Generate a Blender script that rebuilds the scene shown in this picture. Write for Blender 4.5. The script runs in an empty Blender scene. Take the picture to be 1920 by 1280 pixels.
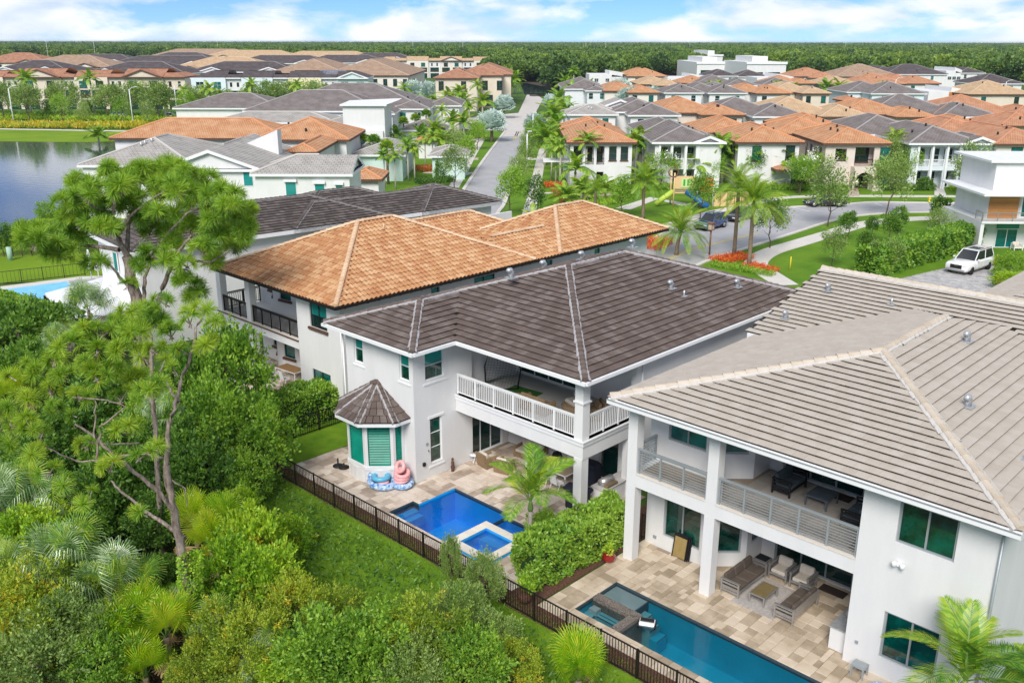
import bpy, math, random
import numpy as np
from mathutils import Vector, Matrix
# --- camera
YAW, PITCH, ROLL, CAMH, FPX = math.radians(-44.125), math.radians(18.024), math.radians(-0.092), 20.0, 1727.3
col = bpy.context.scene.collection
scn = bpy.context.scene
cam_d = bpy.data.cameras.new('camera')
cam_d.sensor_width = 36.0
cam_d.lens = FPX / 1920 * 36.0
cam_d.clip_start = 0.3
cam_d.clip_end = 40000
cam = bpy.data.objects.new('camera', cam_d)
col.objects.link(cam)
_f = Vector((math.sin(YAW) * math.cos(PITCH), math.cos(YAW) * math.cos(PITCH), -math.sin(PITCH)))
_r = Vector((math.cos(YAW), -math.sin(YAW), 0))
_d = _f.cross(_r)
_r2 = _r * math.cos(ROLL) + _d * math.sin(ROLL)
_d2 = -_r * math.sin(ROLL) + _d * math.cos(ROLL)
_m = Matrix((_r2, -_d2, -_f)).transposed().to_4x4()
_m.translation = (0, 0, CAMH)
cam.matrix_world = _m
scn.camera = cam
# --- world, sun, exposure
SUN_EL, SUN_AZ = math.radians(41), math.radians(150)      # azimuth clockwise from +Y
world = bpy.data.worlds.new('World')
scn.world = world
world.use_nodes = True
nt = world.node_tree
nt.nodes.clear()
out = nt.nodes.new('ShaderNodeOutputWorld')
sky = nt.nodes.new('ShaderNodeTexSky')
sky.sky_type = 'NISHITA'
sky.sun_disc = False
sky.sun_elevation = SUN_EL
sky.sun_rotation = SUN_AZ
sky.altitude = 20
sky.air_density = 0.6
sky.dust_density = 0.0
sky.ozone_density = 6.0
bg1 = nt.nodes.new('ShaderNodeBackground')
bg1.inputs['Strength'].default_value = 0.075
tnt = nt.nodes.new('ShaderNodeMix')
tnt.data_type = 'RGBA'
tnt.blend_type = 'MULTIPLY'
tnt.inputs[0].default_value = 1.0
tnt.inputs[7].default_value = (0.58, 0.74, 0.98, 1)
nt.links.new(sky.outputs[0], tnt.inputs[6])
nt.links.new(tnt.outputs[2], bg1.inputs[0])
bg2 = nt.nodes.new('ShaderNodeBackground')
tc = nt.nodes.new('ShaderNodeTexCoord')
sep = nt.nodes.new('ShaderNodeSeparateXYZ')
nt.links.new(tc.outputs['Generated'], sep.inputs[0])
def wmath(op, a, b=None, c=None):
 n = nt.nodes.new('ShaderNodeMath')
 n.operation = op
 for i, v in enumerate((a, b, c)):
  if v is None:
   continue
  if isinstance(v, (int, float)):
   n.inputs[i].default_value = v
  else:
   nt.links.new(v, n.inputs[i])
 return n.outputs[0]
cmb = nt.nodes.new('ShaderNodeCombineXYZ')
nt.links.new(sep.outputs[0], cmb.inputs[0])
nt.links.new(sep.outputs[1], cmb.inputs[1])
nt.links.new(wmath('MULTIPLY', wmath('MAXIMUM', sep.outputs[2], 0.0), 3.2), cmb.inputs[2])
mpc = nt.nodes.new('ShaderNodeMapping')
mpc.inputs['Location'].default_value = (11.3, 4.7, 0)
nt.links.new(cmb.outputs[0], mpc.inputs['Vector'])
ncl = nt.nodes.new('ShaderNodeTexNoise')
ncl.inputs['Scale'].default_value = 7.0
ncl.inputs['Detail'].default_value = 9
ncl.inputs['Roughness'].default_value = 0.55
ncl.inputs['Distortion'].default_value = 0.25
nt.links.new(mpc.outputs[0], ncl.inputs['Vector'])
rmp = nt.nodes.new('ShaderNodeValToRGB')
rmp.color_ramp.elements[0].position = 0.43
rmp.color_ramp.elements[1].position = 0.56
nt.links.new(ncl.outputs['Fac'], rmp.inputs[0])
shd = nt.nodes.new('ShaderNodeTexNoise')
shd.inputs['Scale'].default_value = 14
shd.inputs['Detail'].default_value = 5
nt.links.new(mpc.outputs[0], shd.inputs['Vector'])
rm2 = nt.nodes.new('ShaderNodeValToRGB')
rm2.color_ramp.elements[0].position = 0.3
rm2.color_ramp.elements[0].color = (0.60, 0.70, 0.84, 1)
rm2.color_ramp.elements[1].position = 0.62
rm2.color_ramp.elements[1].color = (0.97, 0.98, 1.0, 1)
nt.links.new(shd.outputs['Fac'], rm2.inputs[0])
nt.links.new(rm2.outputs[0], bg2.inputs[0])
bg2.inputs['Strength'].default_value = 0.72
mxw = nt.nodes.new('ShaderNodeMixShader')
nt.links.new(wmath('MULTIPLY', rmp.outputs[0], 0.92), mxw.inputs[0])
nt.links.new(bg1.outputs[0], mxw.inputs[1])
nt.links.new(bg2.outputs[0], mxw.inputs[2])
nt.links.new(mxw.outputs[0], out.inputs[0])
sun_d = bpy.data.lights.new('sun', 'SUN')
sun_d.energy = 2.5
sun_d.angle = math.radians(26)
sun_d.color = (1.0, 0.95, 0.88)
sun = bpy.data.objects.new('sun', sun_d)
col.objects.link(sun)
_sd = Vector((math.sin(SUN_AZ) * math.cos(SUN_EL), math.cos(SUN_AZ) * math.cos(SUN_EL), math.sin(SUN_EL)))
sun.rotation_euler = _sd.to_track_quat('Z', 'Y').to_euler()
scn.view_settings.view_transform = 'Standard'
scn.view_settings.look = 'None'
scn.view_settings.gamma = 1
scn.view_settings.use_curve_mapping = False
scn.view_settings.exposure = 0.68
cy = scn.cycles
cy.max_bounces = 7
cy.diffuse_bounces = 5
cy.glossy_bounces = 3
cy.transmission_bounces = 4
cy.transparent_max_bounces = 6
cy.use_denoising = True
cy.denoising_prefilter = 'NONE'
cy.volume_bounces = 0
cy.caustics_reflective = False
cy.caustics_refractive = False
# --- measuring helpers (the photograph's camera)
_M = np.array([list(_r2), list(_d2), list(_f)])
def ray(px, py):
 return _M.T @ np.array([(px - 960) / FPX, (py - 640) / FPX, 1.0])
def at(px, py, z=0.0):
 """world point at height z seen at photo pixel (px, py)"""
 d = ray(px, py)
 t = (z - CAMH) / d[2]
 return Vector((d[0] * t, d[1] * t, z))
FW = Vector((math.sin(YAW), math.cos(YAW), 0))
RT = Vector((math.cos(YAW), -math.sin(YAW), 0))
def deep(px, py, t):
 """world point at forward distance t seen at pixel (px, py)"""
 d = ray(px, py)
 k = t / (d[0] * FW[0] + d[1] * FW[1])
 return Vector((d[0] * k, d[1] * k, CAMH + d[2] * k))
def SW(s, t, z=0.0):
 """street frame (s to the right, t forward) to world"""
 return Vector((RT[0] * s + FW[0] * t, RT[1] * s + FW[1] * t, z))
def st(px, py, z=0.0):
 p = at(px, py, z)
 return p.dot(RT), p.x * FW.x + p.y * FW.y
def tdist(p):
 return p[0] * FW[0] + p[1] * FW[1]
# --- object helpers
def tag(o, label=None, cat=None, group=None, kind=None):
 if label:
  o['label'] = label
 if cat:
  o['category'] = cat
 if group:
  o['group'] = group
 if kind:
  o['kind'] = kind
 return o
def thing(name, label, cat, loc=(0, 0, 0), rz=0.0, group=None):
 o = bpy.data.objects.new(name, None)
 o.empty_display_size = 0.2
 col.objects.link(o)
 o.location = loc
 o.rotation_euler = (0, 0, rz)
 return tag(o, label, cat, group)
def obj(name, me, parent=None, loc=None, rot=None, mat=None):
 o = bpy.data.objects.new(name, me)
 col.objects.link(o)
 if parent is not None:
  o.parent = parent
 if mat is not None:
  o.matrix_local = mat
 else:
  if loc is not None:
   o.location = loc
  if rot is not None:
   o.rotation_euler = rot
 return o
KIDS = {}
def copy_tree(o, parent=None):
 c = o.copy()
 col.objects.link(c)
 if parent is not None:
  c.parent = parent
 for ch in o.children:
  copy_tree(ch, c)
 return c
class MB:
 """collects shapes into one mesh"""
 def __init__(s):
  s.v = []
  s.f = []
  s.m = []
  s.sm = []
  s.mats = []
  s.T = None
 def mi(s, mat):
  if mat not in s.mats:
   s.mats.append(mat)
  return s.mats.index(mat)
 def add(s, vs, fs, mat, smooth=False):
  b = len(s.v)
  if s.T is not None:
   vs = [tuple(s.T @ Vector(v)) for v in vs]
  s.v.extend(vs)
  k = s.mi(mat)
  for f in fs:
   s.f.append(tuple(b + i for i in f))
   s.m.append(k)
   s.sm.append(smooth)
  return s
 def box(s, x0, y0, z0, x1, y1, z1, mat):
  if x1 < x0:
   x0, x1 = x1, x0
  if y1 < y0:
   y0, y1 = y1, y0
  if z1 < z0:
   z0, z1 = z1, z0
  vs = [(x0, y0, z0), (x1, y0, z0), (x1, y1, z0), (x0, y1, z0), (x0, y0, z1), (x1, y0, z1), (x1, y1, z1), (x0, y1, z1)]
  return s.add(vs, [(0, 3, 2, 1), (4, 5, 6, 7), (0, 1, 5, 4), (1, 2, 6, 5), (2, 3, 7, 6), (3, 0, 4, 7)], mat)
 def cbox(s, cx, cy, cz, w, d, h, mat, rz=0.0, bev=0.0):
  """box centred on (cx,cy), its base at cz, rotated, with softened edges"""
  hw, hd = w / 2, d / 2
  c, sn = math.cos(rz), math.sin(rz)
  if bev <= 0:
   P = [(-hw, -hd), (hw, -hd), (hw, hd), (-hw, hd)]
   rings = [(0, P), (h, P)]
  else:
   b = min(bev, hw * .9, hd * .9, h * .45)
   def ring(k):
    a, e = hw - k, hd - k
    q = b * .6
    return [(-a + q, -e), (a - q, -e), (a, -e + q), (a, e - q), (a - q, e), (-a + q, e), (-a, e - q), (-a, -e + q)]
   rings = [(0, ring(b * .5)), (b, ring(0)), (h - b, ring(0)), (h, ring(b * .8))]
  vs = []
  for z, P in rings:
   vs += [(cx + x * c - y * sn, cy + x * sn + y * c, cz + z) for x, y in P]
  n = len(rings[0][1])
  fs = [tuple(range(n - 1, -1, -1)), tuple(range(n * (len(rings) - 1), n * len(rings)))]
  for r in range(len(rings) - 1):
   for i in range(n):
    j = (i + 1) % n
    fs.append((r * n + i, r * n + j, r * n + n + j, r * n + n + i))
  return s.add(vs, fs, mat)
 def prism(s, pts, z0, z1, mat, cap=True):
  n = len(pts)
  vs = [(p[0], p[1], z0) for p in pts] + [(p[0], p[1], z1) for p in pts]
  fs = [(i, (i + 1) % n, n + (i + 1) % n, n + i) for i in range(n)]
  if cap:
   fs += [tuple(range(n - 1, -1, -1)), tuple(range(n, 2 * n))]
  return s.add(vs, fs, mat)
 def sheet(s, pts, z, mat):
  return s.add([(p[0], p[1], z) for p in pts], [tuple(range(len(pts)))], mat)
 def tube(s, pts, rs, mat, n=6, cap=True):
  pts = [Vector(p) for p in pts]
  if isinstance(rs, (int, float)):
   rs = [rs] * len(pts)
  vs, fs = [], []
  up = Vector((0, 0, 1))
  for i, p in enumerate(pts):
   d = (pts[min(i + 1, len(pts) - 1)] - pts[max(i - 1, 0)])
   if d.length < 1e-9:
    d = Vector((0, 0, 1))
   d.normalize()
   a = d.cross(up if abs(d.z) < .9 else Vector((1, 0, 0))).normalized()
   b = d.cross(a)
   for k in range(n):
    t = 2 * math.pi * k / n
    vs.append(tuple(p + (a * math.cos(t) + b * math.sin(t)) * rs[i]))
  for i in range(len(pts) - 1):
   for k in range(n):
    j = (k + 1) % n
    fs.append((i * n + k, i * n + n + k, i * n + n + j, i * n + j))
  if cap:
   fs += [tuple(range(n)), tuple(range(len(vs) - 1, len(vs) - n - 1, -1))]
  return s.add(vs, fs, mat, n > 5)
 def lathe(s, prof, c, mat, n=14, smooth=True):
  vs, fs = [], []
  for r, z in prof:
   for k in range(n):
    t = 2 * math.pi * k / n
    vs.append((c[0] + r * math.cos(t), c[1] + r * math.sin(t), c[2] + z))
  for i in range(len(prof) - 1):
   for k in range(n):
    j = (k + 1) % n
    fs.append((i * n + k, i * n + j, i * n + n + j, i * n + n + k))
  fs += [tuple(range(n - 1, -1, -1)), tuple(range(len(vs) - n, len(vs)))]
  return s.add(vs, fs, mat, smooth)
 def mesh(s, name):
  me = bpy.data.meshes.new(name)
  me.from_pydata(s.v, [], s.f)
  for m in s.mats:
   me.materials.append(m)
  me.polygons.foreach_set('material_index', s.m)
  me.polygons.foreach_set('use_smooth', s.sm)
  me.update()
  return me
 def build(s, name, parent=None, loc=None, rot=None, mat=None):
  return obj(name, s.mesh(name), parent, loc, rot, mat)
def npmesh(name, V, nper, mat, smooth=False, mi=None, mats=None):
 """V: (N*nper,3) vertices, each run of nper vertices is one face"""
 V = np.asarray(V, dtype=np.float32)
 n = len(V) // nper
 me = bpy.data.meshes.new(name)
 me.vertices.add(len(V))
 me.vertices.foreach_set('co', V.ravel())
 me.loops.add(n * nper)
 me.loops.foreach_set('vertex_index', np.arange(n * nper, dtype=np.int32))
 me.polygons.add(n)
 me.polygons.foreach_set('loop_start', np.arange(0, n * nper, nper, dtype=np.int32))
 me.polygons.foreach_set('loop_total', np.full(n, nper, dtype=np.int32))
 for m in (mats or [mat]):
  me.materials.append(m)
 if mi is not None:
  me.polygons.foreach_set('material_index', np.asarray(mi, dtype=np.int32))
 me.update(calc_edges=True)
 return me
# --- materials
MATS = {}
def node_mat(name):
 m = bpy.data.materials.new(name)
 m.use_nodes = True
 m.node_tree.nodes.clear()
 MATS[name] = m
 return m, m.node_tree, lambda t: m.node_tree.nodes.new(t)
def rgba(c):
 return (c[0], c[1], c[2], 1)
def mat(name, c1, c2=None, scale=3.0, rough=0.8, bump=0.0, bscale=None, metal=0.0, spec=0.4, island=0.0, c3=None,
  coords='Object', stretch=None, detail=5, coat=0.0):
 """principled surface whose colour wanders between c1 and c2 by noise (and per piece when island>0)"""
 m, t, N = node_mat(name)
 L = t.links.new
 o = N('ShaderNodeOutputMaterial')
 p = N('ShaderNodeBsdfPrincipled')
 L(p.outputs[0], o.inputs[0])
 p.inputs['Roughness'].default_value = rough
 p.inputs['Metallic'].default_value = metal
 p.inputs['Specular IOR Level'].default_value = spec
 p.inputs['Coat Weight'].default_value = coat
 p.inputs['Base Color'].default_value = rgba(c1)
 tcn = N('ShaderNodeTexCoord')
 vec = N('ShaderNodeNewGeometry').outputs['Position'] if coords == 'World' else tcn.outputs[coords]
 if stretch:
  mp = N('ShaderNodeMapping')
  mp.inputs['Scale'].default_value = stretch
  L(vec, mp.inputs['Vector'])
  vec = mp.outputs[0]
 if c2 is not None:
  nz = N('ShaderNodeTexNoise')
  nz.inputs['Scale'].default_value = scale
  nz.inputs['Detail'].default_value = detail
  nz.inputs['Roughness'].default_value = 0.62
  L(vec, nz.inputs['Vector'])
  r = N('ShaderNodeValToRGB')
  r.color_ramp.elements[0].position = 0.32
  r.color_ramp.elements[1].position = 0.68
  r.color_ramp.elements[0].color = rgba(c1)
  r.color_ramp.elements[1].color = rgba(c2)
  if c3 is not None:
   e = r.color_ramp.elements.new(0.5)
   e.color = rgba(c3)
  fac = nz.outputs['Fac']
  if island > 0:
   g = N('ShaderNodeNewGeometry')
   oi = N('ShaderNodeObjectInfo')
   ad = N('ShaderNodeMath')
   ad.operation = 'ADD'
   L(g.outputs['Random Per Island'], ad.inputs[0])
   L(oi.outputs['Random'], ad.inputs[1])
   fr = N('ShaderNodeMath')
   fr.operation = 'FRACT'
   L(ad.outputs[0], fr.inputs[0])
   mx = N('ShaderNodeMix')
   mx.inputs[0].default_value = island
   L(fac, mx.inputs[2])
   L(fr.outputs[0], mx.inputs[3])
   fac = mx.outputs[0]
  L(fac, r.inputs[0])
  L(r.outputs[0], p.inputs['Base Color'])
 if bump > 0:
  nb = N('ShaderNodeTexNoise')
  nb.inputs['Scale'].default_value = bscale or scale * 6
  nb.inputs['Detail'].default_value = 4
  L(vec, nb.inputs['Vector'])
  b = N('ShaderNodeBump')
  b.inputs['Strength'].default_value = bump
  b.inputs['Distance'].default_value = 0.02
  L(nb.outputs['Fac'], b.inputs['Height'])
  L(b.outputs[0], p.inputs['Normal'])
 return m
def leaf_mat(name, c1, c2, c3=None, trans=0.35, rough=0.6, scale=0.5, gl=0.04):
 m, t, N = node_mat(name)
 L = t.links.new
 o = N('ShaderNodeOutputMaterial')
 g = N('ShaderNodeNewGeometry')
 oi = N('ShaderNodeObjectInfo')
 tcn = N('ShaderNodeTexCoord')
 nz = N('ShaderNodeTexNoise')
 nz.inputs['Scale'].default_value = scale
 nz.inputs['Detail'].default_value = 3
 L(g.outputs['Position'], nz.inputs['Vector'])
 ad = N('ShaderNodeMath')
 ad.operation = 'MULTIPLY_ADD'
 L(g.outputs['Random Per Island'], ad.inputs[0])
 ad.inputs[1].default_value = 0.52
 L(nz.outputs['Fac'], ad.inputs[2])
 a2 = N('ShaderNodeMath')
 a2.operation = 'MULTIPLY_ADD'
 L(oi.outputs['Random'], a2.inputs[0])
 a2.inputs[1].default_value = 0.25
 L(ad.outputs[0], a2.inputs[2])
 r = N('ShaderNodeValToRGB')
 r.color_ramp.elements[0].position = 0.45
 r.color_ramp.elements[1].position = 1.15 if c3 is None else 0.85
 r.color_ramp.elements[0].color = rgba(c1)
 r.color_ramp.elements[1].color = rgba(c2)
 if c3 is not None:
  e = r.color_ramp.elements.new(1.0)
  e.color = rgba(c3)
 L(a2.outputs[0], r.inputs[0])
 d = N('ShaderNodeBsdfDiffuse')
 L(r.outputs[0], d.inputs[0])
 tr = N('ShaderNodeBsdfTranslucent')
 hs = N('ShaderNodeHueSaturation')
 hs.inputs['Hue'].default_value = 0.485
 hs.inputs['Saturation'].default_value = 1.15
 hs.inputs['Value'].default_value = 1.5
 L(r.outputs[0], hs.inputs['Color'])
 L(hs.outputs[0], tr.inputs[0])
 gs = N('ShaderNodeBsdfGlossy')
 gs.inputs['Roughness'].default_value = rough
 gs.inputs['Color'].default_value = (0.9, 0.95, 0.9, 1)
 m1 = N('ShaderNodeMixShader')
 m1.inputs[0].default_value = trans
 L(d.outputs[0], m1.inputs[1])
 L(tr.outputs[0], m1.inputs[2])
 m2 = N('ShaderNodeMixShader')
 m2.inputs[0].default_value = gl
 L(m1.outputs[0], m2.inputs[1])
 L(gs.outputs[0], m2.inputs[2])
 L(m2.outputs[0], o.inputs[0])
 return m
def water_mat(name, tint, scale=2.0, bump=0.15, mixmin=0.02, shallow=None):
 """water sheet: sees through to the basin with a tint, mirrors by the Fresnel law"""
 m, t, N = node_mat(name)
 L = t.links.new
 o = N('ShaderNodeOutputMaterial')
 tp = N('ShaderNodeBsdfTransparent')
 tp.inputs[0].default_value = rgba(tint)
 gs = N('ShaderNodeBsdfGlossy')
 gs.inputs['Roughness'].default_value = 0.03
 fr = N('ShaderNodeFresnel')
 fr.inputs['IOR'].default_value = 1.33
 nb = N('ShaderNodeTexNoise')
 nb.inputs['Scale'].default_value = scale
 nb.inputs['Detail'].default_value = 4
 nb.inputs['Distortion'].default_value = 0.6
 tcn = N('ShaderNodeTexCoord')
 L(tcn.outputs['Object'], nb.inputs['Vector'])
 b = N('ShaderNodeBump')
 b.inputs['Strength'].default_value = bump
 b.inputs['Distance'].default_value = 0.05
 L(nb.outputs['Fac'], b.inputs['Height'])
 L(b.outputs[0], gs.inputs['Normal'])
 L(b.outputs[0], fr.inputs['Normal'])
 mx = N('ShaderNodeMixShader')
 L(fr.outputs[0], mx.inputs[0])
 L(tp.outputs[0], mx.inputs[1])
 L(gs.outputs[0], mx.inputs[2])
 L(mx.outputs[0], o.inputs[0])
 return m
def roof_mat(name, ca, cb, cc, tile_u, tile_v, joint=(0.02, 0.015, 0.012), bump=0.6, wav=True):
 """far roofs: UV in metres (u along eave, v up the slope); courses and tiles as fine relief and tone"""
 m, t, N = node_mat(name)
 L = t.links.new
 o = N('ShaderNodeOutputMaterial')
 p = N('ShaderNodeBsdfPrincipled')
 p.inputs['Roughness'].default_value = 0.85
 p.inputs['Specular IOR Level'].default_value = 0.25
 L(p.outputs[0], o.inputs[0])
 uv = N('ShaderNodeUVMap')
 br = N('ShaderNodeTexBrick')
 br.inputs['Scale'].default_value = 1.0
 br.inputs['Brick Width'].default_value = tile_u
 br.inputs['Row Height'].default_value = tile_v
 br.inputs['Mortar Size'].default_value = 0.028
 br.inputs['Mortar Smooth'].default_value = 0.3
 br.inputs['Color1'].default_value = rgba(ca)
 br.inputs['Color2'].default_value = rgba(cb)
 br.inputs['Mortar'].default_value = rgba(joint)
 L(uv.outputs[0], br.inputs['Vector'])
 nz = N('ShaderNodeTexNoise')
 nz.inputs['Scale'].default_value = 0.5
 nz.inputs['Detail'].default_value = 6
 L(uv.outputs[0], nz.inputs['Vector'])
 mx = N('ShaderNodeMix')
 mx.data_type = 'RGBA'
 mx.blend_type = 'MIX'
 rr = N('ShaderNodeMapRange')
 rr.inputs[1].default_value = 0.4
 rr.inputs[2].default_value = 0.75
 rr.inputs[4].default_value = 0.6
 L(nz.outputs['Fac'], rr.inputs[0])
 L(rr.outputs[0], mx.inputs[0])
 L(br.outputs['Color'], mx.inputs[6])
 mx.inputs[7].default_value = rgba(cc)
 L(mx.outputs[2], p.inputs['Base Color'])
 sx = N('ShaderNodeSeparateXYZ')
 L(uv.outputs[0], sx.inputs[0])
 def mth(op, a, b=None):
  n = N('ShaderNodeMath')
  n.operation = op
  for i, v in enumerate((a, b)):
   if v is None:
    continue
   if isinstance(v, (int, float)):
    n.inputs[i].default_value = v
   else:
    L(v, n.inputs[i])
  return n.outputs[0]
 saw = mth('SUBTRACT', 1.0, mth('FRACT', mth('DIVIDE', sx.outputs[1], tile_v)))
 h = mth('MULTIPLY', saw, 0.5)
 if wav:
  w = mth('ABSOLUTE', mth('SINE', mth('MULTIPLY', sx.outputs[0], math.pi / tile_u)))
  h = mth('ADD', h, mth('MULTIPLY', w, 0.8))
 b = N('ShaderNodeBump')
 b.inputs['Strength'].default_value = bump
 b.inputs['Distance'].default_value = 0.09
 L(h, b.inputs['Height'])
 L(b.outputs[0], p.inputs['Normal'])
 return m
STUCCO = mat('white_stucco', (0.68, 0.685, 0.685), (0.75, 0.75, 0.75), 0.9, 0.85, 0.3, 30, stretch=(1, 1, .25), coords='World', detail=9)
TRIM = mat('white_trim', (0.80, 0.81, 0.82), (0.76, 0.77, 0.78), 1.5, 0.55)
CREAM = mat('cream_stucco', (0.66, 0.58, 0.47), (0.72, 0.64, 0.53), 0.5, 0.85)
CREAM2 = mat('pale_cream_stucco', (0.72, 0.68, 0.60), (0.77, 0.73, 0.66), 0.5, 0.85)
BEIGE_W = mat('blush_stucco', (0.64, 0.56, 0.49), (0.70, 0.62, 0.55), 0.5, 0.85)
PALEBLUE = mat('pale_blue_siding', (0.62, 0.72, 0.76), (0.68, 0.77, 0.80), 0.5, 0.8)
PALEGREEN = mat('pale_green_siding', (0.55, 0.70, 0.67), (0.6, 0.75, 0.72), 0.5, 0.8)
PALEYEL = mat('pale_yellow_siding', (0.75, 0.68, 0.42), (0.8, 0.73, 0.5), 0.5, 0.8)
LGREY = mat('light_grey_stucco', (0.66, 0.69, 0.71), (0.72, 0.74, 0.76), 0.5, 0.85)
SOFFIT = mat('soffit_white', (0.70, 0.71, 0.72), None, rough=0.8)
UNDER = mat('roof_underlay', (0.025, 0.022, 0.02), None, rough=0.9)
BROWNWOOD = mat('dark_brown_wood', (0.09, 0.045, 0.03), (0.13, 0.065, 0.04), 5, 0.7)
DARKMETAL = mat('dark_bronze_metal', (0.015, 0.013, 0.012), (0.025, 0.02, 0.018), 8, 0.45, metal=0.3)
GREYMETAL = mat('grey_metal', (0.33, 0.37, 0.39), (0.38, 0.41, 0.43), 6, 0.45, metal=0.3)
SILVER = mat('brushed_metal', (0.42, 0.41, 0.40), (0.5, 0.49, 0.48), 10, 0.4, metal=0.7)
GALV = mat('galvanised_metal', (0.45, 0.48, 0.50), (0.6, 0.62, 0.64), 9, 0.4, metal=0.6)
WHITEMETAL = mat('white_metal', (0.80, 0.81, 0.82), None, rough=0.4)
GLASS_T = mat('teal_tinted_glass', (0.0, 0.06, 0.055), (0.0, 0.19, 0.17), 1.3, 0.06, spec=0.9)
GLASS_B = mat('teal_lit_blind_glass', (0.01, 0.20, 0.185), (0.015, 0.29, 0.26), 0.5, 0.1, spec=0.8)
GLASS_D = mat('dark_glass', (0.004, 0.02, 0.02), (0.01, 0.05, 0.045), 0.8, 0.04, spec=1.0)
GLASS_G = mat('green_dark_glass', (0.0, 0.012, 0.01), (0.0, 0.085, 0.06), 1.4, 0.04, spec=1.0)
SHUTTER = mat('green_shutter', (0.0, 0.22, 0.15), (0.0, 0.30, 0.21), 2, 0.35)
TILE_BR = mat('brown_roof_tile', (0.105, 0.077, 0.066), (0.19, 0.155, 0.14), 0.8, 0.85, 0.25, 25, island=0.30, c3=(0.128, 0.095, 0.081), coords='World')
TILE_BG = mat('beige_roof_tile', (0.43, 0.38, 0.32), (0.50, 0.455, 0.395), 1.6, 0.88, 0.3, 25, island=0.16, c3=(0.465, 0.415, 0.355), coords='World')
TILE_OR = mat('orange_clay_tile', (0.43, 0.20, 0.09), (0.58, 0.36, 0.195), 1.2, 0.85, 0.25, 25, island=0.40, c3=(0.50, 0.265, 0.125), coords='World')
TILE_DK = mat('dark_brown_roof_tile', (0.075, 0.060, 0.055), (0.15, 0.125, 0.115), 1.0, 0.85, 0.2, 25, island=0.4, c3=(0.10, 0.082, 0.076), coords='World')
TILE_LG = mat('light_grey_roof_tile', (0.25, 0.225, 0.20), (0.38, 0.355, 0.33), 1.0, 0.85, 0.2, 25, island=0.4, c3=(0.31, 0.285, 0.26), coords='World')
EDGE = mat('shaded_tile_edge', (0.045, 0.038, 0.034), None, rough=0.9)  # butt ends of flat tiles; shadow line under each course painted as dark colour
MORTAR = mat('roof_mortar', (0.30, 0.29, 0.30), (0.44, 0.43, 0.44), 9, 0.9, 0.4, 40)
MORTAR_D = mat('dark_roof_mortar', (0.16, 0.15, 0.15), (0.24, 0.23, 0.23), 9, 0.9)
MORTAR_L = mat('pale_roof_mortar', (0.50, 0.48, 0.45), (0.60, 0.58, 0.55), 9, 0.9, 0.4, 40)
CAP_BG = mat('beige_ridge_cap', (0.50, 0.43, 0.34), (0.58, 0.51, 0.42), 2, 0.85, island=0.4, c3=(0.54, 0.47, 0.38))
CAP_OR = mat('pale_clay_ridge_cap', (0.62, 0.42, 0.27), (0.72, 0.53, 0.36), 2, 0.85, island=0.4, c3=(0.66, 0.46, 0.30))
RF_OR = roof_mat('far_orange_roof', (0.60, 0.31, 0.155), (0.52, 0.25, 0.12), (0.66, 0.42, 0.25), 0.34, 0.42, (0.13, 0.055, 0.03))
RF_OR2 = roof_mat('far_terracotta_roof', (0.57, 0.28, 0.155), (0.49, 0.23, 0.125), (0.62, 0.37, 0.23), 0.34, 0.42, (0.12, 0.05, 0.03))
RF_TAN = roof_mat('far_tan_roof', (0.60, 0.42, 0.25), (0.53, 0.36, 0.21), (0.66, 0.49, 0.32), 0.34, 0.42, (0.2, 0.12, 0.07))
RF_TP = roof_mat('far_taupe_roof', (0.42, 0.29, 0.20), (0.37, 0.25, 0.17), (0.5, 0.36, 0.26), 0.34, 0.42, (0.14, 0.09, 0.06))
RF_GR = roof_mat('far_grey_roof', (0.215, 0.185, 0.175), (0.175, 0.15, 0.14), (0.29, 0.26, 0.25), 0.5, 0.42, (0.04, 0.035, 0.03), wav=False)
RF_DK = roof_mat('far_dark_roof', (0.10, 0.082, 0.085), (0.08, 0.066, 0.068), (0.15, 0.13, 0.13), 0.5, 0.42, (0.03, 0.025, 0.025), wav=False)
RF_LG = roof_mat('far_light_grey_roof', (0.40, 0.38, 0.35), (0.34, 0.32, 0.295), (0.5, 0.48, 0.45), 0.5, 0.42, (0.10, 0.09, 0.08), wav=False)
RF_RD = roof_mat('far_russet_roof', (0.46, 0.22, 0.13), (0.38, 0.175, 0.105), (0.55, 0.32, 0.21), 0.34, 0.42, (0.12, 0.05, 0.03))
BARK = mat('grey_brown_bark', (0.10, 0.07, 0.055), (0.40, 0.33, 0.28), 9, 0.9, 1.0, 14, stretch=(1, 1, 0.35), detail=9, coords='World')
BARK_D = mat('dark_bark', (0.07, 0.05, 0.035), (0.14, 0.10, 0.075), 4, 0.9, 0.6, 9)
PALMBARK = mat('palm_bark', (0.17, 0.12, 0.08), (0.30, 0.23, 0.17), 4, 0.9, 0.8, 6, stretch=(1, 1, 4))
PALMGREY = mat('pale_palm_trunk', (0.42, 0.37, 0.32), (0.52, 0.48, 0.42), 3, 0.85, 0.4, 6, stretch=(1, 1, 5))
CROWNSHAFT = mat('green_crownshaft', (0.12, 0.24, 0.05), (0.20, 0.32, 0.08), 3, 0.5)
DEADFROND = mat('dead_frond', (0.28, 0.17, 0.08), (0.42, 0.28, 0.14), 5, 0.9, island=0.5, c3=(0.34, 0.22, 0.11))
LF_PINE = leaf_mat('pine_needles', (0.055, 0.15, 0.012), (0.19, 0.4, 0.025), (0.36, 0.52, 0.04), 0.3)
LF_PINE2 = leaf_mat('pine_needles_yellowish', (0.07, 0.19, 0.012), (0.24, 0.44, 0.025), (0.42, 0.54, 0.04), 0.3)
LF_MID = leaf_mat('mid_green_leaves', (0.045, 0.14, 0.01), (0.17, 0.36, 0.025), (0.32, 0.5, 0.05))
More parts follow.
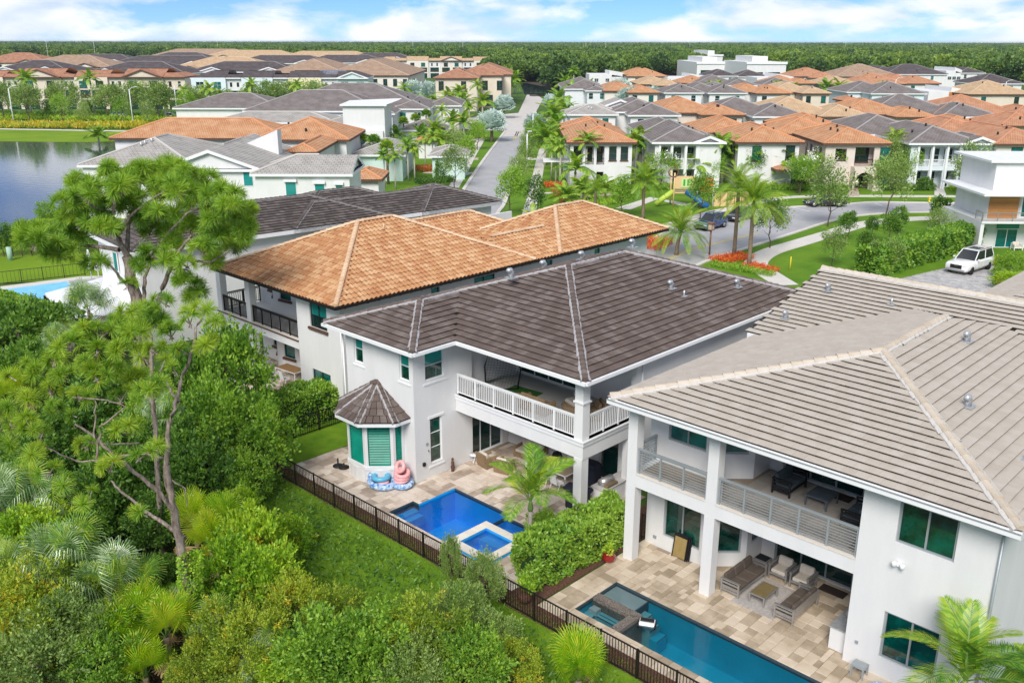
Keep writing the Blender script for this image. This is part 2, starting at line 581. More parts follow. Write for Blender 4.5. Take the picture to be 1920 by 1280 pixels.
LF_DARK = leaf_mat('dark_green_leaves', (0.022, 0.075, 0.01), (0.085, 0.21, 0.02), (0.18, 0.34, 0.04))
LF_LIME = leaf_mat('lime_green_leaves', (0.1, 0.26, 0.01), (0.26, 0.47, 0.02), (0.44, 0.6, 0.04))
LF_OLIVE = leaf_mat('olive_green_leaves', (0.085, 0.17, 0.01), (0.23, 0.36, 0.02), (0.42, 0.5, 0.04))
LF_GREY = leaf_mat('grey_green_leaves', (0.07, 0.14, 0.03), (0.19, 0.31, 0.06), (0.34, 0.46, 0.13))
LF_YEL = leaf_mat('yellowing_leaves', (0.2, 0.34, 0.02), (0.44, 0.5, 0.03), (0.68, 0.52, 0.03))
LF_HEDGE = leaf_mat('glossy_hedge_leaves', (0.05, 0.17, 0.012), (0.19, 0.38, 0.03), (0.33, 0.50, 0.06), 0.3, 0.55, gl=0.05)
LF_PALM = leaf_mat('palm_leaves', (0.05, 0.16, 0.015), (0.17, 0.36, 0.03), (0.36, 0.48, 0.05), 0.3, 0.4)
LF_PALMY = leaf_mat('yellow_green_palm_leaves', (0.1, 0.25, 0.015), (0.29, 0.48, 0.03), (0.5, 0.56, 0.05), 0.3, 0.4)
LF_SABAL = leaf_mat('grey_green_fan_leaves', (0.07, 0.17, 0.05), (0.24, 0.4, 0.14), (0.5, 0.62, 0.34), 0.25, 0.4, gl=0.1)
LF_SAW = leaf_mat('bright_saw_palm_leaves', (0.12, 0.3, 0.012), (0.31, 0.56, 0.02), (0.5, 0.6, 0.03), 0.35, 0.4)
LF_BISM = leaf_mat('silver_blue_fan_leaves', (0.26, 0.38, 0.33), (0.46, 0.58, 0.52), (0.64, 0.74, 0.68), 0.2, 0.5)
LF_FAR = leaf_mat('far_canopy', (0.018, 0.055, 0.012), (0.07, 0.15, 0.025), (0.16, 0.26, 0.04), 0.2, scale=0.012)
LF_FARY = leaf_mat('far_canopy_bright', (0.05, 0.12, 0.015), (0.14, 0.25, 0.03), (0.26, 0.37, 0.05), 0.2, scale=0.012)
FLOWER_R = mat('red_orange_flowers', (0.55, 0.06, 0.02), (0.75, 0.22, 0.03), 3, 0.8, island=0.6, c3=(0.7, 0.12, 0.03))
CROTON = leaf_mat('croton_leaves', (0.12, 0.18, 0.02), (0.40, 0.25, 0.03), (0.55, 0.12, 0.03), 0.25, scale=1.5)
FLOWER_W = mat('white_flowers', (0.8, 0.8, 0.76), None, rough=0.8)
def grass_mat(name, c1, c2, c3, scale=1.5):
 m = mat(name, c1, c2, scale, 0.9, 0.9, 45, c3=c3, spec=0.15, detail=10)
 return m
GRASS = grass_mat('lawn_grass', (0.085, 0.19, 0.012), (0.18, 0.30, 0.018), (0.13, 0.25, 0.014), 0.9)
GRASS_R = grass_mat('street_lawn_grass', (0.08, 0.19, 0.012), (0.15, 0.27, 0.018), (0.115, 0.23, 0.015), 0.25)
GRASS_L = grass_mat('lakeside_grass', (0.13, 0.23, 0.012), (0.22, 0.32, 0.018), (0.17, 0.28, 0.015), 0.08)
GROUNDCOV = grass_mat('ground_cover', (0.05, 0.10, 0.02), (0.11, 0.18, 0.03), (0.07, 0.14, 0.025), 0.3)
SOIL = mat('leaf_litter_soil', (0.045, 0.035, 0.02), (0.10, 0.075, 0.045), 2, 0.95, 1.0, 20)
MULCH = mat('brown_mulch', (0.06, 0.025, 0.015), (0.17, 0.085, 0.055), 12, 0.95, 1.0, 40)
ASPHALT = mat('grey_asphalt', (0.35, 0.35, 0.365), (0.42, 0.42, 0.435), 0.5, 0.9, 0.3, 60, detail=9)
CONCRETE = mat('pale_concrete', (0.58, 0.55, 0.51), (0.66, 0.63, 0.59), 0.8, 0.9, 0.2, 30)
PAVEROAD = mat('pale_brick_paving', (0.50, 0.47, 0.44), (0.60, 0.57, 0.53), 0.6, 0.9, 0.2, 20)
DRIVE = mat('pinkish_driveway_paving', (0.42, 0.33, 0.27), (0.5, 0.41, 0.35), 1.5, 0.9, 0.2, 20)
DRIVEG = mat('grey_driveway_brick', (0.36, 0.35, 0.36), (0.52, 0.51, 0.50), 2, 0.9, 0.2, 20, island=0.5, c3=(0.43, 0.42, 0.42))
PAINT_Y = mat('yellow_road_paint', (0.62, 0.48, 0.12), None, rough=0.8)
PAINT_W = mat('white_road_paint', (0.75, 0.75, 0.75), None, rough=0.8)
TRAV = mat('travertine_paver', (0.33, 0.26, 0.18), (0.66, 0.56, 0.44), 0.9, 0.75, 0.5, 18, island=0.34, c3=(0.53, 0.43, 0.32), coords='World')
TRAV2 = mat('pale_travertine_paver', (0.36, 0.28, 0.22), (0.74, 0.65, 0.56), 1.1, 0.75, 0.5, 18, island=0.36, c3=(0.60, 0.50, 0.41), coords='World')
GROUT = mat('grout_sand', (0.30, 0.24, 0.18), None, rough=0.95)
COPING = mat('pale_coping_stone', (0.68, 0.62, 0.54), (0.76, 0.71, 0.64), 4, 0.8, 0.3, 20, island=0.4, c3=(0.72, 0.66, 0.59), coords='World')
DECKTILE = mat('balcony_deck_tile', (0.36, 0.32, 0.28), (0.44, 0.40, 0.36), 1.5, 0.7, island=0.4, c3=(0.40, 0.36, 0.32), coords='World')
POOLBLUE = mat('deep_blue_plaster', (0.005, 0.40, 0.92), (0.01, 0.47, 0.98), 1.2, 0.7)
POOLBLUE_L = mat('light_blue_plaster', (0.02, 0.34, 0.85), (0.05, 0.45, 0.9), 2, 0.7)
POOLTEAL = mat('teal_plaster', (0.0, 0.32, 0.48), (0.005, 0.40, 0.58), 0.8, 0.7)
POOLTEAL_L = mat('light_teal_plaster', (0.12, 0.36, 0.40), (0.18, 0.44, 0.47), 2, 0.7)
POOLSHELF = mat('shelf_grey_plaster', (0.36, 0.40, 0.39), (0.42, 0.46, 0.44), 2, 0.7)
POOLPALE = mat('pale_blue_pool_plaster', (0.15, 0.50, 0.78), (0.25, 0.60, 0.85), 1, 0.7)
DARKTILE = mat('dark_waterline_tile', (0.03, 0.05, 0.07), (0.07, 0.10, 0.12), 30, 0.3)
GRANITE = mat('speckled_granite', (0.03, 0.03, 0.03), (0.30, 0.25, 0.21), 28, 0.6, 0.3, 60, detail=2)
WATER_B = water_mat('blue_pool_water', (0.70, 0.93, 1.0), 2.5, 0.25)
WATER_T = water_mat('teal_pool_water', (0.84, 0.97, 1.0), 1.6, 0.22)
LAKE = mat('lake_water', (0.035, 0.055, 0.065), None, 1, 0.07, 0.5, 0.8, spec=1.0, stretch=(1, 1, 1))
WOODPANEL = mat('orange_wood_siding', (0.42, 0.17, 0.05), (0.62, 0.30, 0.10), 2.5, 0.5, island=0.4, stretch=(.5, .5, 6), c3=(0.52, 0.23, 0.07))
WICKER = mat('tan_wicker', (0.20, 0.13, 0.07), (0.34, 0.24, 0.14), 14, 0.85, 1.0, 60)
CUSHION = mat('cream_cushion', (0.58, 0.52, 0.44), (0.66, 0.60, 0.52), 3, 0.95)
CUSHION_T = mat('taupe_cushion', (0.085, 0.066, 0.053), (0.11, 0.088, 0.072), 3, 0.95)
NAVY = mat('navy_cover', (0.01, 0.014, 0.03), (0.02, 0.025, 0.05), 3, 0.8)
SLATE = mat('slate_blue_cushion', (0.06, 0.085, 0.11), (0.09, 0.115, 0.14), 3, 0.9)
BLACK = mat('matt_black', (0.012, 0.012, 0.013), None, rough=0.6)
RUBBER = mat('black_rubber', (0.015, 0.015, 0.016), None, rough=0.8)
REDGLAZE = mat('red_glazed_pot', (0.20, 0.008, 0.01), (0.30, 0.015, 0.015), 3, 0.15, coat=0.6)
TEAKTOP = mat('teak_table_top', (0.30, 0.17, 0.07), (0.42, 0.26, 0.12), 6, 0.6, stretch=(1, 6, 1))
BRONZETOP = mat('olive_glass_table_top', (0.16, 0.12, 0.05), (0.22, 0.17, 0.08), 2, 0.15)
TURFMAT = mat('green_turf_mat', (0.02, 0.10, 0.01), (0.035, 0.15, 0.015), 20, 0.95)
NET = mat('dark_netting', (0.04, 0.045, 0.05), None, rough=0.7)
RUG = mat('grey_woven_rug', (0.36, 0.33, 0.31), (0.50, 0.47, 0.44), 10, 0.95, c3=(0.40, 0.37, 0.35))
DMAT = mat('dark_brown_mat', (0.045, 0.03, 0.025), None, rough=0.95)
FLOATBLUE = mat('blue_patterned_float', (0.04, 0.22, 0.60), (0.65, 0.78, 0.88), 9, 0.3, detail=1)
FLOATLB = mat('light_blue_float', (0.12, 0.45, 0.66), None, rough=0.3)
FLOATPK = mat('pink_float', (0.80, 0.36, 0.38), (0.85, 0.48, 0.48), 3, 0.3)
CARBLUE = mat('blue_car_paint', (0.012, 0.05, 0.17), None, rough=0.3, coat=1.0)
CARWHITE = mat('white_car_paint', (0.80, 0.80, 0.79), None, rough=0.3, coat=1.0)
CARDARK = mat('dark_car_paint', (0.02, 0.024, 0.026), None, rough=0.25, coat=1.0)
CARGREY = mat('grey_blue_car_paint', (0.25, 0.33, 0.42), None, rough=0.3, coat=1.0)
CARGLASS = mat('car_glass', (0.01, 0.014, 0.016), None, rough=0.04, spec=1.0)
CHROME = mat('chrome', (0.6, 0.6, 0.6), None, rough=0.2, metal=1.0)
HEADL = mat('headlight_glass', (0.7, 0.72, 0.75), None, rough=0.1)
SKIN = mat('skin', (0.55, 0.32, 0.22), None, rough=0.6)
CLOTH_W = mat('white_shirt', (0.75, 0.74, 0.72), None, rough=0.9)
CLOTH_D = mat('dark_cloth', (0.02, 0.02, 0.03), None, rough=0.9)
HAIR = mat('dark_hair', (0.03, 0.02, 0.015), None, rough=0.7)
PLAY_O = mat('orange_plastic', (0.75, 0.16, 0.03), None, rough=0.4)
PLAY_T = mat('tan_plastic', (0.72, 0.50, 0.25), None, rough=0.5)
PLAY_B = mat('blue_plastic', (0.02, 0.12, 0.30), None, rough=0.4)
PLAY_G = mat('green_plastic', (0.05, 0.35, 0.06), None, rough=0.4)
YELLOWP = mat('yellow_paint', (0.75, 0.60, 0.04), None, rough=0.5)
LAMPBRN = mat('bronze_lantern_metal', (0.20, 0.10, 0.07), None, rough=0.6)
LAMPGL = mat('frosted_lantern_glass', (0.60, 0.45, 0.40), None, rough=0.3)
SOLAR = mat('solar_panel', (0.12, 0.13, 0.17), (0.16, 0.17, 0.22), 2, 0.15)
TRUCKBLUE = mat('blue_truck_print', (0.06, 0.14, 0.45), (0.1, 0.2, 0.55), 2, 0.5)
random.seed(7)
np.random.seed(7)
# === SETTING
def struct(mb, name, kind='structure'):
 o = mb.build(name)
 o['kind'] = kind
 return o
def sheet(name, pts, z, m, kind='structure', sub=None):
 mb = MB()
 mb.sheet([(p[0], p[1]) for p in pts], z, m)
 return struct(mb, name, kind)
def px(*pts):
 return [at(x, y, 0) for x, y in pts]
def offset_path(pts, d):
 pts = [Vector((p[0], p[1])) for p in pts]
 out = []
 for i, p in enumerate(pts):
  a = pts[max(i - 1, 0)]
  b = pts[min(i + 1, len(pts) - 1)]
  t = (b - a).normalized()
  out.append(p + Vector((t.y, -t.x)) * d)
 return out
def smooth_path(pts, n=4):
 """Catmull-Rom through the points"""
 P = [Vector((p[0], p[1])) for p in pts]
 out = []
 for i in range(len(P) - 1):
  p0, p1, p2, p3 = P[max(i - 1, 0)], P[i], P[i + 1], P[min(i + 2, len(P) - 1)]
  for k in range(n):
   t = k / n
   out.append(0.5 * ((2 * p1) + (p2 - p0) * t + (2 * p0 - 5 * p1 + 4 * p2 - p3) * t * t + (3 * p1 - p0 - 3 * p2 + p3) * t ** 3))
 out.append(P[-1])
 return out
def band(mb, pts, w0, w1, z0, z1, m):
 """a strip between offsets w0 and w1 of a path; solid when z1>z0"""
 a, b = offset_path(pts, w0), offset_path(pts, w1)
 for i in range(len(a) - 1):
  q = [a[i], b[i], b[i + 1], a[i + 1]]
  vs = [(p.x, p.y, z1) for p in q]
  fs = [(0, 1, 2, 3)]
  if z1 > z0:
   vs += [(p.x, p.y, z0) for p in q]
   fs += [(0, 3, 7, 4), (1, 5, 6, 2)]
  mb.add(vs, fs, m)
sheet('ground', [(-14000, -14000), (14000, -14000), (14000, 14000), (-14000, 14000)], -0.06, GROUNDCOV)
sheet('forest_floor', [(-95, -30), (25, -30), (25, 17.5), (-20, 19.0), (-38, 20.5), (-60, 21.0), (-95, 8)], -0.03, SOIL)
def bumpy_sheet(name, x0, y0, x1, y1, step, amp, z, m, edge=None):
 nx, ny = max(2, int((x1 - x0) / step)), max(2, int((y1 - y0) / step))
 vs, fs = [], []
 for j in range(ny + 1):
  for i in range(nx + 1):
   x, y = x0 + (x1 - x0) * i / nx, y0 + (y1 - y0) * j / ny
   h = amp * (math.sin(x * 1.7 + y) + math.sin(y * 2.3 - x * .6)) * .5
   if edge is not None and j == 0:
    y += edge * math.sin(x * 1.1) + edge * .5 * math.sin(x * 3.7)
    h = -0.05
   vs.append((x, y, z + h))
 for j in range(ny):
  for i in range(nx):
   k = j * (nx + 1) + i
   fs.append((k, k + 1, k + nx + 2, k + nx + 1))
 mb = MB()
 mb.add(vs, fs, m, True)
 return struct(mb, name)
bumpy_sheet('back_lawn', -46, 15.5, -6, 21.12, 0.8, 0.03, 0.03, GRASS, 0.35)
bumpy_sheet('side_lawn', -41.5, 21.95, -36.75, 34, 0.8, 0.01, 0.02, GRASS)
sheet('side_soil', [(-21.8, 21.9), (-20.05, 21.9), (-20.05, 45), (-21.8, 45)], -0.01, MULCH)
sheet('mulch_bed', [(-41, 21.08), (-2, 21.08), (-2, 22.0), (-41, 22.0)], 0.0, MULCH)
sheet('house_gap_soil', [(-58, 21.75), (-41.5, 21.75), (-41.5, 60), (-58, 60)], -0.015, GROUNDCOV)
# street side -------------------------------------------------------
sheet('street_lawn', [SW(-30, 62), SW(95, 62), SW(95, 185), SW(20, 150), SW(-8, 235), SW(-32, 235)], 0.0, GRASS_R)
AVL = smooth_path([at(846, 398), at(870, 357), at(908, 300), at(946.5, 248)], 4)
AVR = smooth_path([at(930, 428), at(926.5, 417), at(933, 398), at(947, 375), at(966, 310), at(985.5, 250)], 4)
mb = MB()
mb.sheet([tuple(p) for p in AVL] + [tuple(p) for p in AVR[::-1]] + [tuple(at(880, 470).to_2d())], 0.012, ASPHALT)
struct(mb, 'avenue_road')
mb = MB()
band(mb, AVL, -0.35, 0.15, 0, 0.12, CONCRETE)
band(mb, AVR, -0.15, 0.35, 0, 0.12, CONCRETE)
struct(mb, 'avenue_kerb')
sheet('avenue_crossing', px((941, 256), (988, 256), (998, 226), (1075, 232), (1075, 226), (1003, 214), (1018, 186), (1006, 178), (988, 178), (972, 212), (860, 222), (850, 236), (946, 246)), 0.02, PAVEROAD)
mb = MB()
for (xa, ya, xb, yb, n) in ((944, 247, 986, 249, 12), (965, 225, 995, 227, 9)):
 for k in range(n):
  f = k / n
  p = at(xa + (xb - xa) * f, ya + (yb - ya) * f)
  q = at(xa + (xb - xa) * (f + .5 / n), ya + (yb - ya) * (f + .5 / n))
  mb.T = None
  d = (q - p)
  nrm = FW * 0.6
  mb.add([(p.x, p.y, .03), (q.x, q.y, .03), (q.x + nrm.x, q.y + nrm.y, .03), (p.x + nrm.x, p.y + nrm.y, .03)], [(0, 1, 2, 3)], DRIVE)
struct(mb, 'crossing_brick_band')
mb = MB()
a, b = at(963, 262), at(970, 247)
mb.add([(a.x - .25, a.y, .02), (a.x - .05, a.y + .1, .02), (b.x - .05, b.y + .1, .02), (b.x - .25, b.y, .02)], [(0, 1, 2, 3)], PAINT_Y)
mb.add([(a.x + .15, a.y + .2, .02), (a.x + .35, a.y + .3, .02), (b.x + .35, b.y + .3, .02), (b.x + .15, b.y + .2, .02)], [(0, 1, 2, 3)], PAINT_Y)
struct(mb, 'avenue_centre_line')
mb = MB()
band(mb, [at(985, 425), at(999, 372), at(1014, 300), at(1024, 258)], -0.8, 0.8, 0, 0.03, CONCRETE)
struct(mb, 'avenue_sidewalk')
mb = MB()
band(mb, [at(850, 352), at(868, 322), at(884, 292), at(902, 262)], -0.8, 0.8, 0, 0.03, CONCRETE)
struct(mb, 'west_sidewalk')
mb = MB()
for (x0, y0, x1, y1, w) in ((905, 262, 855, 262, 1.9), (893, 281, 850, 281, 1.9), (897, 298, 845, 298, 1.6), (884, 326, 800, 322, 1.7), (925, 243, 862, 240, 2.2)):
 band(mb, [at(x0, y0), at(x1, y1)], -w, w, 0, 0.022, DRIVE if y0 in (262, 298) else CONCRETE)
band(mb, [at(1007, 300), at(985, 296)], -1.0, 1.0, 0, .035, CONCRETE)
struct(mb, 'driveway_apron')
NC = smooth_path([at(1235, 560), at(1300, 500), at(1405, 463), at(1440, 452), at(1502, 432), at(1552, 416), at(1600, 406), at(1665, 400), at(1740, 398), at(1840, 399), at(1960, 401)], 5)
FC = smooth_path([at(1150, 500), at(1240, 440), at(1300, 418), at(1365, 402), at(1430, 394), at(1487, 389), at(1582, 384), at(1640, 380), at(1740, 381), at(1960, 383)], 5)
mb = MB()
mb.sheet([tuple(p) for p in NC] + [tuple(p) for p in FC[::-1]], 0.012, ASPHALT)
struct(mb, 'curved_road')
mb = MB()
band(mb, NC, -0.1, 0.35, 0, 0.12, CONCRETE)
band(mb, FC, -0.35, 0.1, 0, 0.12, CONCRETE)
struct(mb, 'curved_road_kerb')
mb = MB()
band(mb, [at(1245, 490), at(1297, 467), at(1360, 452), at(1420, 437)], -0.22, -0.08, 0, 0.02, PAINT_Y)
band(mb, [at(1245, 490), at(1297, 467), at(1360, 452), at(1420, 437)], 0.08, 0.22, 0, 0.02, PAINT_Y)
struct(mb, 'curved_road_centre_line')
mb = MB()
for a, b in (((1487, 389), (1520, 397)), ((1640, 381), (1655, 386)), ((1425, 395), (1462, 403))):
 band(mb, [at(*a), at(*b)], -.06, .06, 0, .02, PAINT_W)
struct(mb, 'parking_line')
mb = MB()
SWK = smooth_path([at(1475, 535), at(1440, 513), at(1418, 497), at(1425, 483), at(1450, 470), at(1500, 455), at(1560, 437), at(1620, 420), at(1700, 411), at(1800, 409), at(1930, 411)], 5)
band(mb, SWK, -1.1, 1.1, 0, 0.03, CONCRETE)
band(mb, smooth_path([at(1245, 425), at(1330, 400), at(1400, 385), at(1460, 372), at(1540, 368), at(1700, 368), at(1930, 369)], 4), -0.8, 0.8, 0, 0.03, CONCRETE)
band(mb, [at(1130, 364), at(1045, 362), at(1010, 362)], -.5, .5, 0, .03, CONCRETE)
band(mb, [at(1168, 392), at(1225, 372), at(1290, 385)], -1.0, 1.0, 0, .03, CONCRETE)
band(mb, [at(1057, 366), at(1072, 402)], -.45, .45, 0, .03, CONCRETE)
band(mb, [at(1135, 396), at(1128, 386), at(1150, 376)], -.4, .4, 0, .03, CONCRETE)
struct(mb, 'street_sidewalk')
sheet('playground_paving', px((1075, 352), (1150, 348), (1160, 366), (1090, 372)), 0.03, DRIVE)
sheet('entry_brick_path', px((1590, 368), (1612, 368), (1608, 352), (1592, 352)), 0.036, DRIVE)
sheet('entry_concrete_path', px((1752, 368), (1775, 368), (1768, 350), (1752, 350)), 0.036, CONCRETE)
mb = MB()
DP = [(-31.0, 79.5), (-21.5, 79.5), (-18.0, 92.0), (-28.6, 92.0)]
rr = random.Random(3)
y = 79.5
while y < 92:
 f = (y - 79.5) / 12.5
 x = -31.0 + f * 2.4 + rr.random() * .2
 xe = -21.5 + f * 3.5
 while x < xe:
  w = rr.choice((.3, .4, .45))
  mb.box(x + .012, y + .012, 0.0, min(x + w, xe), y + .29, .04 + rr.random() * .012, DRIVEG)
  x += w
 y += .3
struct(mb, 'brick_driveway', 'stuff')
sheet('driveway_bed', [(-31, 79.5), (-21.5, 79.5), (-18, 92), (-28.6, 92)], 0.03, GROUT)
# lakes, far bank ------------------------------------------------------
sheet('lake', px((-700, 262), (0, 264), (300, 267), (420, 280), (330, 330), (190, 362), (125, 387), (60, 412), (0, 442), (-400, 640)), -0.02, LAKE)
sheet('lake_bank_grass', px((-700, 263.5), (-0, 265.5), (300, 268), (420, 281), (440, 262), (350, 244), (0, 243.5), (-700, 243)), 0.0, GRASS_L)
sheet('lakeside_lawn', px((-100, 500), (0, 441), (60, 411), (125, 386), (240, 350), (300, 400), (260, 520), (-100, 535)), 0.0, GRASS_L)
sheet('lakeside_path', px((-700, 240.6), (0, 241), (345, 247), (345, 249), (0, 243), (-700, 242.4)), 0.01, CONCRETE)
sheet('lakeside_road', px((-700, 224), (0, 226.5), (420, 233), (760, 232), (760, 236), (420, 242), (0, 231.5), (-700, 229)), 0.01, CONCRETE)
sheet('townhouse_road', px((-700, 214), (0, 216.5), (420, 221), (700, 222), (700, 225), (420, 225), (0, 219.5), (-700, 217)), 0.01, PAVEROAD)
sheet('far_lake', px((975, 156), (1062, 156), (1050, 178), (984, 178)), 0.0, LAKE)
mb = MB()
for k in range(14):
 p = at(994 + k * 2, 181)
 mb.box(p.x - .1, p.y - .1, 0, p.x + .1, p.y + .1, 1.1, DARKMETAL)
a, b = at(993, 181), at(1021, 181)
mb.tube([(a.x, a.y, 1.1), (b.x, b.y, 1.1)], .09, DARKMETAL, 5)
mb.tube([(a.x, a.y, .35), (b.x, b.y, .35)], .09, DARKMETAL, 5)
tag(mb.build('guard_rail'), 'low dark railing at the end of the avenue before the far lake', 'railing')
# === ROOFS
def plane_frames(b):
 """four hip planes of a block (x0,y0,x1,y1): name, origin, u, v(in), length"""
 x0, y0, x1, y1 = b[:4]
 return {
  'S': (Vector((x0, y0)), Vector((1, 0)), Vector((0, 1)), x1 - x0, y1 - y0),
  'E': (Vector((x1, y0)), Vector((0, 1)), Vector((-1, 0)), y1 - y0, x1 - x0),
  'N': (Vector((x1, y1)), Vector((-1, 0)), Vector((0, -1)), x1 - x0, y1 - y0),
  'W': (Vector((x0, y1)), Vector((0, -1)), Vector((1, 0)), y1 - y0, x1 - x0),
 }
def hip_height(b, x, y, m):
 x0, y0, x1, y1, ze = b[:5]
 if len(b) > 5 and x < b[5]:
  return -1e9
 d = min(x - x0, x1 - x, y - y0, y1 - y)
 return ze + m * d if d >= 0 else -1e9
def hip_solid(mb, b, m, mt, drop=0.22, edge=None, soffit=None, gables=''):
 """solid hip roof of one block with its eave band; far roofs get UV through roof_uv()"""
 x0, y0, x1, y1, ze = b[:5]
 w, d = x1 - x0, y1 - y0
 h = min(w, d) / 2
 za = ze + m * h
 if w <= d:
  r0, r1 = (x0 + h, y0 + h, za), (x0 + h, y1 - h, za)
 else:
  r0, r1 = (x0 + h, y0 + h, za), (x1 - h, y0 + h, za)
 c = [(x0, y0, ze), (x1, y0, ze), (x1, y1, ze), (x0, y1, ze)]
 if w <= d:
  fs = [(0, 1, 4), (1, 2, 5, 4), (2, 3, 5), (3, 0, 4, 5)]
 else:
  fs = [(0, 1, 5, 4), (1, 2, 5), (2, 3, 4, 5), (3, 0, 4)]
 mb.add(c + [r0, r1], fs, mt)
 e = edge or TRIM
 t = .06
 mb.box(x0 - t, y0 - t, ze - drop, x1 + t, y0 + .04, ze - .012, e)
 mb.box(x0 - t, y1 - .04, ze - drop, x1 + t, y1 + t, ze - .012, e)
 mb.box(x0 - t, y0 + .042, ze - drop, x0 + .04, y1 - .042, ze - .012, e)
 mb.box(x1 - .04, y0 + .042, ze - drop, x1 + t, y1 - .042, ze - .012, e)
 mb.box(x0 + .045, y0 + .045, ze - drop + .03, x1 - .045, y1 - .045, ze - .02, soffit or SOFFIT)
 return r0, r1
def clip_poly(poly, a, b, c):
 """keep a*x+b*y<=c"""
 out = []
 n = len(poly)
 for i in range(n):
  p, q = poly[i], poly[(i + 1) % n]
  dp, dq = a * p[0] + b * p[1] - c, a * q[0] + b * q[1] - c
  if dp <= 0:
   out.append(p)
  if (dp < 0 < dq) or (dq < 0 < dp):
   k = dp / (dp - dq)
   out.append((p[0] + (q[0] - p[0]) * k, p[1] + (q[1] - p[1]) * k))
 return out
def parea(p):
 return abs(sum(p[i][0] * p[(i + 1) % len(p)][1] - p[(i + 1) % len(p)][0] * p[i][1] for i in range(len(p)))) / 2
def tile_roof(roof, blocks, m, tile, sides, kind='flat', ex=0.38, tw=0.33, singles=300, seed=1, shapes=None, over=0.05):
 """lays tiles on the hip planes of the blocks (block-local frame of `roof`).
 The nearest whole tiles become objects of their own, the rest one joined part."""
 rnd = random.Random(seed)
 kx = math.sqrt(1 + m * m)
 eh = ex / kx
 cosm = 1 / kx
 whole, rest = [], MB()
 mw = roof.matrix_world if roof.parent is None else roof.parent.matrix_world
 for bi, b in enumerate(blocks):
  for sd, (o, u, v, L, D) in plane_frames(b).items():
   if sd not in sides[bi]:
    continue
   ze = b[4]
   H = min(L, D) / 2
   n3 = Vector((-v.x * m, -v.y * m, 1)).normalized()
   k = 0
   while k * eh - over < H:
    v0, v1 = k * eh - over, (k + 1) * eh - over
    off = (k % 2) * tw * .5 if kind == 'flat' else 0.0
    ua = -tw + off
    while ua < L:
     ub = ua + tw
     q = [(ua, v0), (ub, v0), (ub, v1), (ua, v1)]
     q = clip_poly(q, -1, 1, over)            # u >= v
     q = clip_poly(q, 1, 1, L + over) if len(q) > 2 else q
     if D / 2 < H + .01 or True:
      q = clip_poly(q, 0, 1, H) if len(q) > 2 else q
     ua = ub
     if len(q) < 3 or parea(q) < tw * eh * .06:
      continue
     cu = sum(p[0] for p in q) / len(q)
     cv = sum(p[1] for p in q) / len(q)
     w = o + u * cu + v * cv
     zc = ze + m * cv
     if len(b) > 5 and w.x < b[5]:
      continue
     if any(hip_height(ob, w.x, w.y, m) > zc + .03 for oj, ob in enumerate(blocks) if oj != bi):
      continue
     full = len(q) == 4 and parea(q) > tw * eh * .995
     lift = rnd.uniform(-.004, .006)
     if full:
      P = o + u * (ub - tw) + v * v0
      X = Vector((u.x, u.y, 0))
      Y = Vector((v.x, v.y, m)) * cosm
      M4 = Matrix((X, Y, n3)).transposed().to_4x4()
      M4.translation = Vector((P.x, P.y, ze + m * v0)) + n3 * lift
      whole.append(((mw @ M4.translation - Vector((0, 0, CAMH))).length, M4))
     else:
      g = .006
      top, bot = [], []
      for p in q:
       w2 = o + u * p[0] + v * p[1]
       hz = .083 - .058 * (p[1] - v0) / eh + lift
       base = Vector((w2.x, w2.y, ze + m * p[1]))
       top.append(tuple(base + n3 * hz))
       bot.append(tuple(base + n3 * (hz - .022)))
      nq = len(q)
      rest.add(top + bot, [tuple(range(nq))] + [(i, nq + i, nq + (i + 1) % nq, (i + 1) % nq) for i in range(nq)], tile)
    k += 1
 whole.sort(key=lambda t: t[0])
 one = MB()
 g = .006
 tl = ex
 if kind == 'flat':
  g = .002
  vs = [(g, 0, .085), (tw - g, 0, .085), (tw - g, tl + .01, .024), (g, tl + .01, .024),
              (g, 0, .045), (tw - g, 0, .045), (tw - g, tl + .01, .004), (g, tl + .01, .004)]
  one.add(vs, [(0, 1, 2, 3), (1, 5, 6, 2), (3, 7, 4, 0)], tile)
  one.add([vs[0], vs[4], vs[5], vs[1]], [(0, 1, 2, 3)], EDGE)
 else:
  N = 5
  vs, fs = [], []
  for (yy, dz, th) in ((0, .045, 0), (tl + .02, .0, 0)):
   for i in range(N + 1):
    a = math.pi * i / N
    vs.append((tw * .34 - math.cos(a) * tw * .33, yy, dz + math.sin(a) * .075))
   vs.append((tw * .84, yy, dz - .002))
   vs.append((tw * .995, yy, dz + .012))
  n = N + 3
  for i in range(n - 1):
   fs.append((i, i + 1, n + i + 1, n + i))
  k0 = len(vs)
  for i in range(n):
   x, yy, z = vs[i]
   vs.append((x, yy, z - .022))
  for i in range(n - 1):
   fs.append((i, k0 + i, k0 + i + 1, i + 1))
  one.add(vs, fs, tile)
 me = one.mesh('roof_tile')
 for dist, M4 in whole[:singles]:
  obj('roof_tile', me, roof, mat=M4)
 V = np.array(one.v)
 F = one.f
 rs = whole[singles:]
 if rs:
  A = np.array([np.array(M4) for _, M4 in rs])
  Vh = np.c_[V, np.ones(len(V))]
  W = np.einsum('nij,kj->nki', A, Vh)[:, :, :3].reshape(-1, 3)
  base = len(rest.v)
  rest.v.extend(map(tuple, W.tolist()))
  mis = [rest.mi(one.mats[k]) for k in one.m]
  nv = len(V)
  for i in range(len(rs)):
   off = base + i * nv
   for fi, f in enumerate(F):
    rest.f.append(tuple(off + j for j in f))
    rest.m.append(mis[fi])
    rest.sm.append(False)
 if rest.f:
  o = rest.build('roof_tiling', roof)
  o['kind'] = 'stuff'
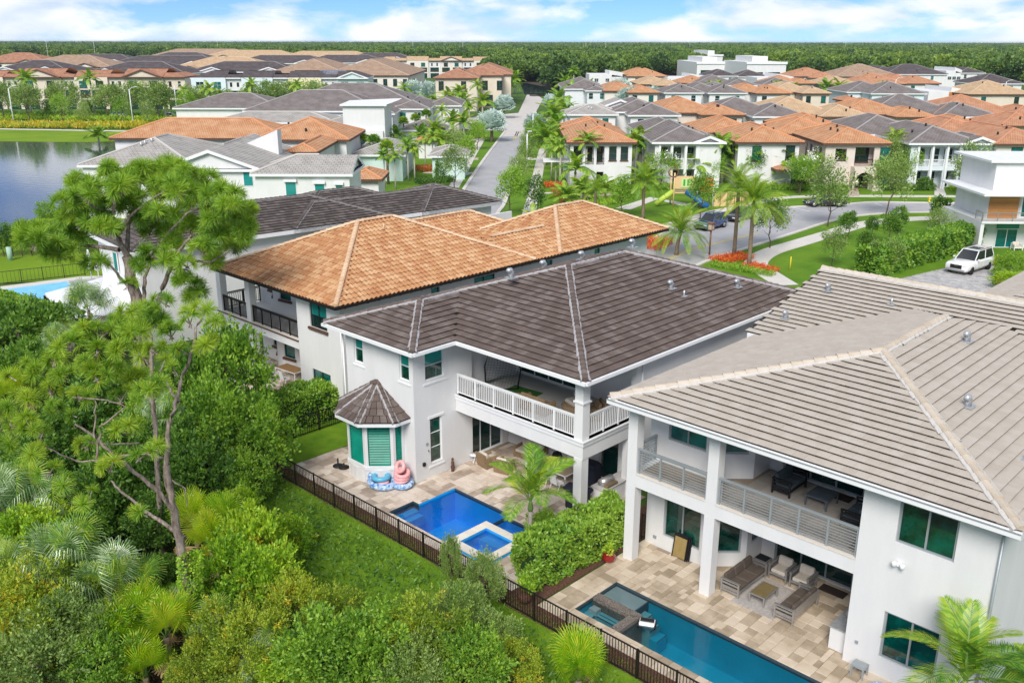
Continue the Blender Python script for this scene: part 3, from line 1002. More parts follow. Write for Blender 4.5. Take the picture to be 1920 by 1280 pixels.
def caps(roof, lines, cap, mortar, blocks=None, m=.33, r=.13, step=.38, single=True, strip=True):
 """half-round ridge and hip caps bedded in mortar along lines ((x,y,z),(x,y,z))"""
 me = None
 mo = MB()
 joined = MB()
 rnd = random.Random(5)
 for a, b in lines:
  mo = MB()
  a, b = Vector(a), Vector(b)
  if (b - a).length < .3:
   continue
  d = (b - a).normalized()
  side = d.cross(Vector((0, 0, 1))).normalized()
  n = side.cross(d).normalized()
  L = (b - a).length
  cnt = int(L / step)
  st_ = L / max(cnt, 1)
  if me is None:
   q = MB()
   vs, fs = [], []
   N = 6
   for (yy, k) in ((0, 1.12), (step * 1.06, .92)):
    for i in range(N + 1):
     t = math.pi * i / N
     vs.append((-math.cos(t) * r * k, yy, math.sin(t) * r * .8 * k + (.02 if yy == 0 else 0)))
   for i in range(N):
    fs.append((i, i + 1, N + 2 + i, N + 1 + i))
   fs.append(tuple(range(N, -1, -1)))
   q.add(vs, fs, cap)
   me = q.mesh('ridge_cap')
  for i in range(cnt):
   p = a + d * (i * st_) + n * .05
   if blocks is not None and any(hip_height(bb, p.x, p.y, m) > p.z + .25 for bb in blocks):
    continue
   M4 = Matrix((side, d, n)).transposed().to_4x4()
   M4.translation = p + n * rnd.uniform(-.008, .012)
   if single:
    obj('ridge_cap', me, roof, mat=M4)
   else:
    joined.T = M4
    joined.add([tuple(v.co) for v in me.vertices], [tuple(pp.vertices) for pp in me.polygons], cap)
    joined.T = None
   if strip:
    for sg in (-1, 1):
     w0, w1 = r * .9, r * (1.35 + rnd.random() * .35)
     e0 = a + d * (i * st_)
     e1 = a + d * ((i + 1) * st_)
     low = -.09 * (1 if abs(d.z) > .02 else 1)
     vs = [e0 + side * sg * w0 + n * .10, e1 + side * sg * w0 + n * .10, e1 + side * sg * w1 + n * .055, e0 + side * sg * (w1 + rnd.uniform(-.04, .04)) + n * .055,
                          e0 + side * sg * w1 - n * .05, e1 + side * sg * w1 - n * .05]
     mo.add([tuple(v) for v in vs], [(0, 1, 2, 3) if sg < 0 else (3, 2, 1, 0), (3, 2, 5, 4)], mortar)
  if mo.f:
   mo.build('ridge_mortar', roof)
 if joined.f:
  joined.build('ridge_capping', roof)
def hip_lines(b, m, which='SW SE NW NE R'):
 x0, y0, x1, y1, ze = b[:5]
 h = min(x1 - x0, y1 - y0) / 2
 za = ze + m * h
 if x1 - x0 <= y1 - y0:
  r0, r1 = (x0 + h, y0 + h, za), (x0 + h, y1 - h, za)
 else:
  r0, r1 = (x0 + h, y0 + h, za), (x1 - h, y0 + h, za)
 if x1 - x0 <= y1 - y0:
  ends = {'SW': r0, 'SE': r0, 'NW': r1, 'NE': r1}
 else:
  ends = {'SW': r0, 'SE': r1, 'NW': r0, 'NE': r1}
 cs = {'SW': (x0, y0, ze), 'SE': (x1, y0, ze), 'NW': (x0, y1, ze), 'NE': (x1, y1, ze)}
 out = []
 for w in which.split():
  if w == 'R':
   out.append((r0, r1))
  else:
   out.append((cs[w], ends[w]))
 return out
def cut_lines(lines, blocks, own, m):
 """keeps only the stretch of each line that is not below another block"""
 out = []
 for a, b in lines:
  a, b = Vector(a), Vector(b)
  n = 60
  run = None
  for i in range(n + 1):
   p = a.lerp(b, i / n)
   vis = not any(hip_height(bb, p.x, p.y, m) > p.z + .04 for j, bb in enumerate(blocks) if j != own)
   if vis and run is None:
    run = p
   if (not vis or i == n) and run is not None:
    e = p if vis else a.lerp(b, (i - 1) / n)
    if (e - run).length > .5:
     out.append((tuple(run), tuple(e)))
    run = None
 return out
def roof_vent(owner, x, y, z, kind='hood', s=1.0, group=None):
 mb = MB()
 if kind == 'hood':
  mb.box(-.22 * s, -.22 * s, 0, .22 * s, .22 * s, .05, GALV)
  pts = [(0, 0, 0), (0, 0, .28 * s), (0, -.06 * s, .36 * s), (0, -.16 * s, .38 * s), (0, -.24 * s, .32 * s)]
  mb.tube(pts, [.13 * s, .13 * s, .13 * s, .12 * s, .1 * s], GALV, 10)
 else:
  mb.box(-.15, -.15, 0, .15, .15, .04, GALV)
  mb.tube([(0, 0, 0), (0, 0, .32)], .05, GALV, 8)
 o = mb.build('roof_vent', owner, (x, y, z + .05))
 return o
# --- walls, windows, railings
def wall_run(mb, p0, p1, z0, z1, th, mt, holes=()):
 """wall from p0 to p1 (outer face on the right-hand side of the run), with rectangular holes (a0,a1,h0,h1)"""
 p0, p1 = Vector((p0[0], p0[1], 0)), Vector((p1[0], p1[1], 0))
 L = (p1 - p0).length
 d = (p1 - p0).normalized()
 inn = Vector((-d.y, d.x, 0))
 M4 = Matrix((d, inn, Vector((0, 0, 1)))).transposed().to_4x4()
 M4.translation = p0
 old = mb.T
 mb.T = M4 if old is None else old @ M4
 xs = sorted({0.0, L} | {max(0, min(L, h[0])) for h in holes} | {max(0, min(L, h[1])) for h in holes})
 for a, b in zip(xs[:-1], xs[1:]):
  if b - a < 1e-4:
   continue
  hs = sorted([(max(z0, h[2]), min(z1, h[3])) for h in holes if h[0] <= a + 1e-5 and h[1] >= b - 1e-5])
  z = z0
  for h0, h1 in hs:
   if h0 > z + 1e-4:
    mb.box(a, 0, z, b, th, h0, mt)
   z = max(z, h1)
  if z1 > z + 1e-4:
   mb.box(a, 0, z, b, th, z1, mt)
 mb.T = old
WCACHE = {}
def window(owner, p, ang, w, h, cols=1, rows=1, fw=.07, fm=None, gm=None, sill=None, depth=.07, gms=None, name='window', surround=None):
 """window whose outer wall corner (lower left seen from outside) is p; frame object > panes"""
 fm = fm or TRIM
 gm = gm or GLASS_T
 key = (round(w, 2), round(h, 2), cols, rows, fw, fm.name, gm.name, sill and sill[0].name, depth, tuple(g.name for g in gms) if gms else 0, surround and surround.name)
 if key not in WCACHE:
  f = MB()
  d0, d1 = depth, depth + .07
  f.box(0, d0, 0, fw, d1, h, fm)
  f.box(w - fw, d0, 0, w, d1, h, fm)
  f.box(fw, d0, 0, w - fw, d1, fw, fm)
  f.box(fw, d0, h - fw, w - fw, d1, h, fm)
  cw = (w - 2 * fw) / cols
  rh = (h - 2 * fw) / rows
  for i in range(1, cols):
   f.box(fw + i * cw - fw * .4, d0 - .01, fw, fw + i * cw + fw * .4, d1, h - fw, fm)
  for i in range(1, rows):
   f.box(fw, d0 - .004, fw + i * rh - fw * .3, w - fw, d1 - .005, fw + i * rh + fw * .3, fm)
  if sill:
   sm, so = sill
   f.box(-.1, -so, -.14, w + .1, depth + .05, -.002, sm)
  if surround:
   for (a, b, c, e) in ((-.12, h, w + .12, h + .12), (-.12, -.2, w + .12, -.12)):
    f.box(a, -.04, b, c, .02, e, surround)
  panes = []
  for j in range(rows):
   for i in range(cols):
    q = MB()
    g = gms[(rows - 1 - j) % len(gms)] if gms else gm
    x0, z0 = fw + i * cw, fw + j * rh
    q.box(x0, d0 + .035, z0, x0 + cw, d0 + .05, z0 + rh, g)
    panes.append(q.mesh('pane'))
  WCACHE[key] = (f.mesh('window_frame'), panes)
 fme, panes = WCACHE[key]
 o = obj(name, fme, owner, loc=p, rot=(0, 0, ang))
 for q in panes:
  obj('pane', q, o)
 return o
def railing(owner, p0, p1, z, h, mt, step=.11, post=1.2, bar='v', nb=9, name='railing', rail=.045, singles=True):
 """railing object with posts and rails; each baluster its own sub-part"""
 a, b = Vector((p0[0], p0[1], z)), Vector((p1[0], p1[1], z))
 d = b - a
 L = d.length
 ang = math.atan2(d.y, d.x)
 f = MB()
 f.box(0, -rail, h - .07, L, rail, h, mt)
 if bar == 'v':
  f.box(0, -.02, .08, L, .02, .12, mt)
  f.box(0, -.02, h - .14, L, .02, h - .105, mt)
 n = max(1, round(L / post))
 for i in range(n + 1):
  x = L * i / n
  x = min(max(x, .035), L - .035)
  f.box(x - .035, -.03, 0, x + .035, .03, h - .071, mt)
 o = f.build(name, owner, a, (0, 0, ang))
 if bar == 'v':
  q = MB()
  q.box(-.014, -.014, .12, .014, .014, h - .14, mt)
  me = q.mesh('baluster')
  k = int(L / step)
  for i in range(1, k):
   obj('baluster', me, o, (i * L / k, 0, 0))
 else:
  q = MB()
  q.box(.04, -.012, -.013, L - .04, .012, .013, mt)
  me = q.mesh('rail_bar')
  for i in range(nb):
   obj('rail_bar', me, o, (0, .0, .1 + (h - .22) * i / (nb - 1)))
 return o
def pavers(name, poly, z, mt, holes=(), cell=.41, seed=1, singles=300, sizes=((1, 1), (1, 1.5), (1.5, 1), (1.5, 1.5), (1, 1)), thick=.05, grout=True, parent=None):
 """stone paving in a random ashlar pattern; poly convex list, holes = rectangles (x0,y0,x1,y1)"""
 rnd = random.Random(seed)
 xs, ys = [p[0] for p in poly], [p[1] for p in poly]
 x0, x1, y0, y1 = min(xs), max(xs), min(ys), max(ys)
 c = cell / 2
 nx, ny = int((x1 - x0) / c) + 1, int((y1 - y0) / c) + 1
 used = [[False] * ny for _ in range(nx)]
 if parent is None:
  root = MB()
  root.sheet(poly, z - .012, GROUT)
  root = struct(root, name)
 else:
  root = parent
 out = []
 def inside(x, y):
  n = len(poly)
  s = False
  for i in range(n):
   a, b = poly[i], poly[(i + 1) % n]
   if (a[1] > y) != (b[1] > y) and x < (b[0] - a[0]) * (y - a[1]) / (b[1] - a[1]) + a[0]:
    s = not s
  return s
 for j in range(ny):
  for i in range(nx):
   if used[i][j]:
    continue
   opts = [(2, 2), (2, 2), (3, 2), (2, 3), (3, 3), (4, 2)]
   rnd.shuffle(opts)
   for w, h in opts + [(2, 1), (1, 2), (1, 1)]:
    if i + w <= nx and j + h <= ny and all(not used[i + a][j + b] for a in range(w) for b in range(h)):
     break
   for a in range(w):
    for b in range(h):
     used[i + a][j + b] = True
   ax, ay, bx, by = x0 + i * c, y0 + j * c, x0 + (i + w) * c, y0 + (j + h) * c
   bx, by = min(bx, x1), min(by, y1)
   if not inside((ax + bx) / 2, (ay + by) / 2):
    continue
   rects = [(ax, ay, bx, by)]
   for hx0, hy0, hx1, hy1 in holes:
    nr = []
    for r in rects:
     if r[2] <= hx0 or r[0] >= hx1 or r[3] <= hy0 or r[1] >= hy1:
      nr.append(r)
      continue
     if r[0] < hx0:
      nr.append((r[0], r[1], hx0, r[3]))
     if r[2] > hx1:
      nr.append((hx1, r[1], r[2], r[3]))
     mx0, mx1 = max(r[0], hx0), min(r[2], hx1)
     if r[1] < hy0:
      nr.append((mx0, r[1], mx1, hy0))
     if r[3] > hy1:
      nr.append((mx0, hy1, mx1, r[3]))
    rects = nr
   for r in rects:
    if r[2] - r[0] > .05 and r[3] - r[1] > .05:
     out.append(r)
 out.sort(key=lambda r: (Vector(((r[0] + r[2]) / 2, (r[1] + r[3]) / 2, 0)) - Vector((0, 0, CAMH))).length / math.sqrt(max((r[2] - r[0]) * (r[3] - r[1]), .01)))
 cache = {}
 rest = MB()
 for k, r in enumerate(out):
  w, h = round(r[2] - r[0], 2), round(r[3] - r[1], 2)
  dz = rnd.uniform(-.004, .006)
  if k < singles:
   if (w, h) not in cache:
    q = MB()
    q.cbox(0, 0, -thick, w - .012, h - .012, thick, mt, 0, .012)
    cache[(w, h)] = q.mesh('paver')
   obj('paver', cache[(w, h)], root, ((r[0] + r[2]) / 2, (r[1] + r[3]) / 2, z + .012 + dz))
  else:
   rest.box(r[0] + .006, r[1] + .006, z - .03, r[2] - .006, r[3] - .006, z + .012 + dz, mt)
 if rest.f:
  o = rest.build('paving', root)
  o['kind'] = 'stuff'
 return root
# === THE THREE NEAR HOUSES AND THEIR POOLS
def part(mb, name, parent, **kw):
 return mb.build(name, parent, **kw)
PI = math.pi
# --- house with the beige roof (right)
H4 = thing('villa', 'white two storey villa under the wide beige tiled roof on the right, grey balcony rails', 'house', (0, 0, 0))
XL, XP2, XW, XR = -19.72, -16.1, -10.36, -6.22
YF, YR = 26.85, 31.0
w = MB()
wall_run(w, (XW, YF), (XR, YF), 0, 6.95, .3, STUCCO, [(1.16, 2.94, .76, 2.5), (1.16, 2.94, 5.02, 6.47)])
wall_run(w, (XR, YF + .301), (XR, 46), 0, 6.95, .3, STUCCO)
w.box(XW, YF + .301, 0, XW + .3, YR, 6.95, STUCCO)
for z0, z1, hw in ((0, 3.36, (.62, 2.48)), (3.9, 6.9, (4.94, 5.66))):
 wall_run(w, (-19.86, 28.55), (-17.0, 28.55), z0, z1, .25, STUCCO, [(.86, 2.62, hw[0], hw[1])])
 wall_run(w, (-17.0, 28.55), (-15.8, 29.72), z0, z1, .25, STUCCO, [(.22, 1.44, z0 + .62 if z0 == 0 else 4.94, hw[1])])
 wall_run(w, (-15.8, 29.73), (-15.8, 31.0), z0, z1, .25, STUCCO, [(.35, .95, .9, 2.4)] if z0 == 0 else [])
 wall_run(w, (-15.8, 31.0), (XW, 31.0), z0, z1, .25, STUCCO, [(.55, 3.85, z0 + .03, z0 + 2.35 if z0 == 0 else 6.3)])
 w.box(-19.86, 28.81, z0, -19.6, 46, z1, STUCCO)
w.box(XL, YF, 3.36, XW - .002, YF + .42, 3.898, STUCCO)
w.box(XL, YF + .421, 3.36, XL + .4, 28.55, 3.898, STUCCO)
w.box(XL + .401, YF + .421, 3.5, XW - .002, 31, 3.86, STUCCO)
w.box(XL, YF, 6.45, XW - .002, YF + .42, 6.95, STUCCO)
w.box(XL, YF + .421, 6.45, XL + .4, 28.55, 6.95, STUCCO)
for x in (XL, XP2):
 w.box(x, YF - .004, 0, x + .44, YF + .42, 3.359, STUCCO)
 w.box(x, YF - .004, 3.9, x + .44, YF + .42, 6.449, STUCCO)
part(w, 'wall', H4)
w = MB()
w.box(-20.0, 37.0, 0, -7, 52, 6.9, STUCCO)
part(w, 'rear_wing_wall', H4)
window(H4, (-19.0, 28.55, .62), 0, 1.76, 1.86, 2, 1, .07, GREYMETAL, GLASS_G)
window(H4, (-19.0, 28.55, 4.94), 0, 1.76, .72, 2, 1, .07, GREYMETAL, GLASS_T)
window(H4, (-16.84, 28.705, .62), PI / 4 * .975, 1.22, 1.86, 1, 1, .07, GREYMETAL, GLASS_G)
window(H4, (-16.84, 28.705, 4.94), PI / 4 * .975, 1.22, .72, 1, 1, .07, GREYMETAL, GLASS_T)
window(H4, (-15.8, 30.08, .9), PI / 2, .6, 1.5, 1, 1, .06, GREYMETAL, GLASS_T)
window(H4, (-15.25, 31.0, .03), 0, 3.3, 2.32, 3, 1, .08, GREYMETAL, GLASS_D, name='sliding_door')
window(H4, (-15.25, 31.0, 3.93), 0, 3.3, 2.37, 3, 1, .08, GREYMETAL, GLASS_D, name='sliding_door')
window(H4, (-9.2, YF, .76), 0, 1.78, 1.74, 2, 1, .075, GREYMETAL, GLASS_G)
window(H4, (-9.2, YF, 5.02), 0, 1.78, 1.45, 2, 1, .075, GREYMETAL, GLASS_G)
dk = MB()
dk.box(XL + .41, YF + .43, 3.861, XW - .01, 31, 3.88, GROUT)
dk = part(dk, 'balcony_floor', H4)
rnd = random.Random(4)
q = MB()
q.box(0, 0, 0, .588, .588, .02, DECKTILE)
me = q.mesh('deck_tile')
for i in range(15):
 for j in range(6):
  x, y = XL + .45 + i * .6, YF + .46 + j * .6
  if (y > 28.4 and x < -16.9) or (y + .3 > 28.4 + (x + 17.0) and x < -15.9) or x > XW - .62:
   continue
  obj('deck_tile', me, dk, (x, y, 3.881 + rnd.random() * .003))
cop = MB()
cop.box(XL + .45, YF - .03, 3.9, XP2 - .01, YF + .3, 3.93, COPING)
cop.box(XP2 + .45, YF - .03, 3.9, XW - .01, YF + .3, 3.93, COPING)
part(cop, 'balcony_coping', H4)
railing(H4, (XL + .47, YF + .1), (XP2 - .02, YF + .1), 3.93, 1.08, GREYMETAL, bar='h', post=1.15)
railing(H4, (XP2 + .47, YF + .1), (XW - .02, YF + .1), 3.93, 1.08, GREYMETAL, bar='h', post=1.1)
railing(H4, (XL + .2, YF + .45), (XL + .2, 28.5), 3.93, 1.08, GREYMETAL, bar='h', post=1.7)
m4 = .25
B4 = [(-20.15, 26.18, -5.66, 47, 7.08), (-28.7, 37.0, 5.5, 51.2, 7.18, -20.65), (-15.3, 49.5, 4.0, 60.5, 7.0)]
RF = MB()
hip_solid(RF, B4[0], m4, UNDER, .26, TRIM, SOFFIT)
hip_solid(RF, B4[2], m4, UNDER, .26, TRIM, SOFFIT)
ya, yb, yc, za, zb = 37.0, 44.1, 51.2, 7.18, 7.18 + 7.1 * m4
RF.add([(-20.65, ya, za), (5.5, ya, za), (5.5, yb, zb), (-20.65, yb, zb), (-20.65, yc, za), (5.5, yc, za)], [(0, 1, 2, 3), (3, 2, 5, 4)], UNDER)
RF.add([(-20.64, ya, za - .2), (-20.64, yb, zb - .2), (-20.64, yc, za - .2), (-20.64, yc, za), (-20.64, yb, zb), (-20.64, ya, za)], [(0, 5, 4, 1), (1, 4, 3, 2)], TRIM)
RF.box(-20.6, 36.95, 6.9, 5.4, 37.05, 7.16, TRIM)
RF.box(-20.6, 37.06, 6.9, 5.4, 51.1, 7.0, SOFFIT)
RF.add([(-20.2, 37.3, 7.0), (-20.2, 44.1, zb - .1), (-20.2, 50.9, 7.0)], [(0, 2, 1)], STUCCO)
R4 = part(RF, 'roof', H4)
tile_roof(R4, B4, m4, TILE_BG, ['SWE', 'S', 'SW'], 'flat', .385, .42, seed=4)
ln = cut_lines(hip_lines(B4[0], m4, 'SW SE R'), B4, 0, m4) + cut_lines([((-20.65, 44.1, 7.18 + 7.1 * m4), (5.4, 44.1, 7.18 + 7.1 * m4))], B4, 1, m4)
caps(R4, ln, CAP_BG, MORTAR_L, r=.15, step=.42)
g = MB()
g.box(-20.2, 26.02, 6.88, -5.6, 26.11, 7.04, WHITEMETAL)
g.box(-20.2, 26.0, 7.03, -5.6, 26.02, 7.07, GREYMETAL)
part(g, 'gutter', H4)
g = MB()
g.tube([(XR + .03, YF - .06, 6.8), (XR + .03, YF - .06, .3)], .045, GREYMETAL, 8)
part(g, 'downspout', H4)
rnd = random.Random(2)
for (x, y) in ((-11.4, 38.0), (-9.3, 32.2), (-6.8, 30.4)):
 z = max(hip_height(b, x, y, m4) for b in B4)
 roof_vent(R4, x, y, z, 'hood' if x < -7 else 'pipe')
for (pxx, pyy) in ((1553, 542), (1672, 566), (1473, 598)):
 p = at(pxx, pyy, 8.6)
 z = max(hip_height(b, p.x, p.y, m4) for b in B4)
 for _ in range(4):
  p = at(pxx, pyy, z)
  z = max(hip_height(b, p.x, p.y, m4) for b in B4)
 roof_vent(R4, p.x, p.y, z, 'hood' if pxx != 1672 else 'pipe', .9)
fl = MB()
fl.cbox(-8.95, 26.77, 4.3, .12, .12, .1, TRIM)
for dx in (-.13, .13):
 fl.lathe([(.03, 0), (.075, .02), (.08, .14), (.05, .17)], (-8.95 + dx, 26.68, 4.28), TRIM, 10)
part(fl, 'flood_light', H4)
ot = MB()
ot.box(-19.45, 28.5, .36, -19.3, 28.548, .48, GREYMETAL)
ot.box(-10.0, 26.8, .9, -9.9, 26.848, 1.0, GREYMETAL)
part(ot, 'wall_outlet', H4)
# --- house with the brown roof (centre)
H3 = thing('villa', 'white two storey villa in the middle under the dark brown tiled roof, white balustrade', 'house')
w = MB()
wl = []
wall_run(w, (-35.9, 25.25), (-30.8, 25.25), 0, 6.75, .3, STUCCO, [(.66, 1.35, 5.1, 6.5), (4.12, 4.82, 5.08, 6.47)])
wall_run(w, (-30.8, 25.551), (-30.8, 28.9), 0, 6.75, .3, STUCCO, [(.43, 1.59, 4.99, 6.41), (.64, 1.38, .73, 3.05)])
w.box(-35.9, 25.551, 0, -35.6, 49, 6.75, STUCCO)
w.box(-31.1, 28.901, 0, -30.802, 28.95, 6.75, STUCCO)
wall_run(w, (-31.1, 28.95), (-31.1, 31.8), 0, 3.0, .25, STUCCO, [(.1, 2.4, .03, 2.35)])
wall_run(w, (-31.1, 31.8), (-23.35, 31.8), 0, 3.0, .25, STUCCO, [(6.1, 7.2, .03, 2.35)])
wall_run(w, (-31.1, 28.95), (-31.1, 32.3), 3.8, 6.75, .25, STUCCO)
wall_run(w, (-31.1, 32.3), (-23.1, 32.3), 3.8, 6.75, .25, STUCCO, [(.3, 4.2, 3.84, 6.2)])
w.box(-23.1, 31.05, 0, -22.82, 49, 3.0, STUCCO)
w.box(-23.1, 31.5, 3.0, -22.82, 49, 6.75, STUCCO)
w.box(-30.79, 27.85, 3.0, -22.8, 28.2, 3.8, STUCCO)
w.box(-23.15, 28.201, 3.0, -22.8, 31.49, 3.8, STUCCO)
w.box(-30.79, 28.201, 3.1, -23.16, 32.3, 3.75, STUCCO)
w.box(-30.79, 27.87, 6.42, -22.8, 28.2, 6.75, STUCCO)
w.box(-23.15, 28.201, 6.42, -22.8, 31.49, 6.75, STUCCO)
w.box(-23.28, 27.83, 0, -22.83, 28.28, 2.999, STUCCO)
w.box(-23.28, 27.83, 3.801, -22.83, 28.28, 6.419, STUCCO)
part(w, 'wall', H3)
q = MB()
for z0, z1, e in ((3.62, 3.8, .05), (3.8, 3.86, .1)):
 q.box(-30.79, 27.85 - e, z0 if e < .08 else 3.802, -22.8 + e, 27.849, z1, TRIM)
 q.box(-22.799, 27.85, z0 if e < .08 else 3.802, -22.8 + e, 31.4, z1, TRIM)
q.box(-23.34, 27.77, 5.55, -22.77, 28.34, 5.62, TRIM)
part(q, 'balcony_moulding', H3)
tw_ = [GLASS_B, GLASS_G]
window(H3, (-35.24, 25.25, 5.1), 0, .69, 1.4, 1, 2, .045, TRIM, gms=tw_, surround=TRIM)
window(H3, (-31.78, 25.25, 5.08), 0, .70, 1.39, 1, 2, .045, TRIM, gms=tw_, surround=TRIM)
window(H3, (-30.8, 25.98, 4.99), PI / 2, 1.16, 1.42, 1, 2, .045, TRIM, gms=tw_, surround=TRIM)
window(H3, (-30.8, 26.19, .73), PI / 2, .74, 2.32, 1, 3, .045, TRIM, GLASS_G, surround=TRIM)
window(H3, (-31.1, 29.05, .03), PI / 2, 2.3, 2.32, 3, 1, .05, TRIM, GLASS_D, name='sliding_door')
window(H3, (-25.0, 31.8, .03), 0, 1.1, 2.32, 1, 1, .05, TRIM, GLASS_D, name='glass_door')
window(H3, (-30.8, 32.3, 3.84), 0, 3.9, 2.36, 4, 1, .06, TRIM, GLASS_G, name='sliding_door')
window(H3, (-22.82, 38.5, 5.0), PI / 2, .62, 1.4, 1, 2, .045, TRIM, gms=tw_)
window(H3, (-22.82, 42.2, 5.0), PI / 2, .62, 1.4, 1, 2, .045, TRIM, gms=tw_)
dk = MB()
dk.box(-30.78, 27.9, 3.751, -22.85, 32.29, 3.80, mat('grey_balcony_floor', (0.40, 0.39, 0.37), (0.48, 0.47, 0.45), .8, .7))
part(dk, 'balcony_floor', H3)
railing(H3, (-30.76, 27.95), (-23.30, 27.95), 3.86, 1.05, WHITEMETAL, .118, 1.15)
railing(H3, (-22.93, 28.3), (-22.93, 31.45), 3.86, 1.05, WHITEMETAL, .118, 1.15)
m3 = .333
B3 = [(-36.6, 24.55, -29.95, 36.0, 6.93), (-36.6, 27.13, -22.18, 46.1, 6.93)]
RF = MB()
for b in B3:
 hip_solid(RF, b, m3, UNDER, .2, TRIM, SOFFIT)
R3 = part(RF, 'roof', H3)
tile_roof(R3, B3, m3, TILE_BR, ['SEW', 'SEW'], 'flat', .375, .34, seed=3)
ln = cut_lines(hip_lines(B3[0], m3, 'SW SE R'), B3, 0, m3) + cut_lines(hip_lines(B3[1], m3, 'SW SE R NE'), B3, 1, m3)
caps(R3, ln, TILE_BR, MORTAR, r=.13, step=.36)
g = MB()
for (x0, y0, x1, y1) in ((-36.7, 24.42, -29.85, 24.5), (-29.89, 24.56, -29.81, 27.0), (-29.8, 27.0, -22.1, 27.08), (-22.12, 27.1, -22.03, 46.2)):
 g.box(x0, y0, 6.76, x1, y1, 6.9, WHITEMETAL)
part(g, 'gutter', H3)
g = MB()
g.tube([(-36.0, 25.15, 6.7), (-36.0, 25.15, .2)], .045, TRIM, 8)
g.tube([(-22.78, 31.9, 6.6), (-22.78, 31.9, 3.0)], .045, TRIM, 8)
part(g, 'downspout', H3)
for (pxx, pyy, k) in ((1258, 546, 'hood'), (1382, 544, 'hood'), (1282, 562, 'pipe'), (1432, 553, 'pipe')):
 z = 8.3
 for _ in range(6):
  p = at(pxx, pyy, z)
  z = max(hip_height(b, p.x, p.y, m3) for b in B3)
 roof_vent(R3, p.x, p.y, z, k)
for y in (31.5, 33.9, 41.3, 36.9):
 roof_vent(R3, -30.6, y, 6.93 + m3 * 6.0, 'hood', 1.1)
cxb, cyb, ap = -33.2, 25.24, 1.62
bay = MB()
octo = [(cxb + ap / math.cos(PI / 8) * math.cos(PI / 8 + k * PI / 4), cyb + ap / math.cos(PI / 8) * math.sin(PI / 8 + k * PI / 4)) for k in range(8)]
fac = {}
for k in range(8):
 a, b = Vector(octo[k]), Vector(octo[(k + 1) % 8])
 mid = (a + b) / 2
 if mid.y > cyb + .2:
  continue
 if a.y > 25.24 or b.y > 25.24:
  if a.y > 25.24:
   a = Vector((a.x, 25.24))
  else:
   b = Vector((b.x, 25.24))
 L = (b - a).length
 ww = L - .28
 o_ = .14
 wall_run(bay, a, b, 0, 3.18, .2, STUCCO, [(o_, o_ + ww, .9, 3.0)])
 fac[k] = (a, b, L, ww, o_)
OB = part(bay, 'bay_wall', H3)
for k, (a, b, L, ww, o_) in fac.items():
 d = (b - a).normalized()
 ang = math.atan2(d.y, d.x)
 p = a + d * o_
 fr = MB()
 fr.box(0, .05, 0, .03, .1, 2.1, SHUTTER)
 fr.box(ww - .03, .05, 0, ww, .1, 2.1, SHUTTER)
 fr.box(.031, .05, 0, ww - .031, .1, .05, SHUTTER)
 fr.box(.031, .05, 2.05, ww - .031, .1, 2.1, SHUTTER)
 fr.box(.031, .16, .05, ww - .031, .18, 2.05, GLASS_D)
 wo = part(fr, 'shuttered_window', OB, loc=(p.x, p.y, .9), rot=(0, 0, ang))
 for i in range(15):
  q = MB()
  z = .08 + i * .130
  q.add([(.04, .06, z), (ww - .04, .06, z), (ww - .04, .13, z + .085), (.04, .13, z + .085), (.04, .068, z - .006), (ww - .04, .068, z - .006)],
              [(0, 1, 2, 3), (0, 4, 5, 1)], SHUTTER)
  if i == 0:
   pass
  part(q, 'louvre', wo)
q = MB()
for rr_, z0, z1 in ((1.68, .72, .88),):
 P = [(cxb + rr_ / math.cos(PI / 8) * math.cos(PI / 8 + k * PI / 4), cyb + rr_ / math.cos(PI / 8) * math.sin(PI / 8 + k * PI / 4)) for k in range(3, 8)]
 P = [(x, min(y, 25.235)) for x, y in P + [(cxb + rr_, 25.235)]]
 P = [(cxb - rr_, 25.235)] + P
 q.prism(P, z0, z1, TRIM)
q.prism([(cxb + 1.72 * math.cos(PI + i * PI / 12), min(25.235, cyb + 1.72 * math.sin(PI + i * PI / 12))) for i in range(13)], 0, .72, STUCCO)
part(q, 'bay_sill', H3)
apx = Vector((-33.5, 25.24, 4.5))
rb = MB()
ro = 2.12
ring = [Vector((cxb + ro / math.cos(PI / 8) * math.cos(PI / 8 + k * PI / 4), cyb + ro / math.cos(PI / 8) * math.sin(PI / 8 + k * PI / 4), 3.28)) for k in range(3, 8)]
ring = [Vector((cxb - ro, 25.24, 3.28))] + [Vector((v.x, min(v.y, 25.24), 3.28)) for v in ring if v.y < 25.24] + [Vector((cxb + ro, 25.24, 3.28))]
for i in range(len(ring) - 1):
 rb.add([tuple(ring[i]), tuple(ring[i + 1]), tuple(apx)], [(0, 1, 2)], UNDER)
rb.prism([(v.x, v.y) for v in ring], 3.1, 3.26, TRIM)
RB = part(rb, 'bay_roof', H3)
rnd = random.Random(8)
for i in range(len(ring) - 1):
 a, b = ring[i], ring[i + 1]
 mid = (a + b) / 2
 up = (apx - mid)
 n = (b - a).cross(up).normalized()
 if n.z < 0:
  n = -n
 for k in range(6):
  f0, f1 = k / 6, (k + 1) / 6
  A0, A1 = a.lerp(apx, f0), a.lerp(apx, f1 + .03)
  C0, C1 = b.lerp(apx, f0), b.lerp(apx, f1 + .03)
  cnt = max(1, int(round((C0 - A0).length / .33)))
  for j in range(cnt):
   q = MB()
   u0, u1 = j / cnt + .01, (j + 1) / cnt - .01
   t = [A0.lerp(C0, u0) + n * .075, A0.lerp(C0, u1) + n * .075, A1.lerp(C1, u1) + n * .03, A1.lerp(C1, u0) + n * .03]
   lo = [p - n * .024 for p in t]
   q.add([tuple(p) for p in t + lo], [(0, 1, 2, 3), (0, 4, 5, 1), (1, 5, 6, 2), (3, 7, 4, 0)], TILE_BR)
   part(q, 'roof_tile', RB)
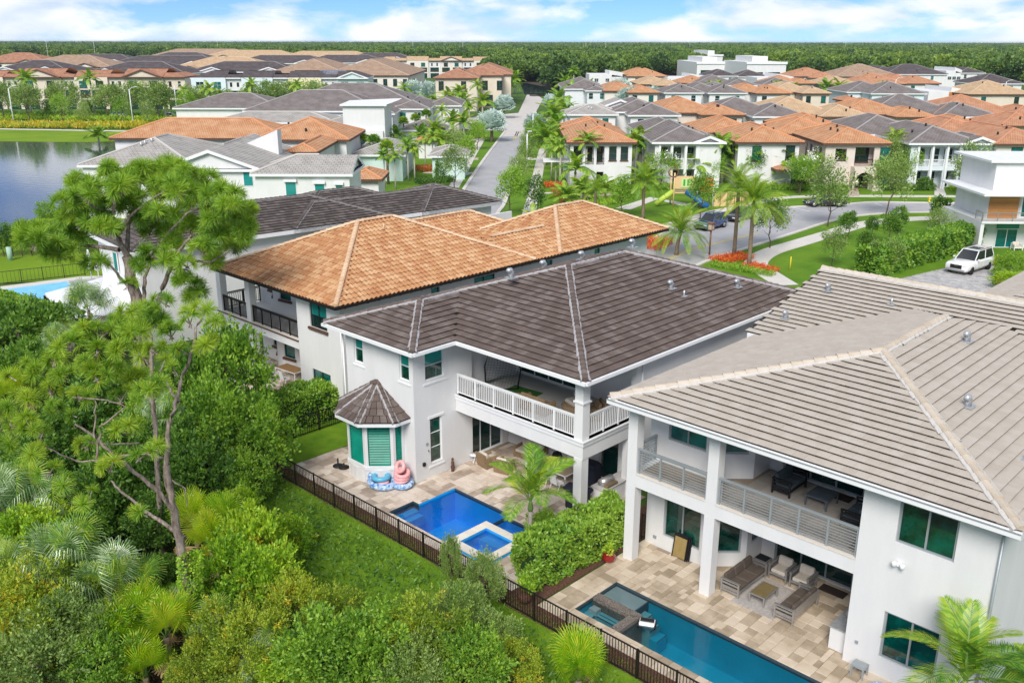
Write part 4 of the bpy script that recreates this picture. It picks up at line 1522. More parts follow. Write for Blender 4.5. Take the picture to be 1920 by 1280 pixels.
caps(RB, [(tuple(ring[i]), tuple(apx)) for i in range(1, len(ring) - 1)], TILE_BR, MORTAR, r=.1, step=.3)
pv = MB()
pv.tube([(-30.72, 26.0, 1.45), (-30.72, 26.0, 1.55)], .02, BLACK, 6)
pv.box(-30.798, 25.66, .78, -30.72, 25.8, .95, BLACK)
pv.box(-30.798, 25.9, 1.78, -30.76, 26.02, 1.9, GREYMETAL)
part(pv, 'wall_fitting', H3)
# --- house with the orange clay roof (left of centre)
H2 = thing('villa', 'white two storey villa left of centre under the orange clay tiled roof, black balcony rails', 'house')
w = MB()
YF2 = 27.4
wall_run(w, (-43.52, YF2), (-39.32, YF2), 0, 6.8, .3, STUCCO, [(1.3, 2.92, 4.92, 6.3), (1.2, 2.95, .85, 2.42)])
wall_run(w, (-39.32, YF2 + .301), (-39.32, 54.8), 0, 6.8, .3, STUCCO,
         [(6.1, 6.75, 5.2, 6.4), (9.55, 11.3, 5.2, 6.4), (15.8, 16.65, 5.2, 6.4), (21, 21.6, 5.2, 6.4)])
w.box(-43.52, YF2 + .301, 0, -43.22, 31.5, 6.8, STUCCO)
for z0, z1 in ((0, 3.24), (3.8, 6.75)):
 wall_run(w, (-52.4, 30.4), (-50.6, 30.4), z0, z1, .2, STUCCO, [(1.1, 1.7, z0 + 1.0, z0 + 2.5)])
 wall_run(w, (-50.6, 30.4), (-49.6, 29.6), z0, z1, .2, STUCCO, [(.2, 1.0, z0 + .95, z0 + 2.5)])
 wall_run(w, (-49.6, 29.6), (-47.4, 29.9), z0, z1, .2, STUCCO, [(.7, 1.7, z0 + .95, z0 + 2.4)])
 wall_run(w, (-47.4, 29.9), (-46.8, 31.5), z0, z1, .2, STUCCO, [(.5, 1.2, z0 + .95, z0 + 2.3)])
 wall_run(w, (-46.8, 31.5), (-43.5, 31.5), z0, z1, .2, STUCCO)
w.box(-52.6, 30.4, 0, -52.41, 54, 6.75, STUCCO)
w.box(-52.5, YF2, 3.24, -43.53, YF2 + .4, 3.8, STUCCO)
w.box(-52.5, YF2 + .401, 3.3, -43.53, 31.4, 3.78, STUCCO)
w.box(-52.5, YF2 + .02, 6.42, -43.53, YF2 + .4, 6.8, STUCCO)
w.box(-52.5, YF2 + .401, 6.42, -52.1, 30.4, 6.8, STUCCO)
for x in (-52.5, -49.05):
 w.box(x, YF2 - .003, 0, x + .5, YF2 + .42, 3.239, STUCCO)
 w.box(x, YF2 - .003, 3.801, x + .5, YF2 + .42, 6.419, STUCCO)
part(w, 'wall', H2)
q = MB()
q.box(-52.6, YF2 - .08, 3.72, -43.5, YF2 - .004, 3.8, BROWNWOOD)
q.box(-52.6, YF2 - .05, 3.801, -43.5, YF2 + .3, 3.83, COPING)
part(q, 'balcony_coping', H2)
bs = (BROWNWOOD, .12)
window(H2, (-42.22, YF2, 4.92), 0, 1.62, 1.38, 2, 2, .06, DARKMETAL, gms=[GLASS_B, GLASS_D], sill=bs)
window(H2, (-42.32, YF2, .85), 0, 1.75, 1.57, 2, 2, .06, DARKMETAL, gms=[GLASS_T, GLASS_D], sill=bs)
for y, ww in ((33.8, .65), (37.25, 1.75), (43.5, .85), (48.7, .6)):
 window(H2, (-39.32, y, 5.2), PI / 2, ww, 1.2, 2 if ww > 1 else 1, 1, .05, DARKMETAL, GLASS_B)
for z0 in (0, 3.8):
 window(H2, (-51.3, 30.4, z0 + 1.0), 0, .6, 1.5, 1, 1, .05, DARKMETAL, GLASS_T, sill=bs)
 a = math.atan2(-.8, 1.0)
 window(H2, (-50.6 + .2 * math.cos(a), 30.4 + .2 * math.sin(a), z0 + .95), a, .8, 1.55, 1, 1, .05, DARKMETAL, GLASS_T, sill=bs)
 a = math.atan2(.3, 2.2)
 window(H2, (-49.6 + .7 * math.cos(a), 29.6 + .7 * math.sin(a), z0 + .95), a, 1.0, 1.45, 1, 1, .05, DARKMETAL, GLASS_T, sill=bs)
 a = math.atan2(1.6, .6)
 window(H2, (-47.4 + .5 * math.cos(a), 29.9 + .5 * math.sin(a), z0 + .95), a, .7, 1.35, 1, 1, .05, DARKMETAL, GLASS_D, sill=bs)
railing(H2, (-52.0, YF2 + .12), (-49.08, YF2 + .12), 3.83, 1.05, DARKMETAL, .12, 1.0)
railing(H2, (-48.52, YF2 + .12), (-43.55, YF2 + .12), 3.83, 1.05, DARKMETAL, .12, 1.0)
railing(H2, (-52.3, YF2 + .45), (-52.3, 30.3), 3.83, 1.05, DARKMETAL, .14, 1.0)
m2 = .44
B2 = [(-51.2, 26.65, -38.62, 41.9, 6.88), (-44.2, 38.0, -38.62, 48.5, 6.88), (-47.6, 44.3, -38.62, 56.3, 6.88), (-53.0, 34.0, -45.0, 50.0, 6.4)]
RF = MB()
for b in B2:
 hip_solid(RF, b, m2, UNDER, .16, BROWNWOOD, SOFFIT)
k = 0
for i in range(38):
 y = 27.3 + i * .75
 RF.box(-39.3, y, 6.62, -38.75, y + .12, 6.72, BROWNWOOD)
R2 = part(RF, 'roof', H2)
tile_roof(R2, B2, m2, TILE_OR, ['SEW', 'SEW', 'SEW', 'SE'], 'barrel', .38, .31, seed=2)
ln = []
for i, wh in enumerate(('SW SE R NE NW', 'R', 'SW SE R NE', 'SE R NE')):
 ln += cut_lines(hip_lines(B2[i], m2, wh), B2, i, m2)
caps(R2, ln, CAP_OR, CAP_OR, r=.14, step=.38, strip=False)
g = MB()
g.box(-51.3, 26.5, 6.74, -38.5, 26.58, 6.86, DARKMETAL)
g.box(-38.54, 26.6, 6.74, -38.46, 56.3, 6.86, DARKMETAL)
part(g, 'gutter', H2)
g = MB()
g.tube([(-39.25, 27.32, 6.7), (-39.25, 27.32, .2)], .045, TRIM, 8)
part(g, 'downspout', H2)
for (pxx, pyy) in ((720, 436), (783, 482), (974, 440), (1078, 430), (1102, 421)):
 z = 8.3
 for _ in range(6):
  p = at(pxx, pyy, z)
  z = max(hip_height(b, p.x, p.y, m2) for b in B2)
 o = MB()
 o.tube([(0, 0, 0), (0, 0, .3)], .05, CAP_OR, 7)
 o.box(-.12, -.12, 0, .12, .12, .05, CAP_OR)
 o.build('roof_vent', R2, (p.x, p.y, z + .05))
# --- pools
def holed(mb, x0, y0, x1, y1, holes, z, m):
 rects = [(x0, y0, x1, y1)]
 for hx0, hy0, hx1, hy1 in holes:
  nr = []
  for r in rects:
   if r[2] <= hx0 or r[0] >= hx1 or r[3] <= hy0 or r[1] >= hy1:
    nr.append(r)
    continue
   if r[0] < hx0:
    nr.append((r[0], r[1], hx0, r[3]))
   if r[2] > hx1:
    nr.append((hx1, r[1], r[2], r[3]))
   a, b = max(r[0], hx0), min(r[2], hx1)
   if r[1] < hy0:
    nr.append((a, r[1], b, hy0))
   if r[3] > hy1:
    nr.append((a, hy1, b, r[3]))
  rects = nr
 for r in rects:
  mb.add([(r[0], r[1], z), (r[2], r[1], z), (r[2], r[3], z), (r[0], r[3], z)], [(0, 1, 2, 3)], m)
P3H = [(-29.55, 22.6, -29.15, 24.0), (-29.15, 22.6, -25.5, 26.2), (-25.5, 24.8, -23.6, 25.95), (-25.2, 22.9, -23.6, 24.42)]
P4H = [(-18.8, 22.75, -1.0, 25.25)]
PLH = [(-46.0, 24.3, -42.6, 26.2)]
bpy.data.objects.remove(bpy.data.objects['ground'])
gr = MB()
holed(gr, -14000, -14000, 14000, 14000, P3H + P4H + PLH, -0.06, GROUNDCOV)
struct(gr, 'ground')
def basin(mb, x0, y0, x1, y1, zt, zb, wallm, floorm, tilem=DARKTILE, sides='NSEW'):
 """inward facing basin; a dark tile band runs round the top"""
 for s, (ax, ay, bx, by) in {'S': (x0, y0, x1, y0), 'E': (x1, y0, x1, y1), 'N': (x1, y1, x0, y1), 'W': (x0, y1, x0, y0)}.items():
  if s not in sides:
   continue
  for (za, zc, m) in ((zb, zt - .2, wallm), (zt - .2, zt, tilem)):
   mb.add([(ax, ay, za), (bx, by, za), (bx, by, zc), (ax, ay, zc)], [(0, 3, 2, 1)], m)
 mb.add([(x0, y0, zb), (x1, y0, zb), (x1, y1, zb), (x0, y1, zb)], [(0, 1, 2, 3)], floorm)
P3 = thing('swimming_pool', 'deep blue swimming pool with raised spa on the middle villa patio', 'pool')
q = MB()
q.add([(-29.15, 22.6, 0), (-25.5, 22.6, 0), (-25.5, 22.6, -1.6), (-29.15, 22.6, -1.6)], [(0, 1, 2, 3)], POOLBLUE)
basin(q, -29.15, 22.6, -25.5, 26.2, .02, -1.6, POOLBLUE, POOLBLUE, sides='NE')
q.box(-29.55, 22.6, -.5, -29.15, 24.0, -.32, POOLBLUE_L)
q.box(-29.15, 22.6, -.9, -28.85, 24.0, -.45, POOLBLUE_L)
q.add([(-29.55, 22.6, .02), (-29.55, 24, .02), (-29.55, 24, -.4), (-29.55, 22.6, -.4)], [(0, 1, 2, 3)], DARKTILE)
q.add([(-29.15, 24, .02), (-29.15, 26.2, .02), (-29.15, 26.2, -1.6), (-29.15, 24, -1.6)], [(0, 1, 2, 3)], POOLBLUE)
q.add([(-29.15, 24, -.9), (-29.15, 22.6, -.9), (-29.15, 22.6, -1.6), (-29.15, 24, -1.6)], [(0, 1, 2, 3)], POOLBLUE)
q.add([(-29.55, 24, .02), (-29.15, 24, .02), (-29.15, 24, -.5), (-29.55, 24, -.5)], [(0, 1, 2, 3)], DARKTILE)
basin(q, -25.5, 24.8, -23.6, 25.95, .02, -.55, POOLBLUE_L, POOLBLUE_L, sides='NE')
q.box(-24.4, 24.8, -.55, -23.6, 25.3, -.3, POOLBLUE_L)
part(q, 'basin', P3)
q = MB()
q.sheet([(-29.15, 22.6), (-25.5, 22.6), (-25.5, 24.8), (-23.6, 24.8), (-23.6, 25.95), (-25.5, 25.95), (-25.5, 26.2), (-29.15, 26.2), (-29.15, 24.0), (-29.55, 24.0), (-29.55, 22.6)], -.09, WATER_B)
part(q, 'water', P3)
q = MB()
basin(q, -25.19, 22.91, -23.61, 24.41, .2, -.6, POOLBLUE_L, POOLBLUE, POOLBLUE_L)
q.box(-25.18, 23.95, -.7, -23.62, 24.40, -.15, POOLBLUE_L)
part(q, 'spa_basin', P3)
q = MB()
q.sheet([(-25.2, 22.9), (-23.6, 22.9), (-23.6, 24.42), (-25.2, 24.42)], .08, WATER_B)
part(q, 'spa_water', P3)
q = MB()
for (a, b, c, d) in ((-25.6, 22.5, -23.2, 22.9), (-25.6, 24.42, -23.2, 24.8), (-25.6, 22.9, -25.2, 24.42), (-23.6, 22.9, -23.2, 24.42)):
 q.box(a, b, -1.2 if a < -25.5 or b > 24 else -.2, c, d, .15, POOLBLUE)
spc = part(q, 'spa_wall', P3)
rnd = random.Random(9)
for (a, b, c, d) in ((-25.64, 22.46, -23.16, 22.9), (-25.64, 24.42, -23.16, 24.84), (-25.64, 22.9, -25.2, 24.42), (-23.6, 22.9, -23.16, 24.42)):
 n = 5 if c - a > 1 else 3
 for i in range(n):
  q = MB()
  if c - a > 1:
   e = (c - a) / n
   q.cbox(a + e * (i + .5), (b + d) / 2, .151, e - .012, d - b - .006, .055, COPING, 0, .012)
  else:
   e = (d - b) / n
   q.cbox((a + c) / 2, b + e * (i + .5), .151, c - a - .006, e - .012, .055, COPING, 0, .012)
  part(q, 'coping_stone', spc)
pavers('middle_patio', [(-36.7, 21.96), (-21.3, 21.96), (-21.3, 27.8), (-22.2, 28.5), (-22.2, 31.6), (-31.0, 31.7), (-31.0, 26), (-36.7, 25.2)], 0.02, TRAV2, P3H + [(-25.5, 22.5, -23.2, 24.8), (-35.0, 23.9, -30.8, 31.6) if False else (-35.85, 25.3, -30.85, 31.9)], .41, 3)
bpy.data.objects['middle_patio'].data.clear_geometry()
q = MB()
holed(q, -36.7, 21.96, -21.3, 28.5, P3H + [(-25.6, 22.46, -23.16, 24.84)], .005, GROUT)
holed(q, -31.1, 28.5, -22.2, 31.8, [], .005, GROUT)
_m0 = q.mesh('middle_patio')
bpy.data.objects['middle_patio'].data = _m0
P4 = thing('swimming_pool', 'long teal swimming pool with granite divider, sun shelf and spa beside the right villa', 'pool')
q = MB()
basin(q, -18.8, 22.75, -1.0, 25.25, .02, -1.5, POOLTEAL, POOLTEAL)
q.box(-18.79, 24.18, -1.2, -17.3, 25.24, -.16, POOLSHELF)
q.box(-17.3, 24.25, -1.4, -17.24, 25.24, -.16, DARKTILE)
for i, (a, z, mm) in enumerate(((-17.23, -.42, POOLTEAL_L), (-16.85, -.68, POOLTEAL_L), (-16.5, -.92, POOLTEAL))):
 q.box(a, 24.3, -1.45, a + .36, 25.0 - i * .05, z, mm)
 q.box(a + .33, 24.3, z, a + .36, 25.0 - i * .05, z + .012, DARKTILE)
q.box(-18.79, 22.76, -1.4, -17.12, 23.78, -.75, POOLTEAL)
q.box(-18.79, 23.42, -1.3, -17.13, 23.78, -.40, POOLTEAL_L)
q.box(-18.79, 22.77, -1.3, -18.35, 23.41, -.40, POOLTEAL_L)
q.box(-18.7, 23.45, -.4, -18.35, 23.75, -.24, POOLSHELF)
for (a, b, c, d) in ((-18.3, 23.40, -17.2, 23.44), (-18.37, 22.8, -18.33, 23.4), (-18.3, 23.58, -17.2, 23.61)):
 q.box(a, b, -.4, c, d, -.385, DARKTILE)
part(q, 'basin', P4)
q = MB()
q.sheet([(-18.8, 22.75), (-1, 22.75), (-1, 25.25), (-18.8, 25.25)], -.1, WATER_T)
part(q, 'water', P4)
q = MB()
q.box(-18.8, 23.8, -1.4, -16.75, 24.16, .05, GRANITE)
q.box(-17.1, 22.75, -1.4, -16.75, 23.79, .05, GRANITE)
part(q, 'divider', P4)
pavers('right_patio', [(-19.95, 21.96), (-1.0, 21.96), (-1.0, 26.8), (-10.4, 26.8), (-10.4, 31.0), (-15.6, 31.0), (-16.9, 28.5), (-19.95, 28.5)], 0.02, TRAV, P4H, .41, 5)
q = MB()
holed(q, -19.95, 21.96, -1.0, 26.8, P4H, .005, GROUT)
holed(q, -19.95, 26.8, -10.4, 31.0, [], .005, GROUT)
bpy.data.objects['right_patio'].data = q.mesh('right_patio')
PLo = thing('swimming_pool', 'corner of a turquoise pool behind the leafy tree, by the orange-roofed villa', 'pool')
q = MB()
basin(q, -46.0, 24.3, -42.6, 26.2, .02, -1.2, POOLTEAL_L, POOLTEAL_L)
part(q, 'basin', PLo)
q = MB()
q.sheet([(-46, 24.3), (-42.6, 24.3), (-42.6, 26.2), (-46, 26.2)], -.1, WATER_T)
part(q, 'water', PLo)
pavers('left_patio', [(-54, 22.6), (-41.6, 22.6), (-41.6, 27.2), (-43.6, 27.3), (-43.6, 31.4), (-47, 31.4), (-50.5, 30.2), (-54, 30.2)], 0.02, TRAV2, PLH, .45, 6, singles=120)
q = MB()
holed(q, -54, 22.6, -41.6, 31.5, PLH, .005, GROUT)
bpy.data.objects['left_patio'].data = q.mesh('left_patio')
# === NEIGHBOURING AND FAR HOUSES
ANG = math.atan2(RT.y, RT.x)
def uvroof(blocks, m, rm, em, sm=None, drop=.3, gable=None):
 """hip roofs with UV in metres (eave direction, up the slope); returns the mesh"""
 mb = MB()
 uvs = []
 fcount = 0
 def tri(vs, uv, mt):
  mb.add(vs, [tuple(range(len(vs)))], mt)
  uvs.extend(uv)
 kx = math.sqrt(1 + m * m)
 for b in blocks:
  x0, y0, x1, y1, ze = b[:5]
  g = b[5] if len(b) > 5 else ''
  for sd, (o, u, v, L, D) in plane_frames(b).items():
   H = min(L, D) / 2
   if g.islower() and sd.lower() in g:
    continue
   if len(g) and sd in g:
    P = [o, o + u * L, o + u * (L / 2)]
    zs = [ze, ze, ze + m * L / 2]
    P = [o + v * .45, o + u * L + v * .45, o + u * (L / 2) + v * .45]
    tri([(p.x, p.y, z) for p, z in zip(P, zs)], [(0, 0)] * 3, sm or TRIM)
    if g.islower():
     continue
    a, c, t = Vector((o.x, o.y, ze)), Vector((o.x + u.x * L, o.y + u.y * L, ze)), Vector((o.x + u.x * L / 2, o.y + u.y * L / 2, ze + m * L / 2))
    dz = Vector((0, 0, .35))
    for s_, e_ in ((a, t), (t, c)):
     tri([tuple(s_ - dz), tuple(e_ - dz), tuple(e_ + Vector((0, 0, .02))), tuple(s_ + Vector((0, 0, .02)))], [(0, 0)] * 4, em)
    continue
   ul, ur = H, L - H
   left = {'S': 'W', 'E': 'S', 'N': 'E', 'W': 'N'}[sd]
   right = {'S': 'E', 'E': 'N', 'N': 'W', 'W': 'S'}[sd]
   if left in g or left.lower() in g:
    ul = 0
   if right in g or right.lower() in g:
    ur = L
   q = [(0, 0), (L, 0), (ur, H), (ul, H)]
   if abs(ur - ul) < 1e-4:
    q = q[:3]
   tri([tuple((o + u * a + v * c).to_3d() + Vector((0, 0, ze + m * c))) for a, c in q], [(a, c * kx) for a, c in q], rm)
  t = .06
  for (ax, ay, bx, by) in ((x0 - t, y0 - t, x1 + t, y0), (x0 - t, y1, x1 + t, y1 + t), (x0 - t, y0 + .002, x0, y1 - .002), (x1, y0 + .002, x1 + t, y1 - .002)):
   n0 = len(mb.f)
   mb.box(ax, ay, ze - drop, bx, by, ze - .01, em)
   for f in mb.f[n0:]:
    uvs.extend([(0, 0)] * len(f))
  n0 = len(mb.f)
  mb.box(x0 + .01, y0 + .01, ze - drop + .06, x1 - .01, y1 - .01, ze - drop + .1, em if em is not TRIM else SOFFIT)
  for f in mb.f[n0:]:
   uvs.extend([(0, 0)] * len(f))
 me = mb.mesh('roof')
 uvl = me.uv_layers.new(name='UVMap')
 flat = [c for uv in uvs for c in uv]
 uvl.data.foreach_set('uv', flat)
 return me
FWC = {}
def fwin(owner, x, y, z, w, h, ang=0.0, gm=None, fm=None, split=True, name='window'):
 """small far window: one mesh with frame, glass and glazing bar"""
 gm, fm = gm or GLASS_T, fm or TRIM
 key = (round(w, 1), round(h, 1), gm.name, fm.name, split)
 if key not in FWC:
  q = MB()
  q.box(-.06, -.05, -.06, w + .06, -.012, h + .06, fm)
  q.box(0, -.06, 0, w, -.051, h, gm)
  if split:
   q.box(0, -.075, h * .5 - .03, w, -.061, h * .5 + .03, fm)
   if w > 1.3:
    q.box(w / 2 - .03, -.075, 0, w / 2 + .03, -.061, h, fm)
  if fm is BROWNWOOD:
   q.box(-.12, -.14, -.2, w + .12, -.012, -.06, fm)
  FWC[key] = q.mesh('window')
 return obj(name, FWC[key], owner, (x, y, z), (0, 0, ang))
def cap_strips(owner, blocks, m, cm, r=.14):
 q = MB()
 for i, b in enumerate(blocks):
  g = b[5] if len(b) > 5 else ''
  wh = [k for k in ('SW', 'SE', 'NE', 'NW') if not any(c in g for c in k)]
  for a, c in cut_lines(hip_lines(b[:5], m, ' '.join(wh + ['R'])), [bb[:5] for bb in blocks], i, m):
   a, c = Vector(a), Vector(c)
   if (c - a).length > .5:
    q.tube([tuple(a + Vector((0, 0, .03))), tuple(c + Vector((0, 0, .03)))], r, cm, 5)
 if q.f:
  o = q.build('ridge_capping', owner)
  o['kind'] = 'stuff'
CAPM = {'far_orange_roof': mat('far_orange_cap', (0.62, 0.30, 0.15), None), 'far_terracotta_roof': mat('far_terracotta_cap', (0.58, 0.28, 0.16), None),
  'far_tan_roof': mat('far_tan_cap', (0.62, 0.47, 0.32), None), 'far_taupe_roof': mat('far_taupe_cap', (0.5, 0.38, 0.29), None),
  'far_grey_roof': mat('far_grey_cap', (0.36, 0.34, 0.33), None), 'far_dark_roof': mat('far_dark_cap', (0.26, 0.24, 0.24), None),
  'far_light_grey_roof': mat('far_light_cap', (0.52, 0.50, 0.47), None), 'far_russet_roof': mat('far_russet_cap', (0.48, 0.28, 0.19), None)}
def fhouse(label, s, t, blocks, rm, wm, em=None, m=.36, wins=(), group=None, cat='house', wmat=None, wfr=None, inset=.55, walls=True, vents=2, rot=0.0, caps_on=True, name='house'):
 """house in the street frame; blocks (x0,y0,x1,y1,eave) relative to its front left corner"""
 em = em or (BROWNWOOD if rm in (RF_OR, RF_OR2, RF_TAN, RF_TP, RF_RD) else TRIM)
 root = thing(name, label, cat, SW(s, t), ANG + rot, group)
 q = MB()
 if walls:
  for k, b in enumerate(blocks):
   x0, y0, x1, y1, ze = b[:5]
   q.box(x0 + inset + k * .004, y0 + inset + k * .004, -.3, x1 - inset - k * .004, y1 - inset - k * .004, ze - .2, wm)
  q.build('wall', root)
 R = obj('roof', uvroof(blocks, m, rm, em, wm), root)
 if caps_on:
  cap_strips(R, blocks, m, CAPM[rm.name])
 for wd in wins:
  x, y, z, w, h = wd[:5]
  a = wd[5] if len(wd) > 5 else 0.0
  fwin(root, x, y, z, w, h, a, wd[6] if len(wd) > 6 else wmat, wfr or (BROWNWOOD if em is BROWNWOOD else TRIM))
 rnd = random.Random(int(s * 7 + t))
 for k in range(vents):
  b = blocks[0][:5]
  x = b[0] + (b[2] - b[0]) * rnd.uniform(.3, .7)
  y = b[1] + (b[3] - b[1]) * rnd.uniform(.15, .4)
  z = max(hip_height(bb[:5], x, y, m) for bb in blocks)
  v = MB()
  v.tube([(0, 0, -.1), (0, 0, .45)], .16, BLACK if rm not in (RF_LG,) else GALV, 6)
  v.build('roof_vent', R, (x, y, z))
 return root
def pxh(xl, xr, y, ze=6.5):
 s0, t0 = st(xl, y, ze)
 s1, t1 = st(xr, y, ze)
 return s0, (t0 + t1) / 2, s1 - s0
# --- dark-roofed house behind the orange one
H1 = thing('villa', 'white villa with a very dark tiled roof behind the orange-roofed one', 'house', (-58.1, 33.75, 0), math.radians(-5.3))
bpy.context.view_layer.update()
B1 = [(-9.4, -8.8, 0, 11.5, 6.9), (-7.0, 3.0, 0, 22.7, 6.9), (-8.2, 14.4, 0, 22.7, 6.9), (-13.0, 6.5, -5.5, 17.5, 6.6)]
w = MB()
for k, b in enumerate(B1):
 w.box(b[0] + .6 + k * .004, b[1] + .6 + k * .004, 0, b[2] - .6 - k * .004, b[3] - .6 - k * .004, 6.75, STUCCO)
part(w, 'wall', H1)
RF = MB()
for b in B1:
 hip_solid(RF, b, .33, UNDER, .3, TRIM, SOFFIT)
R1 = part(RF, 'roof', H1)
tile_roof(R1, B1, .33, TILE_DK, ['SEW', 'SE', 'SE', 'SE'], 'flat', .38, .34, seed=11, singles=60)
ln = []
for i in range(4):
 ln += cut_lines(hip_lines(B1[i], .33, 'SW SE R NE'), B1, i, .33)
caps(R1, ln, TILE_DK, MORTAR_D, r=.13, step=.4)
for (y, ww) in ((-4.5, 1.0), (2.6, .8), (17.3, 1.1)):
 window(H1, (-.6, y, 5.0), PI / 2, ww, 1.3, 1, 1, .05, TRIM, GLASS_B)
window(H1, (-5.5, -8.4, 4.6), 0, .9, 1.4, 1, 1, .05, TRIM, GLASS_B)
window(H1, (-3.0, -8.4, 1.0), 0, 1.2, 1.6, 1, 1, .05, TRIM, GLASS_T)
pv = thing('pavilion', 'flat white-roofed poolside pavilion with dark louvred side behind the pines', 'pavilion')
P = [at(84, 549, 3), at(256, 503, 3), at(300, 560, 3), at(128, 612, 3)]
q = MB()
q.prism([(p.x, p.y) for p in P], 2.8, 2.99, TRIM)
part(q, 'roof', pv)
for i in (0, 3, 2):
 q = MB()
 q.box(P[i].x - .1, P[i].y - .1, 0, P[i].x + .1, P[i].y + .1, 2.8, DARKMETAL)
 part(q, 'post', pv)
d = (P[3] - P[0])
for k in range(9):
 q = MB()
 a = P[0] + d * .06
 b = P[0] + d * .6
 q.tube([(a.x, a.y, 1.5 + k * .14), (b.x, b.y, 1.5 + k * .14)], .035, WHITEMETAL if k % 2 else DARKMETAL, 4)
 part(q, 'louvre', pv)
# --- light grey gabled house with teal windows
h0 = fhouse('white gabled house with light grey roofs and bright teal windows beside the lake', -45, 92,
   [(-5.5, 16, 8, 34, 6.3), (5.0, 12.5, 16.8, 32, 6.3, 'SN'), (16.5, 8.8, 27.6, 17.4, 6.3, 'E')],
   RF_LG, STUCCO, TRIM, .36, inset=.4, vents=3)
q = MB()
q.add([(11.2, 24, 7.6), (16.0, 24, 9.6), (16.0, 24, 6.5), (11.2, 24, 6.5), (11.2, 26, 7.6), (16.0, 26, 9.6), (16.0, 26, 6.5), (11.2, 26, 6.5)],
      [(0, 3, 2, 1), (4, 5, 6, 7), (0, 1, 5, 4), (1, 2, 6, 5), (0, 4, 7, 3)], STUCCO)
part(q, 'slanted_parapet', h0)
for (x, y, z, ww, hh) in ((14.6, 12.9, 4.4, 1.0, 1.5), (20.2, 9.2, 3.4, 1.1, 1.9), (23.4, 9.2, 3.7, 1.0, 1.4), (25.7, 9.2, 3.9, .7, 1.1)):
 fwin(h0, x, y, z, ww, hh, 0, GLASS_B, TRIM, False)
 if x > 19:
  q = MB()
  q.box(x - .15, y - .35, z + hh + .1, x + ww + .15, y - .01, z + hh + .35, TRIM)
  part(q, 'window_hood', h0)
s, t, wd = pxh(670, 722, 333, 3.2)
fhouse('little white annex with a red-orange roof and copper wall lantern left of the avenue', s, t - 3, [(-1, 0, wd, 7, 3.4)], RF_OR, STUCCO, BROWNWOOD, .4, vents=0, cat='annex')
# --- other houses left of the avenue: (label, xl, xr, y, eave, blocks(rel), roof, wall)
def LH(label, xl, xr, y, ze, depth, rm, wm, extra=(), m=.36, wins=(), **kw):
 s, t, wd = pxh(xl, xr, y, ze)
 bl = [(0, 0, wd, depth, ze)] + [tuple(e) for e in extra]
 return fhouse(label, s, t, bl, rm, wm, None, m, wins, 'houses left of the avenue', **kw)
LH('house with long orange tiled hip roof just behind the light grey gabled one', 470, 655, 262, 6.6, 15, RF_OR, STUCCO, [(-22, 4, 4, 17, 6.4), (8, -14.5, 12.4, 1, 6.5)])
LH('modern white house with a grey roof and tall slanted parapet left of the avenue', 600, 690, 232, 5.8, 16, RF_LG, STUCCO, [(-22, 5, 2, 17, 5.6)], .25)
s, t = st(640, 232, 6)
q = thing('house', 'tall plain white cube of a modern house left of the avenue', 'house', SW(s, t), ANG, 'houses left of the avenue')
w = MB()
w.box(0, 2, 0, 7.5, 12, 9.2, STUCCO)
w.box(0.3, 1.2, 0, 7.2, 1.998, 4.6, STUCCO)
part(w, 'wall', q)
w = MB()
w.add([(-.4, 1.4, 9.21), (8.0, 1.4, 9.21), (9.6, 6, 9.7), (9.6, 12.4, 9.7), (-.4, 12.4, 9.3), (-.4, 1.4, 8.95), (8.0, 1.4, 8.95)], [(0, 1, 2, 3, 4), (5, 6, 1, 0)], TRIM)
part(w, 'roof', q)
fwin(q, 1.0, 1.19, 2.0, 3.6, 1.9, 0, GLASS_D, DARKMETAL, False)
fwin(q, 7.52, 3.0, 1.2, 2.8, 2.2, PI / 2, GLASS_T, TRIM)
LH('grey-roofed white house with recessed porch left of the avenue', 668, 740, 213, 6.2, 18, RF_GR, LGREY, [(-24, 4, 5, 24, 6.4)],
   wins=[(2, .5, 3.2, 1.0, 2.2), (5.5, .5, 3.2, 1.4, 2.2)])
LH('long brown-grey roofed house beside the silver palms', 735, 806, 204, 6.4, 22, RF_GR, STUCCO, [(-26, 3, 6, 26, 6.8), (6, 14, 14, 32, 6.2)],
   wins=[(1.6, .5, 3.4, 1.2, 2.2), (4.6, .5, 3.0, 1.4, 2.6, 0, GLASS_D)])
LH('orange roofed house peeping between two grey roofs left of the avenue', 600, 720, 196, 6.8, 15, RF_OR, STUCCO, [])
LH('low grey hip roofed garage left of the avenue', 748, 838, 244, 3.6, 9, RF_GR, STUCCO, [])
LH('pale house with wide grey roof behind three small palms', 655, 760, 290, 4.0, 16, RF_LG, PALEGREEN, [(11.5, 2, 17.5, 12, 3.6)], m=.3)
LH('small orange hip roofed garage half hidden by palms left of the avenue', 778, 820, 264, 3.2, 6, RF_OR, STUCCO, [])
LH('small tan roofed annex between dense palms by the crossing', 838, 865, 222, 3.4, 8, RF_TAN, CREAM2, [])
LH('dark-roofed house between the lake hedge road and the orange roof', 480, 640, 205, 6.2, 20, RF_GR, STUCCO, [(-20, 6, 4, 24, 6.0)], m=.3)
s, t, wd = pxh(812, 905, 148, 9.4)
